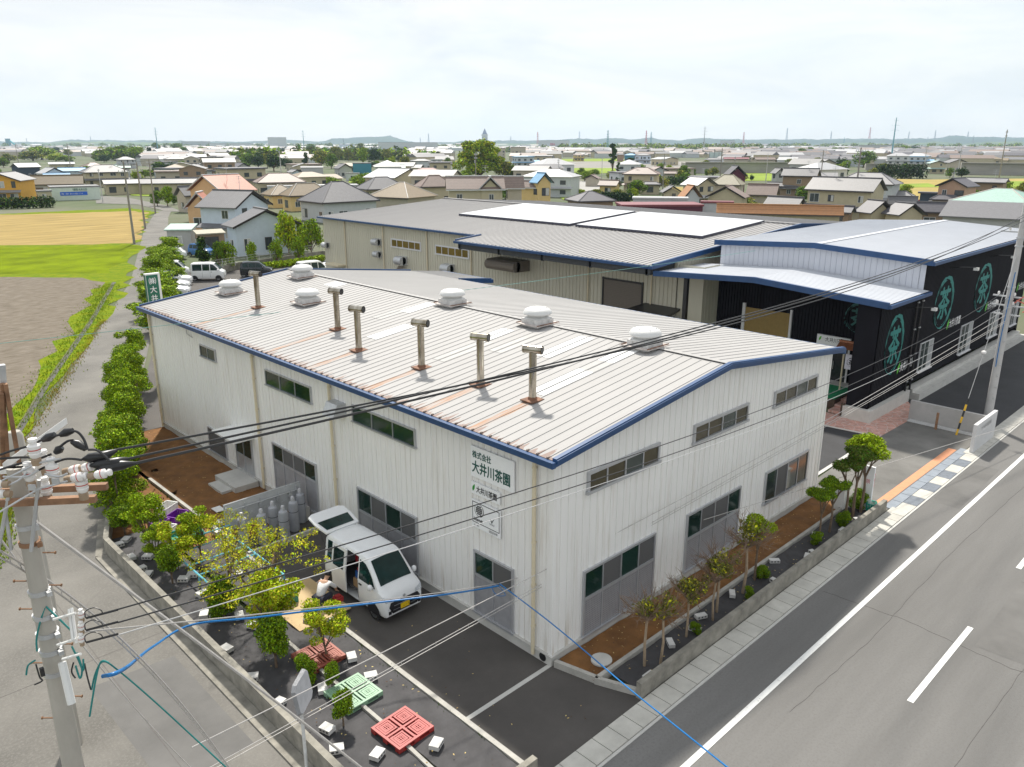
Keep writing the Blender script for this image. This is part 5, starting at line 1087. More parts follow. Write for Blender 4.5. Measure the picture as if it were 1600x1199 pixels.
# far town: several small house types repeated over the plain
def farhouse(i):
    rg = random.Random(i); w, d, h = rg.uniform(9, 15), rg.uniform(7, 10), rg.choice([3.4, 5.8, 5.8]); g = MB(); g.box(-w/2, -d/2, 0, w/2, d/2, h); a, b, z1 = w/2+.6, d/2+.6, h+rg.uniform(1.4, 2.2)
    typ = i % 3
    if typ == 0: g.add([(-a, -b, h), (a, -b, h), (a, b, h), (-a, b, h), (-(a-b), 0, z1), (a-b, 0, z1)], [(0, 1, 5, 4), (1, 2, 5), (2, 3, 4, 5), (3, 0, 4)], 1)
    elif typ == 1: g.add([(-a, -b, h), (a, -b, h), (a, b, h), (-a, b, h), (-a, 0, z1), (a, 0, z1)], [(0, 1, 5, 4), (2, 3, 4, 5)], 1); g.add([(-a+.6, -b+.5, h), (-a+.6, b-.5, h), (-a+.6, 0, z1-.1), (a-.6, -b+.5, h), (a-.6, b-.5, h), (a-.6, 0, z1-.1)], [(0, 2, 1), (3, 4, 5)])
    else: g.box(-a, -b, h, a, b, h+.4, 1)
    if i % 2: g.box(w/2-.1, -d/2-1.5, 0, w/2+4, d/4, 2.7); g.add([(w/2-.2, -d/2-2, 2.7), (w/2+4.5, -d/2-2, 2.7), (w/2+4.5, d/4+.5, 2.7), (w/2-.2, d/4+.5, 2.7), (w/2-.2, -d/8, 4.0), (w/2+4.5, -d/8, 4.0)], [(0, 1, 5, 4), (4, 5, 2, 3)], 1)
    if h > 4: g.add([(-w/2-1, -d/2-1, 2.5), (w/2+.5, -d/2-1, 2.5), (w/2+.5, -d/2, 3.0), (-w/2, -d/2, 3.0), (-w/2-1, d/2, 2.5), (-w/2, d/2, 3.0)], [(0, 1, 2, 3), (4, 0, 3, 5)], 1)
    for s in range(1 if h < 4 else 2):
        for j in range(2): y = -d/2+d*(j+.5)/2; g.box(-w/2-.03, y-.7, .9+s*2.7, -w/2, y+.7, 2.1+s*2.7, 2)
        for k in range(3): x = -w/2+w*(k+.5)/3; g.box(x-.8, -d/2-.03, .9+s*2.7, x+.8, -d/2, 2.1+s*2.7, 2)
    return g
FH = []
combos = [('white', 'grey'), ('cream', 'lgrey'), ('beige', 'rosy'), ('white', 'lgrey'), ('grey', 'grey'), ('cream', 'dgrey'), ('pale', 'white'), ('beige', 'grey'), ('white', 'dgrey'), ('cream', 'tan'), ('brown', 'lgrey'), ('white', 'blue')]
names_ = {'grey': 'grey', 'lgrey': 'pale grey', 'rosy': 'rosy brown', 'dgrey': 'dark', 'white': 'white', 'tan': 'brown', 'blue': 'blue'}
for i, (a_, b_) in enumerate(combos):
    FH.append((farhouse(i).mesh('house', [wallm(a_), roofm(b_), WINM]), '%s walled house with a %s roof far out on the plain' % (a_, names_[b_])))
def blocked(x, y):   # fields, roads and water kept open
    px, py = PX((x, y, 0)); 
    if 1340 < px and 262 < py < 300: return True
    if 860 < px < 1140 and 247 < py < 276: return True
    if px > 1330 and py > 258: return True
    if 1140 <= px <= 1330 and 262 < py < 284: return True
    if px < 205 and py > 296: return True
    if px < 240 and py > 245 or 30 < px < 110 and py > 234 or 155 < px < 235 and py > 232: return True
    if 380 < px < 460 and py > 238 or 470 < px < 640 and 234 < py < 268 or 690 < px < 812 and py > 236: return True
    if 310 < px < 380 and 247 < py < 258: return True
    if 195 < px < 292 and py > 292: return True
    if 868 < px < 960 and py > 276: return True
    if py > 316: return True
    return False
rg = random.Random(3); k = 0; tries = 0
while k < 295 and tries < 30000:
    tries += 1; px = rg.uniform(-60, 1660); py = 229+rg.random()**1.7*85; p = G(px, py)
    if blocked(p.x, p.y): continue
    if any((p.x-q[0])**2+(p.y-q[1])**2 < (q[2]+6)**2 for q in occupied): continue
    occupied.append((p.x, p.y, 8.5)); me, lab = FH[rg.randrange(len(FH))]
    o = link('house', me); o.location = (p.x, p.y, 0); o.rotation_euler = (0, 0, rg.choice([0, .4, -.3, 1.57, .8])+rg.uniform(-.1, .1)+viewangle(p)); o.scale = (1, 1, rg.uniform(.9, 1.15)); tag(o, lab, 'house', 'distant houses on the plain'); k += 1
# the very far town reads as one mass
g = MB(); 
for _ in range(7000):
    px = rg.uniform(-80, 1680); py = 226.2+rg.random()**2.0*34; p = G(px, py); s = rg.uniform(.8, 1.8) if py < 231 else rg.uniform(.75, .95)
    if py > 232 and (blocked(p.x, p.y) or any((p.x-q[0])**2+(p.y-q[1])**2 < (q[2]+4)**2 for q in occupied)): continue
    if py > 232: occupied.append((p.x, p.y, 7))
    w = rg.uniform(6, 15)*s; h = rg.uniform(4, 8)*s; a = viewangle(p)+rg.uniform(-.5, .5)
    c_, s_ = math.cos(a), math.sin(a); q = [(p.x+c_*u-s_*v, p.y+s_*u+c_*v) for u, v in ((-w, -6), (w, -6), (w, 6), (-w, 6))]; m_ = rg.choice([0, 1, 1, 2, 2, 3])
    g.prism(q, 0, h, m_); q2 = [(p.x+(x-p.x)*1.05, p.y+(y-p.y)*1.05) for x, y in q]; r4 = 4+rg.choice([0, 0, 0, 1, 3, 3, 4, 4, 2]); e0 = ((q2[0][0]+q2[3][0])/2, (q2[0][1]+q2[3][1])/2, h+2.3*min(s, 1.1)); e1 = ((q2[1][0]+q2[2][0])/2, (q2[1][1]+q2[2][1])/2, e0[2]); g.add([(x, y, h) for x, y in q2]+[e0, e1], [(0, 1, 5, 4), (2, 3, 4, 5), (0, 4, 3), (1, 2, 5)], r4)
g.build('far_town', [wallm('white'), wallm('cream'), wallm('beige'), wallm('pale'), roofm('grey'), roofm('lgrey'), roofm('white'), roofm('dgrey'), roofm('rosy')], kind='stuff', label='mass of tiny far buildings at the foot of the hills', cat='town')
# large works and halls on the horizon
def block(x0, x1, yt, yb, wc, label, roof='lgrey', depth=40, wins=False, name='factory_hall', cat='factory'):
    p = G((x0+x1)/2, yb); dist = (p-CAM).dot(FW); w = (x1-x0)/1240*dist; h = (yb-yt)/1240*dist/math.cos(_p)
    return house(name, label, cat, p+Vector((FW.x, FW.y, 0)).normalized()*depth/2, viewangle(p), w, depth, h, 'f', 0, wc, roof, over=.3, wins=False, detail=False), p, w, h
block(417, 445, 216.5, 233, 'pale', 'huge pale works building left of the teal pylon'); block(282, 325, 222, 231, 'grey', 'grey block building behind the tiny roofs, left'); block(327, 392, 225, 232, 'pale', 'long low white factory with a bright roof line', roof='white')
block(590, 682, 224, 236, 'pale', 'wide pale factory with dark upright bars right of the dark round tree'); block(528, 552, 226.5, 233, 'blue', 'low bluish hall below the crane boom')
t_, p, w_, h_ = block(842, 890, 221, 233, 'pale', 'white factory with a red emblem and lettering on its wall')
va = viewangle(p); rr = Vector((math.cos(va), math.sin(va), 0)); g = MB(); o = p-Vector((FW.x, FW.y, 0)).normalized()*1.0
REDI = mat('red_ink', (.60, .03, .08), .5)
text_mesh(g, '日清食品', h_*.30, o-rr*w_*.02+Vector((0, 0, h_*.45)), rr, (0, 0, 1), sx=1.0, bold=.05*h_/10, lift=.3)
g.cyl(o-rr*w_*.14+Vector((0, 0, h_*.62)), o-rr*w_*.14+Vector((0, 0, h_*.62))-Vector((FW.x, FW.y, 0))*.5, h_*.2, n=16); g.build('lettering', REDI, t_)
t_, p, w_, h_ = block(1127, 1149, 221, 233, 'white', 'tall white cube building with a blue round mark', depth=30); block(1350, 1402, 228, 236, 'grey', 'long grey works beyond the teal pole, right')
block(1362, 1400, 233, 240, 'pinkish', 'reddish brown long building under the bright trees, right')
block(1480, 1540, 236, 244, 'teal', 'teal roofed long hall beyond the white warehouse', roof='paleg')
# church-like tower with a dark spire
p = G(757.5, 229); dist = (p-CAM).dot(FW); s = dist/1240; t = thing('clock_tower', 'pale tower with a pointed dark purple spire rising behind the great tree', 'tower', p)
g = MB(); r_ = 3.2*s
def tz(py): return (229-py)*s/math.cos(_p)*.96
g.box(p.x-r_, p.y-r_, 0, p.x+r_, p.y+r_, tz(213)); g.box(p.x-r_*1.12, p.y-r_*1.12, tz(213), p.x+r_*1.12, p.y+r_*1.12, tz(211)); g.build('shaft', wallm('beige'), t)
g = MB(); g.cyl((p.x, p.y, tz(211)), (p.x, p.y, tz(202)), r_*1.25, .1, n=4); g.build('spire', mat('spire_slate', (.06, .05, .14), .5), t)
g = MB()
for dx, dy in ((-1, 0), (0, -1)):
    for k in (-.4, .4): g.box(p.x+dx*r_*1.02+(k*r_ if dy else 0)-r_*.16*(1 if dy else .1), p.y+dy*r_*1.02+(k*r_ if dx else 0)-r_*.16*(1 if dx else .1), tz(219), p.x+dx*r_*1.02+(k*r_ if dy else 0)+r_*.16*(1 if dy else .1), p.y+dy*r_*1.02+(k*r_ if dx else 0)+r_*.16*(1 if dx else .1), tz(215))
g.build('window', TRIM, t)
# ================================================================ VEHICLES
PLATE_Y = mat('yellow_plate', (.75, .50, .01), .5); PLATE_W = mat('white_plate', (.7, .7, .68), .5)
HEADL = mat('headlamp_lens', (.55, .58, .62), .1, .3, 20, spec=.8); TAILL = mat('tail_lamp', (.45, .02, .02), .2, .2); GRILL = mat('grille_black', (.015, .015, .018), .3, .2)
CGL = mat('car_glass', (.008, .028, .026), .05, .3, 3, spec=.35)
def shell(st, skip=()):
    """st: stations (u, ztop, zbelt, wbelt, wtop, zbot); returns points rings. u runs nose to tail"""
    rings = []
    for u, zt, zb, wb, wt, z0 in st:
        half = [(wb*.93, z0), (wb*.985, z0+.10), (wb, z0+.28 if z0+.28 < zb-.02 else zb-.02), (wb, zb-.03), (wb-.015, zb+.012), (wt+.02, zt-.10 if zt-.1 > zb+.02 else zb+.02), (wt-.03, zt-.025), (wt-.11, zt), (wt*.5, zt+.02)]
        rings.append([(x, u, z) for x, z in half]+[(0, u, zt+.026)]+[(-x, u, z) for x, z in half[::-1]])
    return rings
def loft(mb, rings, mi=0, skip=None, caps=True):
    m = len(rings[0]); o = len(mb.v); v = [p for r in rings for p in r]; f = []
    for k in range(len(rings)-1):
        for i in range(m-1):
            if skip and skip(k, i): continue
            f.append((k*m+i, k*m+i+1, (k+1)*m+i+1, (k+1)*m+i))
        f.append((k*m+m-1, k*m, (k+1)*m, (k+1)*m+m-1))
    if caps: f += [tuple(range(m))[::-1], tuple(range((len(rings)-1)*m, len(rings)*m))]
    mb.add(v, f, mi)
def interp(st, u):
    for a, b in zip(st[:-1], st[1:]):
        if u <= b[0]+1e-6:
            t = (u-a[0])/(b[0]-a[0]); return [a[i]+(b[i]-a[i])*t for i in range(6)]
    return list(st[-1])
def sidepatch(mb, st, u0, u1, side, lo=.05, hi=.12, off=.008, mi=0, n=4, slant0=0, slant1=0):
    """glass on the body side between the belt and the roof edge"""
    v = []
    for k in range(n+1):
        t = k/n
        for e in (0, 1):
            u = u0+(u1-u0)*t+(slant0*(1-t)+slant1*t)*(1-e); s = interp(st, u); zb, zt = s[2]+.012, s[1]-.10; wb, wt = s[3]-.015, s[4]+.02
            z = zb+lo if e == 0 else zt-(hi-.10) if zt-(hi-.10) > zb+lo else zb+lo+.01; q = (z-zb)/max(.01, zt-zb); v.append((side*(wb+(wt-wb)*q+off), u, z))
    f = [(2*i, 2*i+2, 2*i+3, 2*i+1) for i in range(n)]
    mb.add(v, f if side > 0 else [q[::-1] for q in f], mi)
def toppatch(mb, st, u0, u1, fx0=.86, fx1=.84, off=.01, mi=0, n=5, steps=4):
    v = []
    for k in range(steps+1):
        u = u0+(u1-u0)*k/steps; s = interp(st, u)
        for i in range(n+1):
            q = -1+2*i/n; w = s[4]*(fx0+(fx1-fx0)*k/steps); v.append((q*w, u-off*.7*(1 if u < 1.7 else -1), s[1]+.022*(1-abs(q)**3)+off))
    m = n+1; mb.add(v, [(k*m+i, k*m+i+1, (k+1)*m+i+1, (k+1)*m+i) for k in range(steps) for i in range(n)], mi)
VAN = [(0, .60, .56, .62, .60, .32), (.05, .86, .82, .68, .64, .26), (.14, .98, .94, .715, .66, .24), (.36, 1.10, 1.02, .7375, .67, .24), (.62, 1.42, 1.05, .7375, .645, .24), (.98, 1.79, 1.06, .7375, .605, .24), (1.12, 1.85, 1.06, .7375, .60, .24), (1.42, 1.885, 1.06, .7375, .60, .24), (2.18, 1.89, 1.06, .7375, .60, .24), (2.9, 1.885, 1.06, .7375, .60, .24), (3.22, 1.86, 1.06, .735, .60, .26), (3.34, 1.80, 1.05, .725, .59, .30), (3.39, 1.05, 1.00, .70, .66, .34)]
WAG = [(0, .62, .58, .66, .62, .32), (.06, .80, .76, .72, .68, .26), (.25, .93, .88, .74, .68, .22), (.72, 1.04, .96, .74, .66, .22), (1.0, 1.28, .98, .74, .62, .22), (1.32, 1.55, 1.0, .74, .58, .22), (1.6, 1.63, 1.0, .74, .575, .22), (2.6, 1.64, 1.02, .74, .57, .22), (3.1, 1.60, 1.04, .735, .56, .24), (3.3, 1.45, 1.04, .72, .56, .28), (3.39, 1.08, 1.0, .70, .64, .34)]
HAT = [(0, .60, .56, .70, .64, .30), (.08, .74, .70, .78, .70, .24), (.35, .86, .82, .82, .72, .22), (1.05, 1.0, .92, .84, .72, .22), (1.5, 1.28, .94, .84, .66, .22), (1.95, 1.46, .95, .84, .62, .22), (2.4, 1.51, .96, .84, .61, .22), (3.2, 1.48, 1.0, .84, .60, .22), (3.75, 1.36, 1.04, .82, .58, .26), (4.05, 1.10, 1.02, .78, .66, .30), (4.12, .90, .86, .74, .68, .36)]
def wheel(parent, x, u, r=.27, w=.165, side=1):
    g = MB(); g.lathe((x, u, r), [(r*.72, -w/2), (r*.97, -w/2), (r, -w/2+.02), (r, w/2-.02), (r*.97, w/2), (r*.72, w/2)], 24, axis=(1, 0, 0)); o = g.build('wheel', TYRE, parent, local=True, smooth=35)
    g = MB(); s = side; g.lathe((x+s*(w/2-.012), u, r), [(r*.02, .0), (r*.70, .0), (r*.70, .012), (r*.6, .016)] if s > 0 else [(r*.6, -.016), (r*.70, -.012), (r*.7, 0), (r*.02, 0)], 24, axis=(1, 0, 0))
    for k in range(7):
        a = k*2*PI/7; c = Vector((x+s*(w/2+.006), u, r)); d = Vector((0, math.cos(a), math.sin(a))); q = Vector((0, -math.sin(a), math.cos(a)))*.022
        g.add([c+d*.04+q, c+d*.04-q, c+d*r*.66-q, c+d*r*.66+q], [(0, 1, 2, 3), (3, 2, 1, 0)])
    g.build('rim', RIM, o, local=True)
def car(name, label, cat, loc, rz, st, paint, near=False, group=None, wb=(.60, 3.03), glass=None, plate=PLATE_W, opening=False):
    t = thing(name, label, cat, loc, rz, group); g = MB(); L1 = st[-1][0]; W1 = max(s[3] for s in st)
    rings = shell(st); n = len(rings[0]); sk = None
    if opening:
        sk = lambda k, i: st[k][0] >= 1.41 and st[k+1][0] <= 2.19 and i >= n-6
    loft(g, rings, skip=sk); body = g.build('body', paint, t, local=True, smooth=32)
    # glass
    van = st is VAN; g = MB()
    if van: segs = [(.72, 1.36), (1.44, 2.16), (2.24, 3.18)]; ws = (.40, .96); rs = (3.25, 3.375)
    elif st is WAG: segs = [(1.12, 1.66), (1.72, 2.42), (2.5, 3.08)]; ws = (.76, 1.30); rs = (3.12, 3.36)
    else: segs = [(1.55, 2.25), (2.32, 3.02), (3.08, 3.55)]; ws = (1.1, 1.92); rs = (3.6, 4.03)
    for side in (1, -1):
        for i, (a, b) in enumerate(segs):
            if opening and side < 0 and i == 1: continue
            sidepatch(g, st, a, b, side, lo=.03, hi=.14 if van else .12, slant0=-.22 if i == 0 else 0)
    g.build('side_window', CGL, t, local=True)
    g = MB(); toppatch(g, st, *ws); g.build('windscreen', CGL, t, local=True, smooth=40)
    g = MB()
    if van: s0, s1 = interp(st, 3.345), interp(st, 3.385); g.add([(-.56, 3.352, 1.72), (.56, 3.352, 1.72), (.62, 3.398, 1.16), (-.62, 3.398, 1.16)], [(0, 1, 2, 3), (3, 2, 1, 0)])
    else: toppatch(g, st, *rs, fx0=.84, fx1=.9)
    g.build('rear_window', CGL, t, local=True)
    for x in (-1, 1):
        for k, u in enumerate(wb):
            wheel(t, x*(W1-.085), u, .27 if st is not HAT else .31, side=x)
            a = MB(); rr = (.27 if st is not HAT else .31)+.055
            a.lathe((x*(W1+.003 if x > 0 else W1+.003), u, rr-.055), [(rr*.02, 0), (rr, 0)], 28, axis=(1, 0, 0)) if False else None
            cc = Vector((x*(W1+.004), u, rr-.05)); a.add([cc+Vector((0, math.cos(q*PI/10)*rr, math.sin(q*PI/10)*rr)) for q in range(11)]+[cc+Vector((0, -rr, -.05)), cc+Vector((0, rr, -.05))], [tuple(range(13)) if x > 0 else tuple(range(13))[::-1]]); a.build('wheel_arch', GRILL, body, local=True)
    # lights, grille, plates, mirrors
    g = MB(); w5 = st[2][3]
    for x in (-1, 1):
        hz = .80 if van else .72; u = .075 if van else .11
        k_ = w5/.715; P_ = [(x*.40*k_, .012, hz-.04), (x*.67*k_, .03, hz-.03), (x*.722*k_, .13, hz+.08), (x*.725*k_, .20, hz+.15), (x*.66*k_, .085, hz+.125), (x*.44*k_, .035, hz+.065)]; P_ = [(a, b-(.012 if van else .02), c) for a, b, c in P_]; g.add(P_, [(0, 1, 2, 3, 4, 5), (5, 4, 3, 2, 1, 0)])
    g.build('headlight', HEADL, t, local=True)
    g = MB()
    for x in (-1, 1): g.box(x*W1*.72, L1-.03, .62, x*W1*.93, L1+.012, 1.0 if van else .95)
    g.build('tail_light', TAILL, t, local=True)
    g = MB(); zg = .45 if van else .42
    g.add([(-.46, -.012, zg), (.46, -.012, zg), (.40, .012, zg+.22), (-.40, .012, zg+.22)], [(0, 1, 2, 3)]) if not near else g.add([(-.46, -.016, .37), (.46, -.016, .37), (.58, -.016, .60), (.50, .012, .73), (-.50, .012, .73), (-.58, -.016, .60)], [(0, 1, 2, 5), (2, 3, 4, 5)])
    for x in (-1, 1): g.box(x*.50, -.015, .36, x*.60, .05, .47)
    g.build('grille', GRILL, t, local=True)
    g = MB(); g.box(-.165, -.03, .42, .165, -.012, .585); pl = g.build('number_plate', plate, t, local=True)
    if near:
        g = MB(); text_mesh(g, '・・56', .11, (-.11, -.03, .445), (1, 0, 0), (0, 0, 1), lift=.004); g.build('number', BRUSH, pl, local=True)
        g = MB()
        for k in range(4): g.box(-.44, -.02+.008*k, .47+.055*k, .44, -.008+.01*k, .478+.055*k)
        g.box(-.4, -.02, .60, .4, -.008, .612); g.cyl((0, .0, .80), (0, .035, .80), .045, n=16); g.build('trim', ALU, t, local=True)
        g = MB(); g.tube([(-.5, .44, 1.13), (-.1, .50, 1.19), (.15, .44, 1.14)], .012, 5); g.tube([(.05, .44, 1.12), (.35, .52, 1.22), (.55, .5, 1.18)], .012, 5); g.build('wiper', BLACKP, t, local=True)
    for x in (-1, 1):
        um, zm = (.60, 1.14) if van else (.98, 1.02) if st is WAG else (1.45, .98)
        g = MB(); g.lathe((x*(W1+.10), um, zm), [(.02, -.10), (.07, -.07), (.085, 0), (.07, .07), (.02, .10)], 10); g.tube([(x*(W1-.02), um, zm-.04), (x*(W1+.08), um, zm)], .02, 5); g.build('mirror', paint if not near else CARW, t, local=True, smooth=50)
    g = MB()
    if van:
        for side in (-1, 1):
            for u in (1.40, 2.2): g.box(side*(W1+.001), u-.006, .42, side*(W1+.004), u+.006, 1.03)
            g.box(side*(W1+.001), 1.2, .93, side*(W1+.03), 1.33, .97)
    else:
        for side in (-1, 1):
            for u in segs[0][1:]+segs[1][1:]: g.box(side*(W1+.001), u-.004, .36, side*(W1+.003), u+.036, .95)
    g.build('door_seam', GRILL, body, local=True)
    return t
# the van by the wall: tail gate up, sliding door back
vx, vy = -1.52, 4.72
van = car('van', 'white box van with raised tailgate and open sliding door, parked against the cream factory wall', 'van', (vx, vy, .004), 0, VAN, CARW, near=True, plate=PLATE_Y, opening=True)
g = MB(); st = [interp(VAN, u) for u in (2.02, 2.4, 2.8)]
g.box(-.80, 2.02, .34, -.76, 2.82, 1.05); g.add([(-.80, 2.02, 1.05), (-.80, 2.82, 1.05), (-.68, 2.82, 1.80), (-.68, 2.02, 1.80), (-.76, 2.02, 1.05), (-.76, 2.82, 1.05), (-.64, 2.82, 1.80), (-.64, 2.02, 1.80)], [(0, 3, 2, 1), (4, 5, 6, 7), (0, 4, 7, 3), (1, 2, 6, 5), (3, 7, 6, 2)])
sd_ = g.build('sliding_door', CARW, van, local=True); g = MB(); g.add([(-.802, 2.14, 1.10), (-.802, 2.72, 1.10), (-.70, 2.72, 1.70), (-.70, 2.14, 1.70)], [(0, 3, 2, 1)]); g.build('door_glass', CGL, sd_, local=True)
g = MB(); g.box(-.60, 1.44, .50, .62, 3.3, .53); g.box(.62, 1.42, .53, .64, 3.3, 1.7); g.box(-.62, 1.30, .5, .62, 1.34, 1.6); g.build('interior', mat('van_interior', (.10, .10, .11), .8), van, local=True)
g = MB(); g.box(-.56, 1.5, .54, -.1, 1.95, .82); g.build('cargo', mat('cardboard', (.36, .23, .12), .8, .15), van, local=True)
g = MB(); g.box(-.5, 1.55, .82, -.12, 1.9, 1.06); g.box(-.08, 1.5, .54, .4, 2.1, 1.3); g.build('cargo', mat('blue_container', (.02, .10, .36), .5, .15), van, local=True)
g = MB(); g.box(-.45, 1.6, 1.06, -.2, 1.85, 1.16); g.box(-.3, 2.0, 1.2, 0, 2.16, 1.5); g.build('cargo', mat('red_box', (.45, .04, .05), .5, .1), van, local=True)
g = MB()
def tg(x, s, z=0): a = R(12); return (x, 3.30+s*math.cos(a)-z*math.sin(a), 1.86+s*math.sin(a)+z*math.cos(a))
o = [(-.62, 0), (.62, 0), (.70, .55), (.68, 1.02), (.5, 1.13), (-.5, 1.13), (-.68, 1.02), (-.70, .55)]
g.add([tg(x, s, .03) for x, s in o]+[tg(x, s, -.03) for x, s in o], [tuple(range(8)), tuple(range(8, 16))[::-1]]+[(i, 8+i, 8+(i+1) % 8, (i+1) % 8) for i in range(8)]); tgt = g.build('tailgate', CARW, van, local=True)
g = MB(); g.add([tg(-.52, .12, .04), tg(.52, .12, .04), tg(.58, .62, .04), tg(-.58, .62, .04)], [(0, 1, 2, 3)]); g.build('tailgate_glass', CGL, tgt, local=True)
g = MB(); g.tube([(-.66, 3.3, 1.4), tg(-.64, .5, -.04)], .012, 5); g.tube([(.66, 3.3, 1.4), tg(.64, .5, -.04)], .012, 5); g.build('gas_strut', BLACKP, tgt, local=True)
# parking lot
def cp(px, py): p = G(px, py); return (p.x, p.y, .006)
GC = 'cars in the parking lot'
cars = [('car', 'white box van nearest the hedge, behind the lowest white cars', 'van', 297, 433, 103, VAN, CARW), ('car', 'white wagon parked end-on right of the hedge van, dark glass', 'van', 353, 437, 99, VAN, CARW), ('car', 'white hatchback, upper one of the three low white cars by the hedge', 'car', 300, 446, 96, WAG, CARW), ('car', 'white hatchback, middle one of the three low white cars by the hedge', 'car', 297, 454, 96, HAT, CARW), ('car', 'white hatchback, lowest of the three low white cars, partly behind the factory roof', 'car', 297, 463, 96, HAT, CARW),
        ('car', 'black boxy compact car standing alone in the middle of the parking lot', 'car', 427, 431, 99, WAG, CARK), ('car', 'white compact car just left of the khaki warehouse corner', 'car', 495, 426, -60, HAT, CARW), ('car', 'white van half hidden behind the khaki warehouse corner', 'van', 512, 432, 130, VAN, CARW)]
for nm, lab, ct, px, py, a, st_, pt in cars: car(nm, lab, ct, cp(px, py), R(a-44), st_, pt, group=GC, wb=(.60, 3.03) if st_ is not HAT else (.78, 3.3))
# kei truck and little blue three wheeler style van by the pale blue house
t = car('pickup_truck', 'small white pickup truck between the hedge and the green-roofed shed', 'truck', cp(292, 405), R(60), VAN[:7]+[(1.3, 1.83, 1.06, .7375, .60, .24), (1.36, 1.0, .95, .7375, .70, .24), (2.0, .72, .68, .70, .69, .30), (3.3, .72, .68, .70, .69, .30), (3.39, .70, .66, .69, .68, .30)], CARW)
for c in list(t.children):
    if c.name.split('.')[0] in ('side_window', 'rear_window'): 
        bpy.data.objects.remove(c)
g = MB(); g.box(-.70, 1.4, .66, .70, 3.38, .70); g.box(-.72, 1.4, .7, -.69, 3.38, .95); g.box(.69, 1.4, .7, .72, 3.38, .95); g.box(-.7, 3.36, .7, .7, 3.39, .95); g.build('cargo_bed', CARW, t, local=True)
car('car', 'small blue and white car beside the conifer in front of the pale blue house', 'car', cp(331, 402), R(20), WAG, mat('blue_car_paint', (.04, .14, .36), .2, .1))
# ================================================================ PERSON kneeling beside the van
def skinned(name, joints, edges, radii, m, parent, levels=2, root=0):
    me = bpy.data.meshes.new(name); me.from_pydata([tuple(j) for j in joints], edges, []); o = link(name, me, parent)
    bpy.context.view_layer.objects.active = o; sk = o.modifiers.new('skin', 'SKIN'); 
    for i, r_ in enumerate(radii): me.skin_vertices[0].data[i].radius = (r_, r_) if not isinstance(r_, tuple) else r_; me.skin_vertices[0].data[i].use_root = (i == root)
    ss = o.modifiers.new('sub', 'SUBSURF'); ss.levels = levels; ss.render_levels = levels
    dg = bpy.context.evaluated_depsgraph_get(); me2 = bpy.data.meshes.new_from_object(o.evaluated_get(dg)); o.modifiers.clear(); o.data = me2; me2.materials.clear(); me2.materials.append(m); me2.polygons.foreach_set('use_smooth', [True]*len(me2.polygons)); return o
SKIN = mat('skin', (.55, .33, .22), .6, .05)
def ensure_skin(me):
    pass
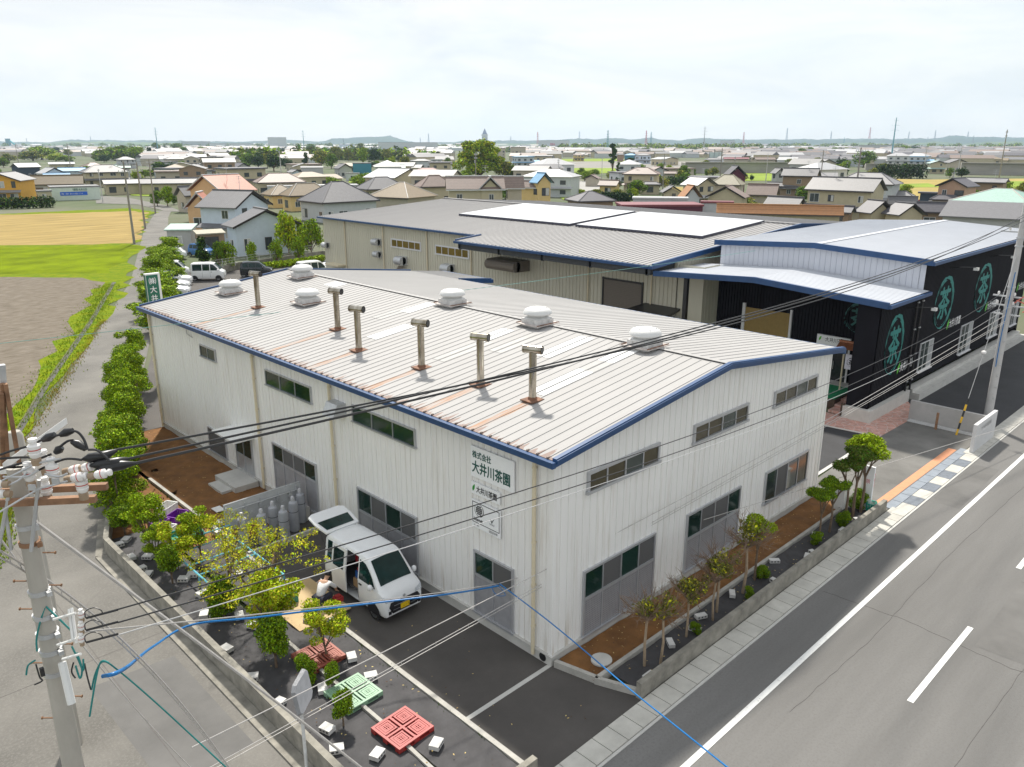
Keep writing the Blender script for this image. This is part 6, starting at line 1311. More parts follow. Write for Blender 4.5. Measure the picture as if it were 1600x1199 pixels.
def person(name, label, loc, rz):
    t = thing(name, label, 'person', loc, rz)
    # local frame: faces +y, kneels and leans forward over tools on the ground
    J = dict(pel=(0, -.18, .36), sp=(0, -.02, .56), ch=(0, .16, .72), nk=(0, .28, .80), hd=(0, .36, .84), hd2=(0, .43, .90))
    J.update(hl=(-.12, -.16, .33), kl=(-.20, .22, .24), al=(-.17, -.14, .08), tl=(-.17, .0, .04), hr=(.12, -.16, .33), kr=(.20, .20, .38), ar=(.18, .10, .08), tr=(.18, .27, .04))
    J.update(sl=(-.19, .20, .72), el=(-.28, .34, .48), wl=(-.17, .50, .30), sr=(.19, .20, .72), er=(.29, .36, .50), wr=(.16, .53, .28))
    me_b = ['pel', 'sp', 'ch', 'nk', 'hd', 'hd2', 'sl', 'el', 'wl', 'sr', 'er', 'wr']
    # one continuous body
    keys = list(J); idx = {k: i for i, k in enumerate(keys)}; E = [('pel', 'sp'), ('sp', 'ch'), ('ch', 'nk'), ('nk', 'hd'), ('hd', 'hd2'), ('ch', 'sl'), ('sl', 'el'), ('el', 'wl'), ('ch', 'sr'), ('sr', 'er'), ('er', 'wr'), ('pel', 'hl'), ('hl', 'kl'), ('kl', 'al'), ('al', 'tl'), ('pel', 'hr'), ('hr', 'kr'), ('kr', 'ar'), ('ar', 'tr')]
    Rr = dict(pel=.10, sp=.095, ch=.085, nk=.055, hd=.085, hd2=.095, sl=.055, el=.042, wl=.028, sr=.055, er=.042, wr=.028, hl=.09, kl=.065, al=.045, tl=.04, hr=.09, kr=.065, ar=.045, tr=.04)
    bd = skinned('body', [J[k] for k in keys], [(idx[a], idx[b]) for a, b in E], [Rr[k] for k in keys], SKIN, t, 2, 0)
    tor = ['pel', 'sp', 'ch', 'sl', 'sr', 'el', 'er']; ix = {k: i for i, k in enumerate(tor)}
    skinned('shirt', [J[k] for k in tor], [(0, 1), (1, 2), (2, 3), (2, 4), (3, 5), (4, 6)], [.145, .145, .172, .085, .075, .058, .058], mat('white_cloth', (.72, .72, .72), .8, .08, 6, bump=.3), t)
    lg = ['pel', 'hl', 'kl', 'al', 'hr', 'kr', 'ar']; skinned('trousers', [J[k] for k in lg], [(0, 1), (1, 2), (2, 3), (0, 4), (4, 5), (5, 6)], [.15, .105, .08, .06, .105, .08, .06], mat('dark_cloth', (.03, .032, .05), .85, .2, 6), t)
    for s, a, tt in ((-1, 'al', 'tl'), (1, 'ar', 'tr')): skinned('shoe', [J[a], J[tt]], [(0, 1)], [.055, .05], mat('shoe_black', (.02, .02, .02), .6), t, 1)
    g = MB(); g.lathe(Vector(J['hd2'])+Vector((0, -.01, .012)), [(.03, -.10), (.105, -.05), (.115, .02), (.09, .075), (.04, .105), (.005, .112)], 18, axis=(0, .35, .94)); g.build('hair', mat('black_hair', (.012, .01, .01), .5, .2, 30), t, local=True, smooth=60)
    g = MB(); c = Vector(J['hd2'])
    for sx_ in (-1, 1): g.lathe(c+Vector((sx_*.035, .088, -.02)), [(.002, -.01), (.012, 0), (.002, .01)], 8)
    g.add([c+Vector((-.012, .09, -.03)), c+Vector((.012, .09, -.03)), c+Vector((0, .118, -.055)), c+Vector((0, .092, -.01))], [(0, 2, 3), (1, 3, 2), (0, 1, 2)]); g.build('face', mat('face_dark', (.12, .06, .05), .5), t, local=True)
    for side, wj in ((-1, 'wl'), (1, 'wr')):
        W0 = Vector(J[wj]); js = [W0, W0+Vector((0, .045, -.03)), W0+Vector((0, .075, -.055))]; es = [(0, 1), (1, 2)]; rr = [.026, .036, .030]
        for q in range(4):
            b = len(js); x = (-.03+.02*q); ln = [.055, .07, .066, .05][q]; js += [W0+Vector((x, .095, -.07)), W0+Vector((x*1.15, .095+ln*.55, -.095)), W0+Vector((x*1.15, .095+ln*.75, -.095-ln*.55))]; es += [(2, b), (b, b+1), (b+1, b+2)]; rr += [.011, .009, .008]
        b = len(js); js += [W0+Vector((-side*.045, .055, -.05)), W0+Vector((-side*.055, .095, -.08))]; es += [(1, b), (b, b+1)]; rr += [.011, .009]
        skinned('hand', js, es, rr, SKIN, t, 1)
    return t
person('person', 'person in a white top and dark trousers kneeling over tools beside the open van door', (-3.05, 6.95, .10), R(-62))
# stuff round the person
def bxthing(name, label, cat, boxes, m, grp=None):
    g = MB()
    for b in boxes: g.box(*b)
    return g.build(name, m, label=label, cat=cat, **({'group': grp} if grp else {}))
bxthing('work_board', 'sheet of pale plywood under the kneeling person', 'board', [(-4.3, 6.2, .10, -2.5, 8.7, .13)], mat('plywood', (.52, .38, .20), .8, .15, 2))
bxthing('parts_case', 'green case with a red and white side standing left of the kneeling person', 'case', [(-4.05, 7.65, .13, -3.5, 7.95, .5)], mat('teal_case', (.02, .20, .15), .5))
bxthing('toolbag', 'small red tool bag right of the kneeling person', 'bag', [(-2.75, 6.7, .13, -2.45, 6.95, .28), (-2.68, 6.75, .28, -2.5, 6.9, .33)], mat('red_fabric', (.40, .03, .03), .8))
g = MB(); g.lathe((-3.35, 8.6, .13), [(.13, 0), (.15, .28), (.155, .28), (.145, .27), (.02, .26)], 16); g.build('bucket', BLACKP, label='black bucket behind the green case', cat='bucket')
bxthing('white_bag', 'crumpled white plastic bag in front of the kneeling person', 'bag', [(-3.75, 6.5, .13, -3.5, 6.75, .25)], WHITE)
# ================================================================ GAS CYLINDERS
GASM = mat('cylinder_grey', (.36, .37, .40), .45, .15, 3)
def cyl_(): 
    t = thing('gas_cylinder', None, 'gas cylinder'); g = MB(); g.lathe((0, 0, 0), [(.16, 0), (.185, .03), (.185, 1.05), (.16, 1.16), (.09, 1.22), (.07, 1.23)], 20); g.build('tank', GASM, t, local=True, smooth=35)
    g = MB(); g.lathe((0, 0, 1.22), [(.075, 0), (.075, .13), (.05, .18), (.02, .19)], 14); g.build('valve_cap', mat('cap_grey', (.5, .5, .52), .4), t, local=True, smooth=35)
    g = MB(); g.lathe((0, 0, .8), [(.189, 0), (.189, .02)], 20); g.build('strap', BLACKP, t, local=True); return t
CY = Proto(cyl_)
for i, (x, y, lab) in enumerate([(-3.0, 12.35, 'leftmost gas cylinder at the open end of the rack'), (-2.35, 12.15, 'second gas cylinder from the left in the rack'), (-1.75, 12.45, 'grey cylinder with a red mark, third from the left in the back row'), (-1.65, 11.85, 'gas cylinder standing forward of the others'), (-1.0, 12.3, 'gas cylinder behind the yellow foliage'), (-.45, 12.75, 'rightmost gas cylinder against the factory wall')]):
    CY.put((x, y, .004), i, lab, 'grey gas cylinders in the rack')
t = thing('cylinder_rack', 'pale panel with pipes and brackets behind the gas cylinders', 'rack', (-2, 12.8, 0))
g = MB(); g.box(-3.35, 12.95, .55, -.3, 13.0, 1.55); g.build('panel', mat('rack_panel', (.52, .53, .54), .5, .08), t)
g = MB(); g.tube([(-3.35, 12.98, 1.57), (-.3, 12.98, 1.57)], .035, 6); g.tube([(-3.3, 12.9, 0), (-3.3, 12.9, 1.5)], .03, 6); g.tube([(-.5, 12.9, 0), (-.5, 12.9, 1.5)], .03, 6); g.tube([(-3.1, 12.85, 1.35), (-.5, 12.85, 1.35)], .025, 6)
for x in (-2.6, -2.0, -1.3, -.8): g.tube([(x, 12.85, 1.5), (x, 12.82, 1.0), (x+.1, 12.6, 1.2), (x+.05, 12.4, 1.3)], .014, 5); g.box(x-.07, 12.80, 1.15, x+.07, 12.95, 1.3)
g.build('pipework', GALV, t)
g = MB(); g.box(-3.2, 11.6, 0, -.1, 11.72, .18); g.build('kerb', CONCL, t)
# ================================================================ BLUE PIPE FRAME
BP = mat('light_blue_pipe', (.16, .50, .62), .4, .08)
g = MB(); X0, X1, Y0, Y1 = -5.35, -3.35, 8.8, 12.6
for z in (.55,):
    g.tube([(X0, Y0, z), (X1, Y0, z), (X1, Y1, z), (X0, Y1, z), (X0, Y0, z)], .032, 6)
for x in (X0, X1):
    for y in (Y0, (Y0+Y1)/2, Y1): g.tube([(x, y, .1), (x, y, .95 if y > 11 else .55)], .032, 6)
g.tube([(X0, (Y0+Y1)/2, .55), (X1, (Y0+Y1)/2, .55)], .028, 6); g.tube([(X0, Y1, .95), (X1, Y1, .95)], .032, 6); g.tube([(X0, Y1-1.1, .55), (X1, Y1-1.1, .55)], .028, 6)
g.build('pipe_frame', BP, label='light blue pipe frame lying over the covered bed beside the gas cylinders', cat='frame', smooth=40)
# ================================================================ PALLETS
def pallet(label, c, rz, w, d, m, kind):
    t = thing('pallet', label, 'pallet', c, rz, None); g = MB()
    for x in (-w/2, -.08, w/2-.16):
        for y in (-d/2, -.08, d/2-.16): g.box(x, y, 0, x+.16, y+.16, .10)
    g.box(-w/2, -d/2, 0, w/2, -d/2+.1, .02); g.box(-w/2, d/2-.1, 0, w/2, d/2, .02); g.build('foot', m, t, local=True)
    g = MB(); z0, z1 = .10, .14; e = .07
    for a, b in ((-w/2, -w/2+e), (w/2-e, w/2)): g.box(a, -d/2, z0, b, d/2, z1)
    for a, b in ((-d/2, -d/2+e), (d/2-e, d/2)): g.box(-w/2+e, a, z0, w/2-e, b, z1)
    n = 4 if kind != 'slat' else 0
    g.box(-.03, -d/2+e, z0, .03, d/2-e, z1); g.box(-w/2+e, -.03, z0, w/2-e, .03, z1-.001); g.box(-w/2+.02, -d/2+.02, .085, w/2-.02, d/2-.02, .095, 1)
    for sx_ in (-1, 1):
        for sy in (-1, 1):
            cx, cy = sx_*w/4, sy*d/4; q = .17
            for r_ in ((q, .022), (q*.62, .018)):
                for k in range(4):
                    a = k*PI/2; c_, s_ = round(math.cos(a)), round(math.sin(a)); x0, y0 = cx+c_*r_[0], cy+s_*r_[0]
                    if c_: g.box(x0-r_[1], cy-r_[0]-r_[1], z0, x0+r_[1], cy+r_[0]+r_[1], z1-.002)
                    else: g.box(cx-r_[0]-r_[1], y0-r_[1], z0, cx+r_[0]+r_[1], y0+r_[1], z1-.003)
            for i in range(-2, 3):
                g.box(cx+i*.06-.012, cy-.13, z0, cx+i*.06+.012, cy+.13, z1-.004); g.box(cx-.13, cy+i*.06-.012, z0, cx+.13, cy+i*.06+.012, z1-.005)
            for k in range(3):
                o_ = .035+.04*k; g.box(sx_*(w/2-e-o_)-.01, sy*(e*.9), z0, sx_*(w/2-e-o_)+.01, sy*(d/2-e), z1-.006)
    dk = mat(m.name+'_deck_shade', tuple(v*.35 for v in m.node_tree.nodes['Color Ramp'].color_ramp.elements[0].color[:3]), .6)  # darkened copy of the pallet colour, painted shade below the open deck
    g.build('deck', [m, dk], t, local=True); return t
def mid(*q): p = [G(a, b, .14) for a, b in q]; v = Vector((0, 0, 0)); 
REDP = mat('red_pallet', (.36, .035, .03), .5, .12, 3); GRNP = mat('green_pallet', (.24, .40, .26), .5, .1, 3); ORP = mat('faded_red_pallet', (.33, .085, .055), .55, .12, 3)
def pcen(pts): v = sum((G(a, b, .24) for a, b in pts), Vector((0, 0, 0)))/len(pts); return (v.x, v.y, .10)
pallet('faded red plastic pallet partly under the young yellow-green tree, farthest of the three', pcen([(456, 1022), (502, 995), (537, 1022), (495, 1052)]), R(0), 1.1, 1.1, ORP, 'grid')
pallet('pale green plastic pallet on the black sheet, middle of the three', pcen([(508, 1080), (560, 1051), (595, 1080), (544, 1112)]), R(2), 1.1, 1.1, GRNP, 'grid')
pallet('bright red plastic pallet on the black sheet, nearest the bottom corner', pcen([(583, 1135), (635, 1103), (675, 1138), (622, 1170)]), R(3), 1.1, 1.1, REDP, 'grid')
# concrete blocks holding down the sheet
BKM = mat('white_block', (.62, .61, .59), .85, .12, 5, bump=.2)
def blk():
    t = thing('paving_block', None, 'block'); g = MB(); g.box(-.2, -.10, 0, .2, .10, .12); g.build('slab', BKM, t, local=True); g = MB()
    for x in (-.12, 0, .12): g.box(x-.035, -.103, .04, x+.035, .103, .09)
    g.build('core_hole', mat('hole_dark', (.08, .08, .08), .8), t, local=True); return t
BL = Proto(blk)
bpos = [((186, 858), 'at the sharp street corner under the conifer'), ((198, 850), 'beside the corner one, farther in'), ((206, 878), 'under the corner trees'), ((232, 877), 'below the young bright tree'), ((207, 901), 'against the street wall, first along it'), ((232, 905), 'against the street wall, second along it'), ((270, 893), 'near the grass patch by the dark bush'), ((288, 912), 'right of the grass patch'), ((317, 935), 'at the street end of the blue frame'), ((345, 823), 'beside the purple crate'), ((340, 838), 'left of the teal basket'), ((302, 905), 'left of the light blue frame'), ((373, 905), 'inside the light blue frame'), ((320, 968), 'under the loose tree, leaning on the street wall'),
        ((355, 1022), 'between the two dark bushes by the street wall'), ((392, 1068), 'below the tall green bush by the wall'), ((435, 1108), 'just left of the traffic mirror'), ((505, 1085), 'upright, left of the green pallet'), ((512, 1148), 'right of the mirror post shrub'), ((527, 1180), 'near the bottom corner wall'), ((590, 1188), 'at the bottom wall left of the red pallet'), ((550, 1035), 'right of the faded red pallet'), ((485, 977), 'at the driveway edge below the person'), ((580, 1065), 'at the right corner of the green pallet'), ((682, 1172), 'right of the bright red pallet'), ((375, 970), 'under the loose yellow tree'), ((397, 985), 'at the right foot of the loose yellow tree')]
for i, (q, lab) in enumerate(bpos):
    p = G(*q); BL.put((max(p.x, -6.35), max(p.y, -2.2), .12), (i*.77) % 3, 'white hollow block '+lab, 'white blocks holding down the left sheet', (.85, 1.25, 1))
for i, (x, y, lab) in enumerate([(1.35, -2.35, 'in front of the two bare trees'), (3.0, -1.9, 'between bare trees and the thin olive tree'), (4.1, -2.0, 'right of the tiny green sprout'), (4.8, -1.75, 'left of the sparse olive tree'), (6.6, -1.75, 'at the foot of the tall bare tree'), (8.3, -2.35, 'against the road wall by the lime topiary'), (9.5, -1.65, 'between the lime topiary and the flat-headed one'), (10.6, -2.3, 'first of the pair left of the flat-headed topiary'), (11.0, -2.35, 'second of the pair left of the flat-headed topiary'), (12.4, -1.8, 'behind the flat-headed topiary'), (13.4, -2.3, 'against the wall right of the even topiary'), (14.6, -2.35, 'between the tall topiaries at the wall')]):
    BL.put((x, y, .17), (i*.9) % 3, 'white hollow block '+lab, 'white blocks holding down the front sheet', .9)
# crates and baskets
def crate(name, label, c, rz, w, d, h, m):
    g = MB(); g.box(-w/2, -d/2, 0, w/2, d/2, .02); q = Matrix.Rotation(rz, 3, 'Z')
    n = 9
    for s in (-1, 1):
        for k in range(n): g.box(-w/2+w*k/n+.006, s*d/2-.008, .02, -w/2+w*(k+1)/n-.012, s*d/2+.008, h); 
        for k in range(6): g.box(s*w/2-.008, -d/2+d*k/6+.006, .02, s*w/2+.008, -d/2+d*(k+1)/6-.012, h)
        g.box(-w/2, s*d/2-.02, h-.03, w/2, s*d/2+.02, h); g.box(s*w/2-.02, -d/2, h-.031, s*w/2+.02, d/2, h-.001)
    o = g.build(name, m, local=True, label=label, cat='crate'); o.location = c; o.rotation_euler = (0, 0, rz); return o
p = G(287, 850); crate('basket', 'teal green plastic basket lying in the covered bed', (p.x+.2, p.y+.2, .12), R(-8), 1.1, .75, .2, mat('teal_plastic', (.01, .30, .22), .4))
PUR = mat('purple_plastic', (.18, .02, .32), .4)
p = G(278, 815); crate('crate', 'purple crate under the white one near the orange soil', (p.x, p.y, .05), R(30), .7, .5, .3, PUR)
p = G(250, 826); crate('crate', 'purple crate half hidden behind the bright young tree', (p.x, p.y, .05), R(10), .6, .45, .3, PUR)
p = G(262, 806); crate('crate', 'white plastic crate beside the purple ones', (p.x, p.y, .05), R(30), .7, .5, .42, WHITE)
p = G(266, 835); crate('crate', 'small white slotted crate on the sheet below the purple crates', (p.x, p.y, .1), R(30), .5, .28, .22, WHITE)
bxthing('white_board', 'small square white board lying on the orange soil', 'board', [(-2.55, 15.6, .10, -2.2, 16.1, .13)], WHITE)
crate('crate', 'small teal crate at the foot of the white sign by the road wall', (16.1, -2.25, .15), R(10), .42, .3, .3, mat('teal_plastic', (.01, .30, .22), .4))
# white box and slim sign at the end of the front strip
t = thing('slim_sign', 'slim tall white sign board with faint red characters at the end of the planting strip', 'sign', (16.25, -2.1, 0))
g = MB(); g.box(16.1, -2.2, 0, 16.2, -1.75, 1.9); g.build('panel', SIGNW, t); g = MB(); text_mesh(g, '大\n井\n川', .22, (16.15, -2.2, 1.5), (1, 0, 0), (0, 0, 1), lift=.004, sx=.4)
text_mesh(g, '茶', .2, (16.1, -1.9, 1.2), (0, -1, 0), (0, 0, 1), lift=.004); g.build('lettering', REDI, t)
bxthing('cabinet', 'low white utility cabinet behind the tall topiaries', 'cabinet', [(15.2, -1.5, .1, 15.7, -1.1, 1.0), (15.15, -1.55, 1.0, 15.75, -1.05, 1.05)], WHITE)
g = MB(); g.cyl((15.75, .05, .1), (15.75, .05, .95), .05, n=8); g.cyl((15.75, .05, .9), (15.75, .05, 1.05), .06, n=8, mi=1); g.build('post', [PIPE, WHITE], label='short cream post with a white top at the soil corner by the factory', cat='post')
# traffic mirror seen from behind
t = thing('traffic_mirror', 'grey backed traffic mirror on a thin pale post over the street wall', 'traffic mirror', (-6.9, 1.9, 0))
MR = G(470, 1100, 1.9); 
g = MB(); b = Vector((MR.x, MR.y, 0)); g.cyl(b, b+Vector((0, 0, 2.3)), .038, n=10); g.build('post', mat('pale_post', (.60, .61, .60), .4), t)
g = MB(); c0 = b+Vector((.06, .06, 2.15)); nd = Vector((.62, -.75, .15)).normalized(); r_ = nd.cross(Vector((0, 0, 1))).normalized(); u_ = r_.cross(nd)
P = [(-.42, -.3), (-.3, -.4), (.3, -.4), (.42, -.3), (.42, .3), (.3, .4), (-.3, .4), (-.42, .3)]
g.add([c0+r_*x+u_*y for x, y in P]+[c0+nd*.08+r_*x*.9+u_*y*.9 for x, y in P], [tuple(range(8)), tuple(range(8, 16))[::-1]]+[(i, (i+1) % 8, 8+(i+1) % 8, 8+i) for i in range(8)]+[(i, 8+i, 8+(i+1) % 8, (i+1) % 8) for i in range(8)]); g.build('mirror_head', mat('mirror_back', (.50, .51, .53), .5), t)
g = MB(); g.tube([b+Vector((0, 0, 1.9)), c0-u_*.2-nd*.01], .02, 5); g.tube([b+Vector((0, 0, 2.25)), c0+u_*.1-nd*.01], .02, 5); g.build('bracket', GALV, t)
# green roadside sign
t = thing('roadside_sign', 'tall green roadside sign with white vertical characters behind the factory corner', 'sign', (-.9, 30, 0))
sp_ = G(237, 433, 6.4); sx_, sy_ = sp_.x, sp_.y
wd = .36; g = MB(); g.box(sx_-wd, sy_, 3.6, sx_+wd+.12, sy_+.3, 6.6); g.build('box', WHITE, t)
g = MB(); g.box(sx_-wd+.02, sy_-.02, 3.65, sx_+wd-.02, sy_+.0, 6.52); g.box(sx_-wd-.015, sy_+.04, 3.65, sx_-wd, sy_+.26, 6.52); g.build('panel', mat('sign_green', (.0, .12, .07), .4), t)
g = MB()
for k, ch in enumerate('㈱大井川茶'): text_mesh(g, ch, .44, (sx_-.22, sy_-.02, 6.0-.52*k), (1, 0, 0), (0, 0, 1), bold=.006, lift=.01)
g.build('lettering', WINK, t)
g = MB(); g.box(sx_-.1, sy_+.1, 0, sx_+.1, sy_+.2, 3.6); g.build('post', GALV, t)
# wall round the parking lot
kerb('block_wall', [xy(308, 437), xy(372, 421), xy(505, 402), (44, 73)], .15, 0, .8, CONCD, label='weathered block wall with a mesh fence along the far side of the parking lot', cat='wall')
a = Vector(xy(308, 437)); b = Vector(xy(505, 402)); t = thing('mesh_fence', 'thin grey mesh fence posts on the block wall behind the parked cars', 'fence', (a.x, a.y, .8)); 
for k in range(12):
    q = a.lerp(b, k/11); g = MB(); g.cyl((q.x, q.y, .8), (q.x, q.y, 1.75), .035, n=5); g.build('post', GALV, t)
g = MB()
for z in (1.15, 1.45, 1.74): g.tube([(a.x, a.y, z), (b.x, b.y, z)], .013, 4)
for k in range(110): q = a.lerp(b, k/110); g.tube([(q.x, q.y, .85), (q.x, q.y, 1.72)], .006, 3)
g.build('mesh', GALV, t)
# ================================================================ POLES AND WIRES
PC = mat('pole_concrete', (.42, .395, .35), .85, .14, 2.5, stretch=(1, 1, .4), bump=.15); RSTE = mat('rusty_arm', (.27, .15, .085), .8, .35, 5, bump=.2); TEALW = mat('teal_cable', (.01, .20, .19), .4); BLUEW = mat('blue_cable', (.006, .15, .42), .35, .08); WIRE = mat('black_wire', (.02, .02, .022), .5); WIRG = mat('grey_wire', (.50, .50, .50), .45); WIRL = mat('light_cable', (.46, .44, .42), .45); REDB = mat('red_band', (.5, .05, .04), .4); CLAY = mat('clay_cap', (.34, .25, .17), .7, .15)
PP = Vector((-12.40, -3.69, 0))
t = thing('utility_pole', 'thick concrete utility pole in the left foreground crowded with insulators, brackets and cables', 'utility pole', PP)
g = MB(); g.cyl(PP, PP+Vector((0, 0, 10.75)), .170, .083, n=28); g.build('shaft', PC, t, smooth=40)
for z in (10.05, 9.85, 9.25, 8.95, 8.72, 8.5, 8.22):
    r_ = .175-.089*z/10.75; g = MB(); g.lathe(PP+Vector((0, 0, z)), [(r_+.012, 0), (r_+.016, .05)], 24); g.box(PP.x+r_*.4, PP.y-r_-.06, z, PP.x+r_*.4+.05, PP.y-r_+.02, z+.05); g.build('band', GALV if z != 9.85 else RSTE, t)
for z, s in [(9.75, 1), (9.4, -1), (9.35, 1), (9.05, -1), (8.6, 1), (8.35, -1), (7.9, 1), (7.6, -1)]:
    d = RT*s; g = MB(); g.cyl(PP+Vector((0, 0, z))+d*.12, PP+Vector((0, 0, z))+d*.26, .009, n=6); g.lathe(PP+Vector((0, 0, z))+d*.25, [(.018, 0), (.018, .01)], 8, axis=d); g.build('step_bolt', RSTE, t)
# cross arm (rusty angle) and the pale one
arm = (GX(143, 768, -11.9)-GX(0, 815, -12.7)); A0 = Vector((-12.40, -3.69, 10.42)); ad = Vector((arm.x, arm.y, 0)).normalized(); ad = Vector((.80, -.60, 0)).normalized() if ad.length < .5 else ad
ad = Vector((RT.x*.985+FW.x*.12, RT.y*.985+FW.y*.12, 0)).normalized(); an = Vector((-ad.y, ad.x, 0))
def armbox(mb, c, d, n_, l0, l1, w, h):
    P = [c+d*l+n_*a+Vector((0, 0, b)) for l in (l0, l1) for a in (-w, w) for b in (-h, h)]
    mb.add(P, [(0, 1, 3, 2), (4, 6, 7, 5), (0, 4, 5, 1), (2, 3, 7, 6), (0, 2, 6, 4), (1, 5, 7, 3)])
g = MB(); armbox(g, A0-an*.16, ad, an, -.9, .82, .035, .035); armbox(g, A0+an*.16, ad, an, -.9, .82, .035, .035); g.build('cross_arm', RSTE, t)
g = MB(); armbox(g, A0+Vector((0, 0, .42))-an*.02, (ad*.45+FW*.0+Vector((RT.x, RT.y, 0))*-.2+Vector((.3, .75, 0))).normalized(), an, -.15, 1.2, .04, .04); armbox(g, A0+Vector((0, 0, .30)), ad, an, -.6, .2, .03, .03); g.build('cross_arm', WHITE, t)
g = MB(); g.tube([A0+ad*-.02-an*.18+Vector((0, 0, .1)), A0+ad*-.35-an*.2+Vector((0, 0, -.9))], .02, 6); g.tube([A0+ad*.30-an*.18+Vector((0, 0, .25)), A0+ad*.10-an*.2+Vector((0, 0, -.55))], .02, 6); g.tube([A0+ad*-.10-an*.15, A0+ad*-.12-an*.15+Vector((0, 0, -.55))], .018, 6); g.build('brace', GALV, t)
def insul(c, axis=(0, 0, 1), s=1.0):
    c = Vector(c); g = MB(); g.lathe(c, [(.03*s, 0), (.05*s, .02*s), (.056*s, .05*s), (.05*s, .06*s), (.058*s, .075*s), (.058*s, .13*s), (.03*s, .145*s), (.03*s, .165*s), (.045*s, .175*s), (.04*s, .20*s), (.005, .205*s)], 18, axis=axis); o = g.build('insulator', CERAM, t, smooth=40)
    g = MB(); g.lathe(c, [(.0588*s, .088*s), (.0588*s, .098*s)], 18, axis=axis); g.build('red_ring', REDB, o)
    g = MB(); g.lathe(c, [(.042*s, -.07*s), (.046*s, -.01*s), (.032*s, .01*s)], 12, axis=axis); g.build('cap', CLAY, o)
D_ = 8.2
def NP(px, py, d=8.2): return CAM+ray(px, py)*d
for px, py, d in [(56, 712, 8.0), (48, 748, 8.1), (84, 742, 8.1), (71, 728, 8.5), (74, 770, 8.4), (130, 766, 8.2)]: insul(NP(px, py+4, d), s=1.05)
for px, py, d in [(122, 733, 8.2), (142, 729, 8.2), (125, 745, 8.1), (162, 740, 8.1)]:
    dr = (NP(px+30, py-6, d)-NP(px, py, d)).normalized(); insul(NP(px-14, py+3, d), dr, .85)
for px, py in [(8, 772), (5, 757)]: insul(NP(px, py, 8.0), (-RT).normalized(), .85)
g = MB()
for a, b, c in [((128, 718), (165, 712), (182, 704)), ((140, 728), (185, 722), (200, 717)), ((150, 735), (190, 727), (212, 724))]:
    P = [NP(*a, 8.15), NP(*b, 8.2), NP(*c, 8.3)]; g.tube([P[0], P[0].lerp(P[1], .3), P[1], P[2]], [.012, .05, .052, .018], 12)
for q in [((94, 680), (103, 676), (114, 673)), ((112, 690), (122, 694), (134, 702)), ((66, 688), (75, 684), (86, 679)), ((86, 708), (92, 703), (97, 699))]:
    P = [NP(*k, 8.1) for k in q]; g.tube(P, [.025, .045, .028], 10)
g.build('cable_sleeve', BLACKP, t, smooth=50)
def smoothpath(P, n=6):
    P = [Vector(p) for p in P]; out = []
    for i in range(len(P)-1):
        p0, p1, p2, p3 = P[max(i-1, 0)], P[i], P[i+1], P[min(i+2, len(P)-1)]
        for k in range(n):
            u = k/n; out.append(.5*((2*p1)+(p2-p0)*u+(2*p0-5*p1+4*p2-p3)*u*u+(3*p1-p0-3*p2+p3)*u**3))
    out.append(P[-1]); return out
g = MB()
for q in [[(0, 711), (20, 704), (45, 697), (70, 686), (100, 678), (118, 674), (130, 685), (137, 703)], [(0, 717), (30, 715), (58, 715)], [(0, 734), (30, 725), (55, 719), (80, 710)], [(86, 708), (92, 700), (105, 690), (114, 688)], [(138, 703), (152, 704), (166, 715), (172, 722)], [(60, 735), (100, 718), (128, 719)]]:
    g.tube(smoothpath([NP(*k, 8.08) for k in q]), .013, 6)
g.build('jumper_cable', WIRE, t, smooth=50)
g = MB()
for q in [[(0, 753), (30, 738), (60, 724), (95, 717)], [(5, 745), (40, 745), (60, 735)], [(0, 800), (60, 765), (85, 758), (105, 752)], [(10, 760), (30, 750), (42, 738)], [(70, 741), (92, 745), (105, 740)]]:
    g.tube(smoothpath([NP(*k, 8.0) for k in q]), .011, 6)
for px, py in [(50, 762), (87, 752)]:
    P = NP(px, py, 7.95); armbox(g, P, Vector((RT.x, RT.y, 0)), Vector((FW.x, FW.y, 0)), -.035, .035, .01, .03)
g.build('tie_wire', GALV, t, smooth=50)
# lower fittings: rack of three service clamps
g = MB(); 
for a, b in [((84, 968), (118, 958)), ((90, 1008), (120, 998)), ((98, 1030), (126, 1022)), ((112, 950), (120, 1005)), ((108, 952), (114, 1000))]: g.tube([NP(*a, 8.7), NP(*b, 8.6)], .016, 6)
g.tube([NP(97, 1035, 8.9), NP(112, 1100, 8.9)], .045, 8); g.build('service_bracket', WHITE, t)
g = MB()
for py in (966, 985, 1004):
    g.tube([NP(135, py, 8.6), NP(184, py-13, 8.6)], .013, 8); g.tube(smoothpath([NP(134, py, 8.6), NP(133, py-10, 8.6), NP(146, py-16, 8.6), NP(158, py-12, 8.6), NP(160, py-6, 8.6)]), .006, 5); insul(NP(128, py, 8.6), s=.55)
g.build('service_clamp', BLACKP, t, smooth=40)
g = MB()
for q, m_ in [([(70, 950), (62, 975), (57, 1000), (58, 1018)], 0), ([(72, 948), (95, 970), (118, 992)], 0), ([(120, 1020), (128, 1045), (125, 1060), (118, 1040)], 0), ([(55, 1032), (44, 1040), (41, 1055)], 0), ([(112, 1010), (122, 1030), (130, 1048), (130, 1030)], 0), ([(140, 1120), (150, 1060), (158, 1034), (170, 1036)], 0)]: g.tube(smoothpath([NP(*k, 8.75) for k in q]), .010, 6)
g.build('teal_cable', TEALW, t, smooth=50)
g = MB()
for q in [[(56, 1038), (62, 1058), (66, 1064), (54, 1070)], [(115, 1035), (112, 1050), (118, 1060)], [(132, 1037), (137, 1060), (142, 1078)]]: g.tube(smoothpath([NP(*k, 8.8) for k in q]), .009, 5)
g.box(*(NP(66, 1050, 8.8)-Vector((.02, .02, .05))), *(NP(66, 1050, 8.8)+Vector((.02, .02, .05)))); g.build('drop_cable', WIRE, t)
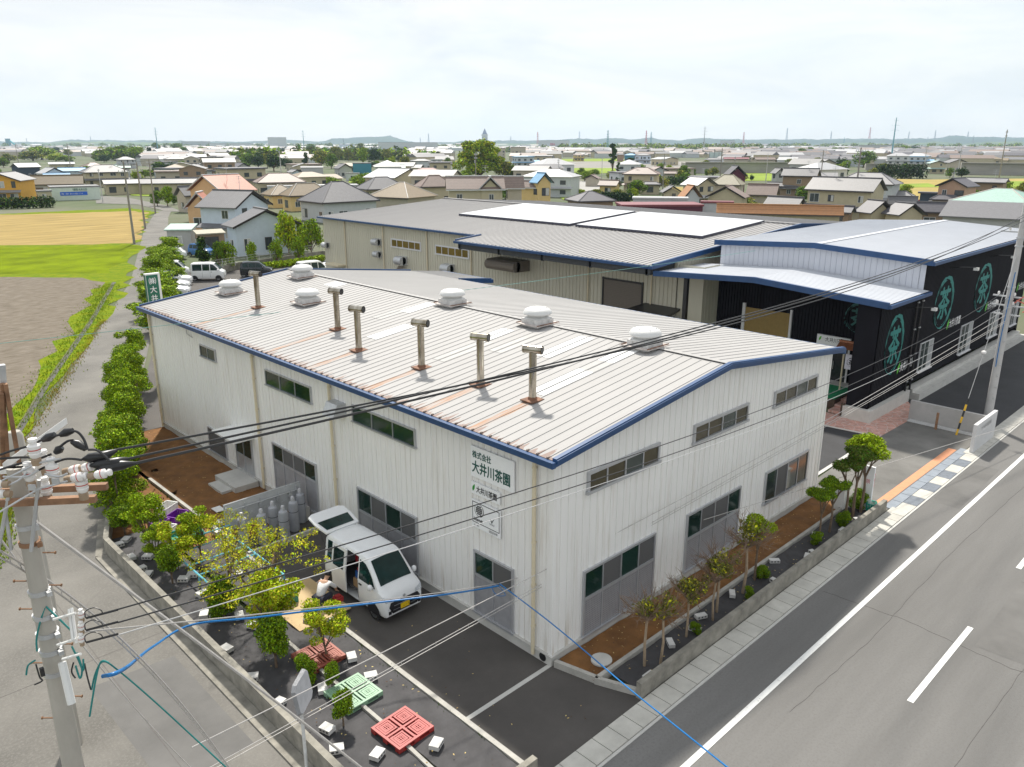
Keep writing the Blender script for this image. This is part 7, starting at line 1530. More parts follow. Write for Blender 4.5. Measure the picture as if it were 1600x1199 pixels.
# stub pole with brown braces beyond it
S0 = Vector((-10.55, 6.04, 0)); t2 = thing('guy_pole', 'short grey stub pole with rusty steel uprights at the left edge', 'pole', S0)
g = MB(); g.lathe(S0, [(.2, 0), (.165, 8.0), (.12, 8.1), (.01, 8.13)], 20); g.build('shaft', PC, t2, smooth=40)
g = MB(); B0 = CAM+ray(14, 752)*15.6; 
for a, b in [((3, 600), (16, 775)), ((8, 600), (38, 770)), ((2, 615), (5, 770))]: g.tube([CAM+ray(*a)*15.0, CAM+ray(*b)*16.2], .05, 4)
g.build('steel_upright', RSTE, t2)
g = MB(); a = CAM+ray(3, 570)*15.0; b = CAM+ray(7, 625)*15.2; g.tube([a, b], .07, 4); g.build('fitting', GALV, t2)
# right utility pole
QP = Vector((30.75, -2.2, 0)); t3 = thing('utility_pole', 'tall pale concrete utility pole behind the lettered entrance wall at the right edge', 'utility pole', QP)
g = MB(); g.cyl(QP, QP+Vector((0, 0, 13.5)), .21, .12, n=22); g.build('shaft', mat('pale_pole', (.50, .49, .48), .8, .1, 2), t3, smooth=40)
g = MB()
for z in (9.6, 9.2, 7.2, 6.6, 6.2): g.lathe(QP+Vector((0, 0, z)), [(.185, 0), (.185, .07)], 16)
for z in (1.5, 2.1, 2.7, 3.3, 3.9, 4.5): g.box(QP.x-.2, QP.y-.2, z, QP.x-.16, QP.y-.12, z+.05)
g.build('band', GALV, t3)
g = MB(); 
for z, l in ((9.9, .9), (6.75, .75), (6.3, .75), (5.85, .6)): armbox(g, QP+Vector((0, 0, z)), Vector((.05, 1, 0)).normalized(), Vector((1, 0, 0)), -l, l, .04, .035)
g.build('cross_arm', GALV, t3)
for z in (9.95, 6.8, 6.35):
    for y in (-.8, -.2, .5): g = MB(); g.lathe(QP+Vector((0, y, z)), [(.03, 0), (.055, .03), (.055, .12), (.03, .17)], 10); g.build('insulator', CERAM, t3)
g = MB(); g.tube(smoothpath([QP+Vector((-.2, -.3, 6.5)), QP+Vector((-.3, -.8, 6.9)), QP+Vector((-.2, -1.2, 6.3)), QP+Vector((-.2, -.9, 5.9))]), .03, 6); g.tube(smoothpath([QP+Vector((.1, -.3, 6.6)), QP+Vector((.3, -.9, 6.3)), QP+Vector((.3, -.6, 6.0))]), .03, 6); g.build('red_hose', mat('coral_cover', (.60, .16, .12), .5), t3)
g = MB(); g.tube(smoothpath([QP+Vector((-.22, -.1, 8)), QP+Vector((-.24, 0, 5)), QP+Vector((-.24, 0, 3.2))]), .02, 6); g.build('riser_cable', BLUEW, t3)
# guy wire with striped guard
gb = G(1494, 680); gt = QP+Vector((-.1, 0, 8.9)); t4 = thing('guy_wire', 'guy wire with a yellow and black striped guard in front of the grey concrete wall', 'guy wire', gb)
g = MB(); g.tube([gb, gt], .016, 5); g.build('cable', WIRG, t4); d = (gt-gb).normalized()
g = MB(); 
for k in range(6): g.cyl(gb+d*(.32*k), gb+d*(.32*(k+1)), .05, n=8, mi=k % 2)
g.build('striped_guard', [mat('guard_yellow', (.70, .42, .02), .5), BLACKP], t4)
g = MB(); g.lathe(gb+d*4.3, [(.01, -.1), (.1, -.06), (.12, 0), (.1, .06), (.01, .1)], 14); g.build('guy_insulator', CERAM, t4)
bxthing('marker_post', 'short rusty grey post standing before the grey concrete wall', 'post', [(28.1, -.65, 0, 28.2, -.55, .9)], RSTE)
# wires as hanging curves between real end points, the sag measured
def wire(label, P0, P1, mid, r=.012, m=WIRE, n=40, name='power_line', group=None, hang=None):
    P0, P1 = Vector(P0), Vector(P1)
    def pt(u, s): q = P0.lerp(P1, u); q.z -= 4*s*u*(1-u); return q
    def err(s):     # where the curve stands over the measured column
        best = None
        for k in range(81):
            q = pt(k/80, s)
            if (q-CAM).dot(FW) < .3: continue
            x, y = PX(q)
            if best is None or abs(x-mid[0]) < best[0]: best = (abs(x-mid[0]), y)
        return best[1]-mid[1]
    lo, hi = -2.0, 6.0
    if mid:
        for _ in range(30):
            s = (lo+hi)/2
            if err(s) < 0: lo = s
            else: hi = s
    else: s = .2
    g = MB(); P = [pt(k/n, s) for k in range(n+1)]; g.tube(P, r, 5)
    if hang:
        for k in range(2, 2*n-2, 2):
            q = pt(k/(2*n), s); g.tube([q+Vector((0, 0, .03)), q-Vector((0, 0, .10))], .006, 3)
        g.tube([p-Vector((0, 0, .09)) for p in P], r*.8, 4)
    return g.build(name, m, label=label, cat='cable', group=group or 'overhead lines', smooth=60)
W1 = lambda px, py: GY(px, py, -2.3)
def Q(px, py): # point on the right pole's plane
    return GX(px, py, 30.6)
wire('thick black overhead line, upper of the three crossing the white factory roof', NP(182, 703, 8.3), Q(1603, 334), (800, 582), .014)
wire('thick black overhead line, middle of the three crossing the white factory roof', NP(200, 717, 8.3), Q(1603, 338), (800, 585), .014)
wire('thick black overhead line, lower of the three crossing the white factory roof', NP(212, 724, 8.3), Q(1603, 344), (800, 589), .017)
wire('thin black line passing just over the van windscreen, upper of three', NP(182, 953, 8.6), Q(1575, 452), (800, 771), .010)
wire('thin black line across the van roof and factory signs, middle of three', NP(184, 973, 8.6), Q(1577, 464), (837, 780), .010)
wire('thin grey line below the two black ones across the front gable', NP(186, 992, 8.6), Q(1576, 480), (877, 780), .007, WIRG)
FAR = Q(1572, 492)
wire('smooth pale cable running from the right pole down over the three pallets', GX(300, 1168, -9.5), Q(1572, 492), (800, 912), .012, WIRL, name='telephone_cable')
wire('pale hanger cable beneath the smooth pale one, crossing the front gable', GX(300, 1215, -9.5), Q(1574, 500), (1057, 797), .010, WIRL, name='telephone_cable', hang=True)
wire('thick pale cable slanting from the left pole down across the street wall', NP(50, 812, 8.5), GX(640, 1260, -7.0), (400, 1072), .022, WIRL, name='telephone_cable')
wire('pale looped cable behind the left pole running to the bottom of the street', GX(-40, 840, -12.9), GX(420, 1300, -9.0), (190, 1000), .014, WIRL, name='telephone_cable', hang=True)
wire('second pale looped cable lower left, behind the left pole', GX(-30, 800, -12.4), GX(330, 1230, -9.6), (150, 1035), .012, WIRL, name='telephone_cable')
NODE = GX(780, 912, -.6)
wire('pale messenger wire from the left pole to the factory corner', NP(125, 988, 8.6), NODE, (400, 961), .010, WIRL, name='telephone_cable')
wire('pale wire from the factory corner up to the right edge, crossing the tall topiary', NODE, GX(1640, 648, 32), (1200, 780), .012, WIRL, name='telephone_cable')
def poly_cable(label, pts, r, m, n=8): g = MB(); g.tube(smoothpath(pts, n), r, 6); return g.build('cable', m, label=label, cat='cable', smooth=60)
a = [NP(143, 1080, 8.9), NP(160, 1057, 8.9), NP(190, 1050, 9.1)]
far_ = [GX(px, py, x) for px, py, x in [(300, 972, -8.6), (400, 961, -6.9), (550, 943, -4.2), (700, 925, -1.9), (780, 912, -.6)]]
poly_cable('blue cable running from the left pole over the loose tree to the factory corner', [NP(160, 1057, 8.9), NP(195, 1045, 9.3), GX(240, 1010, -10.0)]+[p-Vector((0, 0, .07)) for p in far_], .024, BLUEW)
poly_cable('blue cable falling from the factory corner past the downpipe to the bottom road', [NODE, GX(850, 965, -.8), GX(905, 1010, -1.1), GX(985, 1078, -2.0), GX(1060, 1138, -2.9), GX(1150, 1210, -4.0)], .016, BLUEW)
poly_cable('coiled blue slack loop hanging at the cable joint by the factory corner', [NODE, NODE+Vector((.1, -.15, -.15)), NODE+Vector((0, .1, -.4)), NODE+Vector((0, .3, -.25)), NODE+Vector((0, .1, -.08)), NODE+Vector((.05, -.2, -.3)), NODE+Vector((0, .15, -.45))], .010, BLUEW)
poly_cable('teal and blue slack cable dropping from the left pole to the bottom edge', [NP(143, 1078, 8.9), NP(150, 1050, 8.9), NP(162, 1034, 8.9), NP(185, 1048, 9.0), NP(240, 1095, 9.2), NP(300, 1150, 9.4), NP(370, 1215, 9.6)], .010, TEALW)
wire('very thin cyan wire crossing the left road and the grey warehouse front', GX(-30, 540, -8), GX(1180, 392, 31), (860, 436), .012, mat('cyan_wire', (.25, .50, .45), .4), name='telephone_cable')
# poles of the street and the town
def tpole(i, wood=False, arms=2):
    t = thing('utility_pole', None, 'utility pole'); g = MB(); g.cyl((0, 0, 0), (0, 0, 12), .19, .11, n=10); g.build('shaft', mat('town_pole', (.26, .235, .21), .8, .15, 1.5) if wood else mat('pale_pole', (.50, .49, .48)), t, local=True)
    g = MB()
    for k in range(arms): g.box(-.9, -.05, 11.3-k*.9, .9, .05, 11.42-k*.9); [g.box(x-.05, -.05, 11.42-k*.9, x+.05, .05, 11.65-k*.9) for x in (-.8, -.3, .4, .8)]
    g.build('cross_arm', GALV, t, local=True); g = MB(); g.cyl((.3, 0, 9.2), (.3, 0, 10.0), .22, n=10); 
    if i % 2: g.build('transformer', mat('transformer_grey', (.42, .44, .44), .5), t, local=True)
    return t
TP = [Proto(lambda i=i: tpole(i, i < 2)) for i in range(3)]
for i, (px, py, yt, k, lab) in enumerate([(210, 381, 262, 0, 'dark leaning utility pole nearest along the farm road'), (227, 358, 262, 1, 'second dark utility pole along the farm road with a transformer'), (243, 334, 256, 0, 'third dark utility pole along the farm road'), (161, 317, 268, 2, 'pale pole by the road junction beside the green shop'), (441, 292, 241, 2, 'pale utility pole with many arms left of the brown hip roofs'), (744, 311, 244, 1, 'dark utility pole in front of the twin-gabled house'), (760, 275, 242, 2, 'pale pole against the great tree'), (1035, 305, 246, 1, 'dark utility pole with a yellow guard right of the cream two-storey house'), (1123, 308, 238, 0, 'tall brown utility pole over the grey-roofed houses, middle right'), (1332, 343, 240, 0, 'tall brown utility pole in front of the veranda farmhouse'), (1482, 322, 273, 1, 'pole in front of the pinkish house'), (940, 282, 250, 2, 'pair pole left of the cream two-storey house'), (1196, 288, 244, 2, 'pale pole over the field right of the maroon gable'), (1146, 283, 248, 0, 'pole rising behind the maroon gable'), (112, 273, 228, 0, 'dark pole above the blue-roofed house'), (65, 274, 255, 1, 'pole by the white gabled house on the left'), (30, 262, 228, 0, 'pole by the dark barn'), (358, 277, 250, 1, 'pole near the layered dark garden trees'), (872, 290, 252, 2, 'pole near the mint gabled house'), (1560, 285, 210, 0, 'tall mast-like dark pole standing in the fields at the right'), (1496, 275, 232, 2, 'slim pole by the double gabled house'), (1380, 350, 318, 2, 'short pole among the dark tiled roofs'), (1322, 275, 255, 2, 'slim pole at the dark hedge'), (1280, 300, 240, 0, 'brown pole by the brown two-storey house'), (1398, 262, 243, 1, 'pole beside the teal steel tower'), (1442, 275, 232, 2, 'pole at the red-fenced house')]):
    p = G(px, py); s = (p-CAM).dot(FW)/1240*(py-yt)/math.cos(_p)/12; TP[k].put((p.x, p.y, 0), viewangle(p)+i*.4, lab, 'utility poles of the town', (min(s, 1.3), min(s, 1.3), s))
# sagging lines between the farm road poles
fp = [G(210, 381), G(227, 358), G(243, 334)]
for k in range(2):
    for j in (-.6, 0, .6): g = MB(); a, b = fp[k]+Vector((j, 0, 11.2)), fp[k+1]+Vector((j, 0, 11.2)); g.tube([a.lerp(b, q/8)-Vector((0, 0, 1.2*q/8*(1-q/8))) for q in range(9)], .015, 3); g.build('power_line', WIRE, label='thin line strung between the dark poles of the farm road', cat='cable', group='lines along the farm road')
# ================================================================ TREES OF THE TOWN, HILLS, PYLONS, HAZE
def bigtree(i, m, k=26, n=2600, size=.42, R_=3.6, H=(2.6, 8.2), cr_=(1.2, 2.0), flat=.85, cone=0, trunk=.28, fork=.5): return Proto(lambda: make_tree('tree', None, 'tree', rc(400+i, k, R_, H[0], H[1], cr_[0], cr_[1], flat, cone), n, size, m, base=trunk, seed=60+i, fork=fork, up=.5, stray=.2))
PT = dict(bright=bigtree(0, [LF_BRIGHT, LF_LIME, LF_MID]), mid=bigtree(1, [LF_MID, LF_BRIGHT]), dark=bigtree(2, [LF_DARK, LF_DARK, LF_MID], cone=.35), olive=bigtree(3, [LF_OLIVE, LF_MID, LF_YEL]), lime=bigtree(4, [LF_LIME, LF_BRIGHT, LF_YEL]), pine=bigtree(5, [LF_DARK, LF_MID], k=14, R_=1.7, H=(4.5, 10.5), cr_=(.7, 1.2), flat=.45, trunk=.2, fork=.3), round=bigtree(6, [LF_MID, LF_DARK, LF_OLIVE], k=20, R_=2.2, H=(1.8, 4.6), cr_=(1.4, 1.9), fork=.3), cone=bigtree(7, [LF_DARK, LF_MID], k=18, R_=1.7, H=(1.2, 9.2), cr_=(.8, 1.3), cone=.8, fork=.4), red=bigtree(8, [LF_RED], k=8, R_=1.3, H=(1, 2.2), cr_=(.6, .9), size=.3, n=900))
TH = dict(bright=9.8, mid=9.8, dark=9.8, olive=9.8, lime=9.8, pine=11.3, round=6.2, cone=10, red=3)
TW = dict(bright=10.0, mid=10, dark=9, olive=10, lime=10, pine=5.2, round=7.4, cone=5.2, red=4)
def tree(px, pb, pt, w, kind, label, group='trees among the houses'):
    p = G(px, pb); s = (p-CAM).dot(FW)/1240; h = (pb-pt)*s/math.cos(_p)*.98; ww = w*s
    PT[kind].put((p.x, p.y, -.1), px*.37, label, group, (ww/TW[kind], ww/TW[kind], h/TH[kind]))
# the great tree
BIG = rc(500, 70, 8.2, 5.0, 17.5, 1.5, 3.0, .8, .1)
p = G(748, 283); s = (p-CAM).dot(FW)/1240; gt_ = make_tree('great_tree', 'huge bright yellow-green tree standing behind the twin-gabled house', 'tree', BIG, 15000, .55, [LF_LIME, LF_BRIGHT, LF_YEL, LF_MID], base=.7, loc=p, seed=99, fork=.4, up=.5, stray=.2)
gt_.scale = (86*s/20,)*2+(68*s/20.5,)
T = tree
T(452, 400, 322, 44, 'lime', 'bright yellow-green tree against the khaki warehouse corner'); T(487, 400, 340, 40, 'bright', 'bright green tree directly left of the khaki warehouse wall'); T(470, 392, 335, 34, 'lime', 'second bright tree between the pale blue wing and the warehouse')
for px, lab in [(320, 'conical green shrub between the pickup and the blue car'), (344, 'dark shrub behind the blue car'), (358, 'fresh green shrub left of the low wing'), (396, 'leaning pruned tree before the low wing gable'), (433, 'small flat-topped tree before the dark windows'), (467, 'pruned tree at the right end of the low wing')]:
    pb = 428-(px-320)*.12; T(px, pb, pb-(62 if px == 320 else 50 if px in (358, 344) else 44), 30 if px in (320, 358) else 24, 'cone' if px == 320 else 'bright' if px != 344 else 'mid', lab, 'pruned trees along the parking lot')
for a in [(66, 250, 229, 62, 'bright', 'broad bright tree mound above the left cluster'), (52, 252, 236, 44, 'olive', 'olive tree at the left foot of the bright tree mound'), (88, 252, 238, 40, 'lime', 'yellow-green tree at the right foot of the bright tree mound'), (104, 254, 243, 30, 'bright', 'small bright tree below the mound, by a dark pole'), (38, 250, 241, 26, 'lime', 'small lime tree near the dark barn'),
          (175, 250, 230, 34, 'bright', 'bright tree left of the dark garden group'), (192, 250, 228, 40, 'mid', 'green tree in the middle of the garden group'), (212, 252, 229, 36, 'bright', 'sloping bright tree at the right of the garden group'), (163, 254, 240, 18, 'dark', 'little dark tree before the garden group'), (222, 258, 240, 26, 'dark', 'dark tree near the beige overhanging roof'), (235, 250, 230, 17, 'cone', 'pointed dark conifer beside the temple-like hall'),
          (244, 238, 223, 16, 'mid', 'round tree left at the foot of the teal pylon'), (259, 238, 226.5, 9, 'dark', 'small dark round tree right of the pylon foot'), (277, 239, 224, 26, 'mid', 'wide green tree right of the pylon foot'), (250, 268, 252, 30, 'dark', 'dark tree mass left of the small grey-roofed house'), (268, 268, 253, 26, 'dark', 'dark tree mass nearer the small grey-roofed house'), (288, 263, 251, 20, 'bright', 'bright tree left of the small grey-roofed house'), (310, 258, 247, 18, 'mid', 'round green tree behind the small grey-roofed house'),
          (215, 284, 264, 24, 'lime', 'lime tree behind the cream shop at the junction'), (246, 322, 297, 24, 'mid', 'dense garden tree, left of three at the field bend'), (262, 323, 290, 28, 'bright', 'garden tree, middle of three at the field bend'), (272, 320, 303, 20, 'mid', 'garden tree, right of three at the field bend'), (292, 300, 286, 24, 'lime', 'bright tree in front of the very long low building'), (336, 272, 256, 22, 'olive', 'olive bush right of the small grey-roofed house'),
          (318, 252, 240, 18, 'olive', 'first of the thin spring trees on the lawn'), (332, 252, 239, 20, 'olive', 'second of the thin spring trees on the lawn'), (346, 252, 239, 20, 'olive', 'third of the thin spring trees on the lawn'), (362, 252, 240, 18, 'olive', 'fourth of the thin spring trees on the lawn'), (298, 251, 241, 18, 'olive', 'thin tree at the left of the lawn row'),
          (390, 262, 240, 26, 'mid', 'layered garden pine, left of the pair'), (404, 264, 238, 28, 'dark', 'layered dark garden tree, centre'), (428, 268, 236, 30, 'dark', 'dark garden tree behind the pale many-armed pole'), (447, 264, 244, 24, 'dark', 'dark round tree right of the many-armed pole'), (418, 262, 240, 22, 'olive', 'olive topped tree in the dark garden group'),
          (486, 237, 225, 20, 'mid', 'distant tree clump right of the slim teal pylon'), (478, 262, 238, 14, 'cone', 'pointed dark conifer below the slim teal pylon'), (502, 262, 236, 34, 'olive', 'large olive-green wood tree, left'), (518, 264, 240, 24, 'mid', 'green wood tree beside the olive one'), (526, 252, 229, 24, 'olive', 'brownish green tree of the wood top'), (508, 245, 230, 14, 'mid', 'small green tree of the wood top'), (545, 252, 233, 16, 'olive', 'olive tree right of the wood'), (563, 240, 224, 16, 'olive', 'russet topped tree far back in the wood'), (567, 258, 231, 22, 'bright', 'bright green tree between the huts of the wood'), (585, 256, 227, 22, 'dark', 'large round dark tree right of the bright one'), (580, 264, 250, 20, 'dark', 'dark low tree above the pale green roof'),
          (604, 252, 233, 18, 'olive', 'olive tree left of the round black-green tree'), (623, 250, 235, 18, 'dark', 'round black-green tree left of the big tree group'), (612, 262, 243, 16, 'lime', 'yellow-green tree above the pale green roof'), (632, 262, 244, 24, 'olive', 'olive tree right of the pale green roof'), (656, 252, 233, 24, 'olive', 'round olive tree before the wide pale factory'), (700, 262, 246, 14, 'mid', 'small green tree at the left of the great tree'), (788, 282, 252, 34, 'olive', 'olive tree at the right foot of the great tree'), (802, 282, 258, 24, 'mid', 'green tree right of the olive one at the great tree'), (815, 284, 262, 20, 'olive', 'thin spring tree before the dark garden row'), (832, 285, 257, 16, 'dark', 'dark conifer, left of the garden row'), (843, 286, 261, 16, 'dark', 'dark conifer, middle of the garden row'), (857, 287, 265, 20, 'dark', 'dark conifer, right of the garden row'),
          (871, 270, 252, 18, 'lime', 'bright tree left of the mint gabled house'), (908, 279, 262, 16, 'mid', 'green tree right of the mint gabled house'), (900, 280, 268, 12, 'dark', 'dark shrub right of the mint gabled house'), (928, 276, 264, 20, 'bright', 'bright bush behind the beige garage hut'), (895, 293, 280, 17, 'round', 'clipped dark green ball tree beside the grey yard'), (881, 306, 294, 11, 'olive', 'small dark round shrub left of the yellow bush'), (909, 306, 294, 18, 'lime', 'bright yellow bush behind the dark tiled hip roof'), (933, 306, 295, 22, 'olive', 'dark olive bush left of the low yellow house'), (966, 311, 295, 26, 'olive', 'grey-green bush at the front of the cream house'), (992, 308, 292, 14, 'lime', 'yellow-green bush by the dark-roofed bay'), (985, 312, 304, 26, 'lime', 'low yellow hedge bush in front of the cream house'),
          (957, 275, 226, 16, 'pine', 'tall solitary pine rising over the field'), (965, 280, 254, 8, 'pine', 'short narrow pine right of the tall one'), (984, 270, 247, 18, 'pine', 'cloud-pruned pine, left of the pair by the cream house'), (992, 272, 252, 14, 'pine', 'cloud-pruned pine, right of the pair by the cream house'), (955, 282, 266, 18, 'olive', 'grey-green tree under the tall pine'), (1046, 264, 257, 14, 'lime', 'clipped yellow-green trees behind the low outbuilding'), (1068, 284, 258, 24, 'mid', 'green tree right of the curled white gable'), (1083, 276, 262, 10, 'mid', 'small palm-like tree by the khaki hip roof'), (1104, 276, 264, 10, 'mid', 'second palm-like tree by the khaki hip roof'), (1174, 283, 272, 9, 'dark', 'small dark tree alone in the green field'),
          (1165, 330, 308, 44, 'olive', 'thin olive garden tree behind the orange-brown roof'), (1185, 332, 316, 26, 'lime', 'garden bush right of the thin olive tree'), (1148, 331, 319, 24, 'mid', 'garden bush left of the thin olive tree'), (1210, 336, 321, 14, 'pine', 'little cloud-pruned pine in front of the long tiled roof'),
          (1238, 262, 248, 30, 'olive', 'broad golden-green clipped tree below the net fence'), (1264, 255, 236, 12, 'lime', 'bright tree right along the net fence'), (1275, 262, 246, 20, 'olive', 'olive tree left of the beige house'), (1306, 272, 256, 34, 'lime', 'bright lime round tree above the dark hedge'), (1316, 262, 246, 24, 'dark', 'dark tree mass behind the lime round tree'), (1349, 262, 236, 44, 'mid', 'wide umbrella-shaped pine left of the teal steel tower'), (1377, 272, 255, 24, 'olive', 'rounded olive tree at the wide hedge, left'), (1413, 270, 256, 20, 'mid', 'rounded green tree at the wide hedge, right'), (1362, 280, 262, 20, 'olive', 'pale olive bush left of the wide hedge'), (1412, 240, 227, 26, 'bright', 'bright green tree clump at the horizon, right'), (1428, 239, 227, 20, 'dark', 'darker tree at the horizon clump, right'), (1400, 240, 229, 18, 'olive', 'olive tree at the horizon clump, right'),
          (1484, 278, 262, 18, 'mid', 'tree by the dark red fence'), (1502, 278, 260, 20, 'dark', 'dark tree under the double gables'), (1434, 318, 311, 20, 'red', 'vivid red-leaved bush between dark tiled roofs'), (1472, 343, 326, 16, 'bright', 'climbing green plant at the edge of the slate roof'), (1466, 345, 334, 16, 'bright', 'lower part plant beside the slate roof edge'), (1300, 345, 338, 14, 'mid', 'green bush at the end of the orange-brown roof'), (1530, 240, 232, 14, 'dark', 'round dark tree beyond the embankment, far right'), (1458, 243, 236, 14, 'dark', 'dark trees beyond the white warehouse'), (15, 254, 240, 26, 'olive', 'brown-green tree at the left edge'), (6, 262, 246, 22, 'mid', 'green tree near the left edge behind the orange house')]: T(*a)
rg = random.Random(11); k = 0
for _ in range(12000):
    if k >= 182: break
    px = rg.uniform(-60, 1660); zone = rg.random()
    if zone < .25: pb = rg.uniform(231, 246)
    else: pb = rg.uniform(238, 325)
    if pb > 292 and px < 300 or pb > 300 and px < 500: continue
    if (247 < pb < 262 and 870 < px < 1140) or (px > 1330 and 258 < pb < 303): continue
    p = G(px, pb); dd = (p-CAM).dot(FW)
    if any((p.x-q[0])**2+(p.y-q[1])**2 < (q[2]*.62 if q[2] > 9 else q[2]*.8)**2 for q in occupied): continue
    kd = rg.choice(['olive', 'mid', 'dark', 'bright', 'bright', 'mid']); s = rg.uniform(.7, 1.25)*(1 if pb < 250 else .48); q = PT[kd].put((p.x, p.y, -.1), px, {'olive': 'olive leafed tree scattered far out on the plain', 'mid': 'green tree scattered far out on the plain', 'dark': 'dark evergreen scattered far out on the plain', 'bright': 'bright green tree scattered far out on the plain'}[kd], 'scattered trees on the plain', (s*1.3, s*1.3, s*.95)); k += 1
# wooded belt beyond the grey fields, too many to count
def belt(x0, x1, pb, n, hgt, m, seed, depth=30):
    r = np.random.default_rng(seed); cl = []
    for i in range(n):
        px = x0+(x1-x0)*(i+r.random())/n; p = G(px, pb+r.normal()*.5); h = hgt*(.7+.6*r.random()); q = h*r.uniform(.5, .95); cl.append((p.x+r.normal()*depth*.3, p.y+r.normal()*depth*.3, h*.5, q, q, h*.55))
    return cl
WB = belt(870, 1180, 236.5, 130, 12, None, 5)+belt(1180, 1600, 232.5, 80, 13, None, 6)+belt(200, 760, 231.5, 120, 13, None, 7)+belt(0, 200, 231, 40, 14, None, 8)+belt(480, 640, 250, 34, 9, None, 9)+belt(160, 225, 251, 12, 9, None, 10)+belt(375, 425, 256, 12, 9, None, 12)+belt(640, 705, 256, 12, 7, None, 13)+belt(1000, 1090, 240, 20, 9, None, 14)+belt(800, 870, 238, 14, 9, None, 15)
o = link('woodland', leaf_mesh('woodland', WB, 52000, 2.6, [LF_OLIVE, LF_BRIGHT, LF_MID, LF_LIME], seed=3, up=.6)); tag(o, 'belt of mixed woodland on the plain before the hills', 'woodland', kind='stuff')
# clipped hedges
def hedge(label, pts, wd, h, m, n=None, z0=0):
    cl = []; L_ = 0
    for a, b in zip(pts[:-1], pts[1:]):
        a, b = Vector(a), Vector(b); k = max(1, int((b-a).length/(wd*.45)))
        for i in range(k): q = a.lerp(b, (i+.5)/k); cl.append((q.x, q.y, z0+h/2, wd*.52, wd*.52, h*.52))
    c = cl[len(cl)//2]; t = thing('hedge', label, 'hedge', (c[0], c[1], 0)); cl = [(q[0]-c[0], q[1]-c[1])+q[2:] for q in cl]
    link('foliage', leaf_mesh('foliage', cl, n or len(cl)*160, wd*.17, m, seed=len(cl), up=.4, stray=.05), t)
    g = MB(); 
    for q in cl[::2]: g.cyl((q[0], q[1], 0), (q[0], q[1], h*.5), .05, n=4)
    g.build('stem', TRUNK, t, local=True)
hedge('dark clipped hedge in front of the orange house', [xy(-30, 327), xy(40, 326), xy(84, 324)], 2.2, 2.6, [LF_DARK, LF_MID]); hedge('wide dark hedge wall at the edge of the yellow fields', [xy(1368, 279), xy(1400, 279.5), xy(1444, 279)], 4, 6.0, [LF_DARK]); hedge('dark rectangular hedge under the lime round tree', [xy(1284, 276), xy(1322, 276)], 3.5, 5.0, [LF_DARK])
hedge('low clipped yellow-green hedge along the parking lot behind the black car', [xy(380, 424), xy(440, 418), xy(505, 408)], 1.0, .8, [LF_LIME, LF_BRIGHT]); hedge('dark hedge topped with yellow at the field edge left', [xy(232, 276), xy(268, 275)], 3, 3.2, [LF_DARK, LF_LIME]); hedge('low dark hedge beside the field pole', [xy(346, 274), xy(380, 274)], 3, 2.8, [LF_DARK]); hedge('dark hedge at the side of the cream two-storey house', [xy(1040, 290), xy(1078, 290)], 2.5, 3.0, [LF_DARK, LF_MID]); hedge('dark hedge in front of the cream two-storey house', [xy(940, 313), xy(985, 316)], 2.5, 2.2, [LF_DARK])
# open fields of the plain
def fld(name, pxs, m, z=.03): g = MB(); g.sheet([xy(*q) for q in pxs], z); struct(name, g, m)
OCH = mat('ochre_field', (.33, .25, .06), .95, .2, .05); YGF = mat('green_field', (.19, .27, .005), .95, .2, .05); GRY = mat('grey_field', (.25, .235, .21), .95, .2, .05)
fld('stubble_field', [(1340, 303), (1345, 279), (1445, 281), (1640, 279), (1700, 310), (1400, 318)], OCH, .05); fld('green_field', [(1380, 289), (1450, 287), (1470, 293), (1395, 294)], YGF, .1); fld('green_field', [(1560, 284), (1640, 283), (1660, 296), (1565, 296)], YGF, .1); fld('green_field', [(1150, 271), (1215, 271), (1210, 283), (1150, 283)], YGF, .1)
fld('grey_field', [(884, 252), (1130, 253), (1130, 262), (880, 264)], GRY, .06); fld('green_field', [(870, 249), (985, 248), (985, 252), (868, 253)], YGF, .1); fld('green_field', [(885, 263), (960, 263), (965, 270), (890, 274)], YGF, .1); fld('yard', [(868, 300), (880, 282), (960, 285), (945, 305)], mat('yard_grey', (.34, .33, .31), .9, .1, .3), .1); fld('lawn', [(318, 251), (372, 251), (376, 255), (318, 256)], YGF, .1)
fld('side_lane', [(150, 306), (200, 309), (262, 322), (285, 331), (262, 331), (215, 320), (150, 318)], ASPS, .03); fld('green_field', [(200, 299), (240, 300), (245, 308), (205, 306)], YGF, .1)
fld('stubble_field', [(1040, 293), (1110, 293), (1105, 304), (1035, 302)], OCH, .1); fld('green_field', [(545, 277), (575, 277), (578, 286), (545, 286)], YGF, .1); fld('green_field', [(870, 305), (905, 296), (912, 310), (880, 313)], YGF, .12)
# raised concrete road on the right
def wallseg(name, label, a, b, h, th, m, cat='wall', cap=None):
    A_, B_ = Vector(xy(*a)), Vector(xy(*b)); d = (B_-A_).normalized(); q = Vector((-d.y, d.x))*th; g = MB(); g.prism([tuple(A_), tuple(B_), tuple(B_+q), tuple(A_+q)], 0, h); 
    if cap: g.prism([tuple(A_-q*.1), tuple(B_-q*.1), tuple(B_+q*.06), tuple(A_+q*.06)], h, h+cap)
    return g.build(name, m, label=label, cat=cat)
CW_ = mat('viaduct_concrete', (.36, .34, .31), .9, .14, .25, stretch=(.3, .3, 1.5))
wallseg('embankment_wall', 'long concrete embankment wall of the raised road, right part beside the fields', (1500, 273), (1700, 276), 5.2, 12, CW_, cap=.4); wallseg('embankment_wall', 'long concrete embankment wall behind the maroon gable, middle part', (1070, 271), (1300, 271), 5.0, 10, CW_, cap=.4); wallseg('embankment_wall', 'low concrete embankment wall left of the arched-roof house', (1352, 266), (1452, 267), 3.2, 10, CW_, cap=.3)
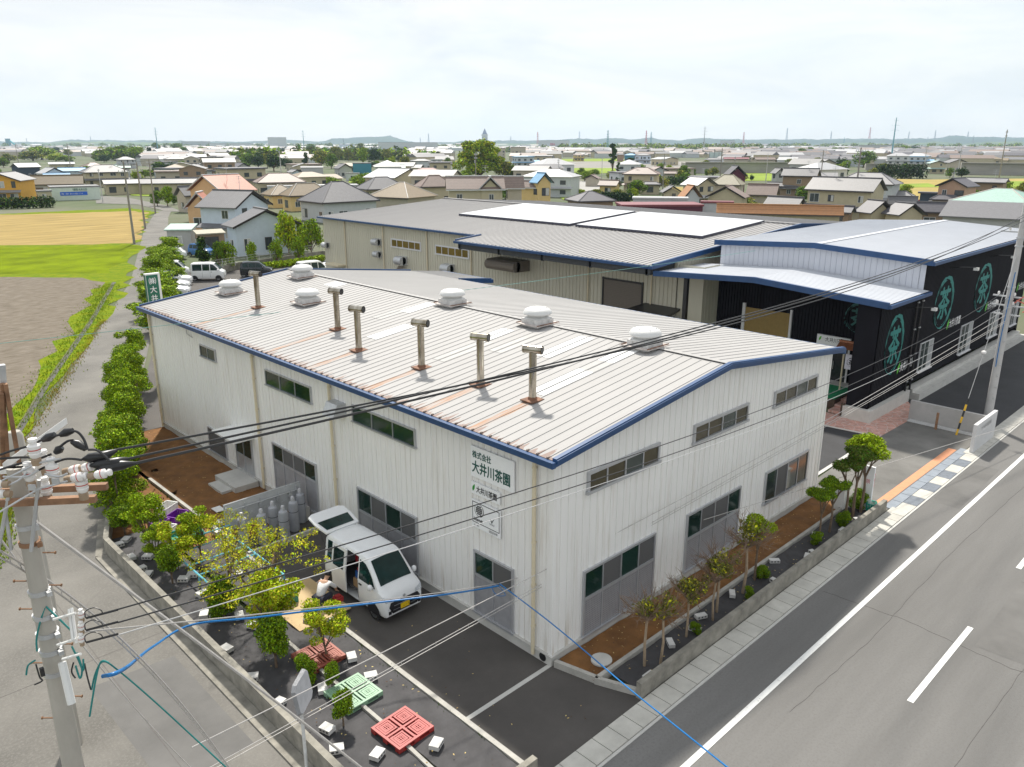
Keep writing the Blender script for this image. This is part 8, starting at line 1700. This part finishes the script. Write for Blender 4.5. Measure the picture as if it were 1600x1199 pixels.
t = thing('net_fence', 'long pale panel fence with dark posts standing beyond the raised road', 'fence', G(1200, 249)); A_, B_ = G(1108, 249.5), G(1372, 250.5); g = MB(); n_ = 34; d = (B_-A_).normalized(); q = Vector((-d.y, d.x, 0))
g.prism([tuple((A_)[:2]), tuple(B_[:2]), tuple((B_+q*.3)[:2]), tuple((A_+q*.3)[:2])], .5, 6.4); g.build('panel', mat('pale_panel', (.52, .60, .60), .6, .08, .3), t)
for k in range(n_+1): p = A_.lerp(B_, k/n_)-q*.2; g = MB(); g.cyl((p.x, p.y, 0), (p.x, p.y, 7.0), .22, n=5); g.build('post', mat('fence_post', (.20, .22, .24), .6), t)
wallseg('barrier', 'pale noise barrier far beyond the fields at the right', (1496, 247), (1700, 248), 4.5, .5, mat('pale_panel', (.52, .60, .60)), cat='barrier')
# pylons
def pylon(label, px, yt, yb, m, kind='lattice', wd=1.0):
    p = G(px, yb); s = (p-CAM).dot(FW)/1240; H = (yb-yt)*s/math.cos(_p)*.98; t = thing('pylon' if kind != 'pole' else 'steel_pole', label, 'pylon', p); g = MB(); b = H*.075*wd; r = max(.10, s*.18)
    if kind == 'pole':
        g.cyl((p.x, p.y, 0), (p.x, p.y, H), H*.022, H*.009, n=10)
    else:
        L4 = [(-1, -1), (1, -1), (1, 1), (-1, 1)]
        for a, c in L4: g.tube([(p.x+a*b, p.y+c*b, 0), (p.x+a*b*.35, p.y+c*b*.35, H*.6), (p.x+a*b*.12, p.y+c*b*.12, H)], r, 4)
        for k in range(9):
            z0, z1 = H*k/9*.95, H*(k+1)/9*.95; w0, w1 = b*(1-.9*k/9), b*(1-.9*(k+1)/9)
            for j in range(4):
                a, c = L4[j], L4[(j+1) % 4]; g.tube([(p.x+a[0]*w0, p.y+a[1]*w0, z0), (p.x+c[0]*w1, p.y+c[1]*w1, z1)], r*.55, 3); g.tube([(p.x+c[0]*w0, p.y+c[1]*w0, z0), (p.x+a[0]*w1, p.y+a[1]*w1, z1)], r*.55, 3)
    g.build('mast', m, t); g = MB(); rr = Vector((RT.x, RT.y, 0)); 
    for f in (.93, .82, .71) if kind != 'mast' else (.9,): g.tube([Vector((p.x, p.y, H*f))-rr*H*.085*(1.2 if f < .9 else .8), Vector((p.x, p.y, H*f+H*.012)), Vector((p.x, p.y, H*f))+rr*H*.085*(1.2 if f < .9 else .8)], r*.8, 4)
    g.build('cross_arm', m, t); return t
TLP = mat('teal_steel', (.16, .36, .42), .6); GYP = mat('grey_steel', (.36, .40, .44), .6); RWP = mat('red_white_steel', (.55, .10, .10), .6)
pylon('slim teal steel pole tower rising over the left town', 247, 202, 239, TLP, 'pole'); pylon('slim teal steel pole tower above the wood', 475.5, 206, 238, TLP, 'pole'); pylon('tall teal steel pole tower, tallest on the right', 1392, 189, 252, TLP, 'pole'); pylon('steel pole tower left of the tall white cube', 1099, 201, 240, GYP, 'pole')
for px, yt, yb, m, lab in [(949, 206, 238, TLP, 'teal lattice pylon above the solitary pine'), (840, 208, 230, RWP, 'red and white lattice mast beside the white factory with the red emblem'), (905, 207, 226.8, GYP, 'faint lattice pylon right of the white factory'), (1009, 206, 231, RWP, 'red and white mast over the wooded belt'), (1016.5, 208, 231, TLP, 'teal lattice pylon just right of the red and white mast'), (1161, 208, 229, RWP, 'red and white mast right of the white cube building'), (1228, 202, 227.5, GYP, 'grey lattice pylon over the net fence'), (1297, 207, 227.5, GYP, 'small grey pylon left of the pale red one'), (1318, 216, 229, TLP, 'short dark pylon before the hills'), (1357, 201, 227.2, RWP, 'pale red lattice pylon left of the tall teal pole'), (1418, 207, 227, GYP, 'faint pylon right of the tall teal pole'), (1459, 205, 227, GYP, 'faint pylon over the white gabled roof'), (1448, 215, 228, GYP, 'short faint pylon right of the horizon trees'), (1510, 207, 227.4, GYP, 'faint pylon over the far right town'), (1519, 213, 229.5, GYP, 'nearer grey pylon of the far right pair'), (670, 210, 228, GYP, 'grey lattice pylon behind the wide pale factory'), (657, 216, 228, GYP, 'little mast left of the factory pylon'), (798, 214, 228, GYP, 'faint pylon right of the spire tower'), (43, 217, 227.5, GYP, 'faint pylon at the far left'), (143, 214, 227.3, GYP, 'faint pylon over the left hills')]: pylon(lab, px, yt, yb, m)
# far teal slide tower at the left edge, crane
p = G(14, 231); s = (p-CAM).dot(FW)/1240; t = thing('slide_tower', 'teal tower with a slanting chute far off at the left edge', 'tower', p); g = MB(); g.box(p.x-3*s, p.y-3*s, 0, p.x+3*s, p.y+3*s, 13.5*s); g.build('tower', mat('teal_tower', (.05, .20, .25), .5), t); g = MB(); rr = Vector((RT.x, RT.y, 0)); g.tube([p+Vector((0, 0, 13*s)), p+rr*10*s+Vector((0, 0, 5*s))], 1.2*s, 5); g.build('chute', mat('cyan_paint', (.10, .55, .60), .4), t)
p = G(539, 230); s = (p-CAM).dot(FW)/1240; t = thing('crane', 'dark crane boom over the low bluish hall', 'crane', p); g = MB(); g.tube([p, p-rr*2.4*s+Vector((0, 0, 13*s))], .4*s, 5); g.build('boom', GRILL, t); g = MB(); g.box(p.x-2*s, p.y-2*s, 0, p.x+2*s, p.y+2*s, 3*s); g.build('cab', GRILL, t)
# hills
def hills(name, D, prof, m, z=0, seed=0):
    """ridge ranges as terrain with depth: prof gives horizon pixel heights by bearing"""
    r = random.Random(seed); g = MB(); n = 190; rows = 7; V = []
    xs = [-250+2150*i/n for i in range(n+1)]
    def hgt(x):
        for (xa, ya), (xb, yb) in zip(prof[:-1], prof[1:]):
            if x <= xb: t = (x-xa)/(xb-xa); t = t*t*(3-2*t); return ya+(yb-ya)*t
        return prof[-1][1]
    for j in range(rows+1):
        f = j/rows
        for i, x in enumerate(xs):
            rd = ray(x, 225); hd = Vector((rd.x, rd.y)); dd = D*(1+.32*f)/(hd.length/math.cos(0)*1.0)*hd.length
            rdn = hd/ (rd.dot(FW)); P = Vector((CAM.x, CAM.y))+rdn*D*(1+.3*f)
            hh = max(0, (225.2-hgt(x)-.7*math.sin(x*.11+j)-.5*math.sin(x*.23+j*2)))*D/1240*math.sin(min(1, f*1.6)*PI/2)*(1+.3*f)*(1 if f < .75 else .96)
            V.append((P.x, P.y, z+14*f*0+hh+r.uniform(-1, 1)*D*.0006*(f > 0)))
    m_ = n+1; g.add(V, [(j*m_+i, j*m_+i+1, (j+1)*m_+i+1, (j+1)*m_+i) for j in range(rows) for i in range(n)]); o = g.build(name, m, kind='structure', smooth=60); return o
HM = mat('hill_woods', (.03, .06, .045), .95, .3, .003, col2=(.13, .19, .09), detail=9); HM2 = mat('haze_tinted_far_woods', (.02, .045, .045), .95, .3, .0022, col2=(.05, .09, .07), detail=9)  # far range has some blue distance haze mixed into its colour
hills('hills', 2900, [(-250, 221), (0, 222), (60, 221), (95, 217.5), (150, 217.5), (230, 219), (330, 220.5), (440, 222), (480, 223), (700, 223), (760, 220), (860, 220.5), (1000, 222), (1160, 221.5), (1260, 222), (1330, 219), (1420, 221), (1460, 217.5), (1500, 221), (1560, 217), (1640, 219), (1900, 220)], HM, seed=2)
hills('far_hills', 4300, [(-250, 219.5), (0, 219), (70, 220), (110, 216.5), (200, 217.2), (280, 218.2), (380, 219.2), (440, 216), (480, 217.5), (500, 219), (525, 214), (555, 213), (590, 211.5), (612, 210.3), (632, 218), (660, 221), (760, 217.8), (800, 217.5), (860, 217), (885, 214.5), (930, 215.5), (952, 213.4), (985, 215.5), (1012, 213), (1032, 215.5), (1060, 217), (1098, 213.2), (1125, 215), (1180, 216), (1260, 215.5), (1300, 215), (1340, 214.5), (1400, 215), (1460, 214), (1490, 209.6), (1520, 212), (1600, 213), (1900, 216)], HM2, seed=3)
# the air between here and the hills
g = MB(); g.box(-2600, -1500, -1.5, 6300, 6300, 230); hz = g.build('haze', [], kind='stuff', label='pale blue haze over the plain', cat='haze'); hm = bpy.data.materials.new('haze_air'); hm.use_nodes = True; t_ = hm.node_tree; t_.nodes.clear(); pv = t_.nodes.new('ShaderNodeVolumePrincipled'); om = t_.nodes.new('ShaderNodeOutputMaterial'); pv.inputs['Color'].default_value = (.62, .79, 1.0, 1); pv.inputs['Density'].default_value = .00008; pv.inputs['Anisotropy'].default_value = .3; t_.links.new(pv.outputs[0], om.inputs['Volume']); hz.data.materials.append(hm)
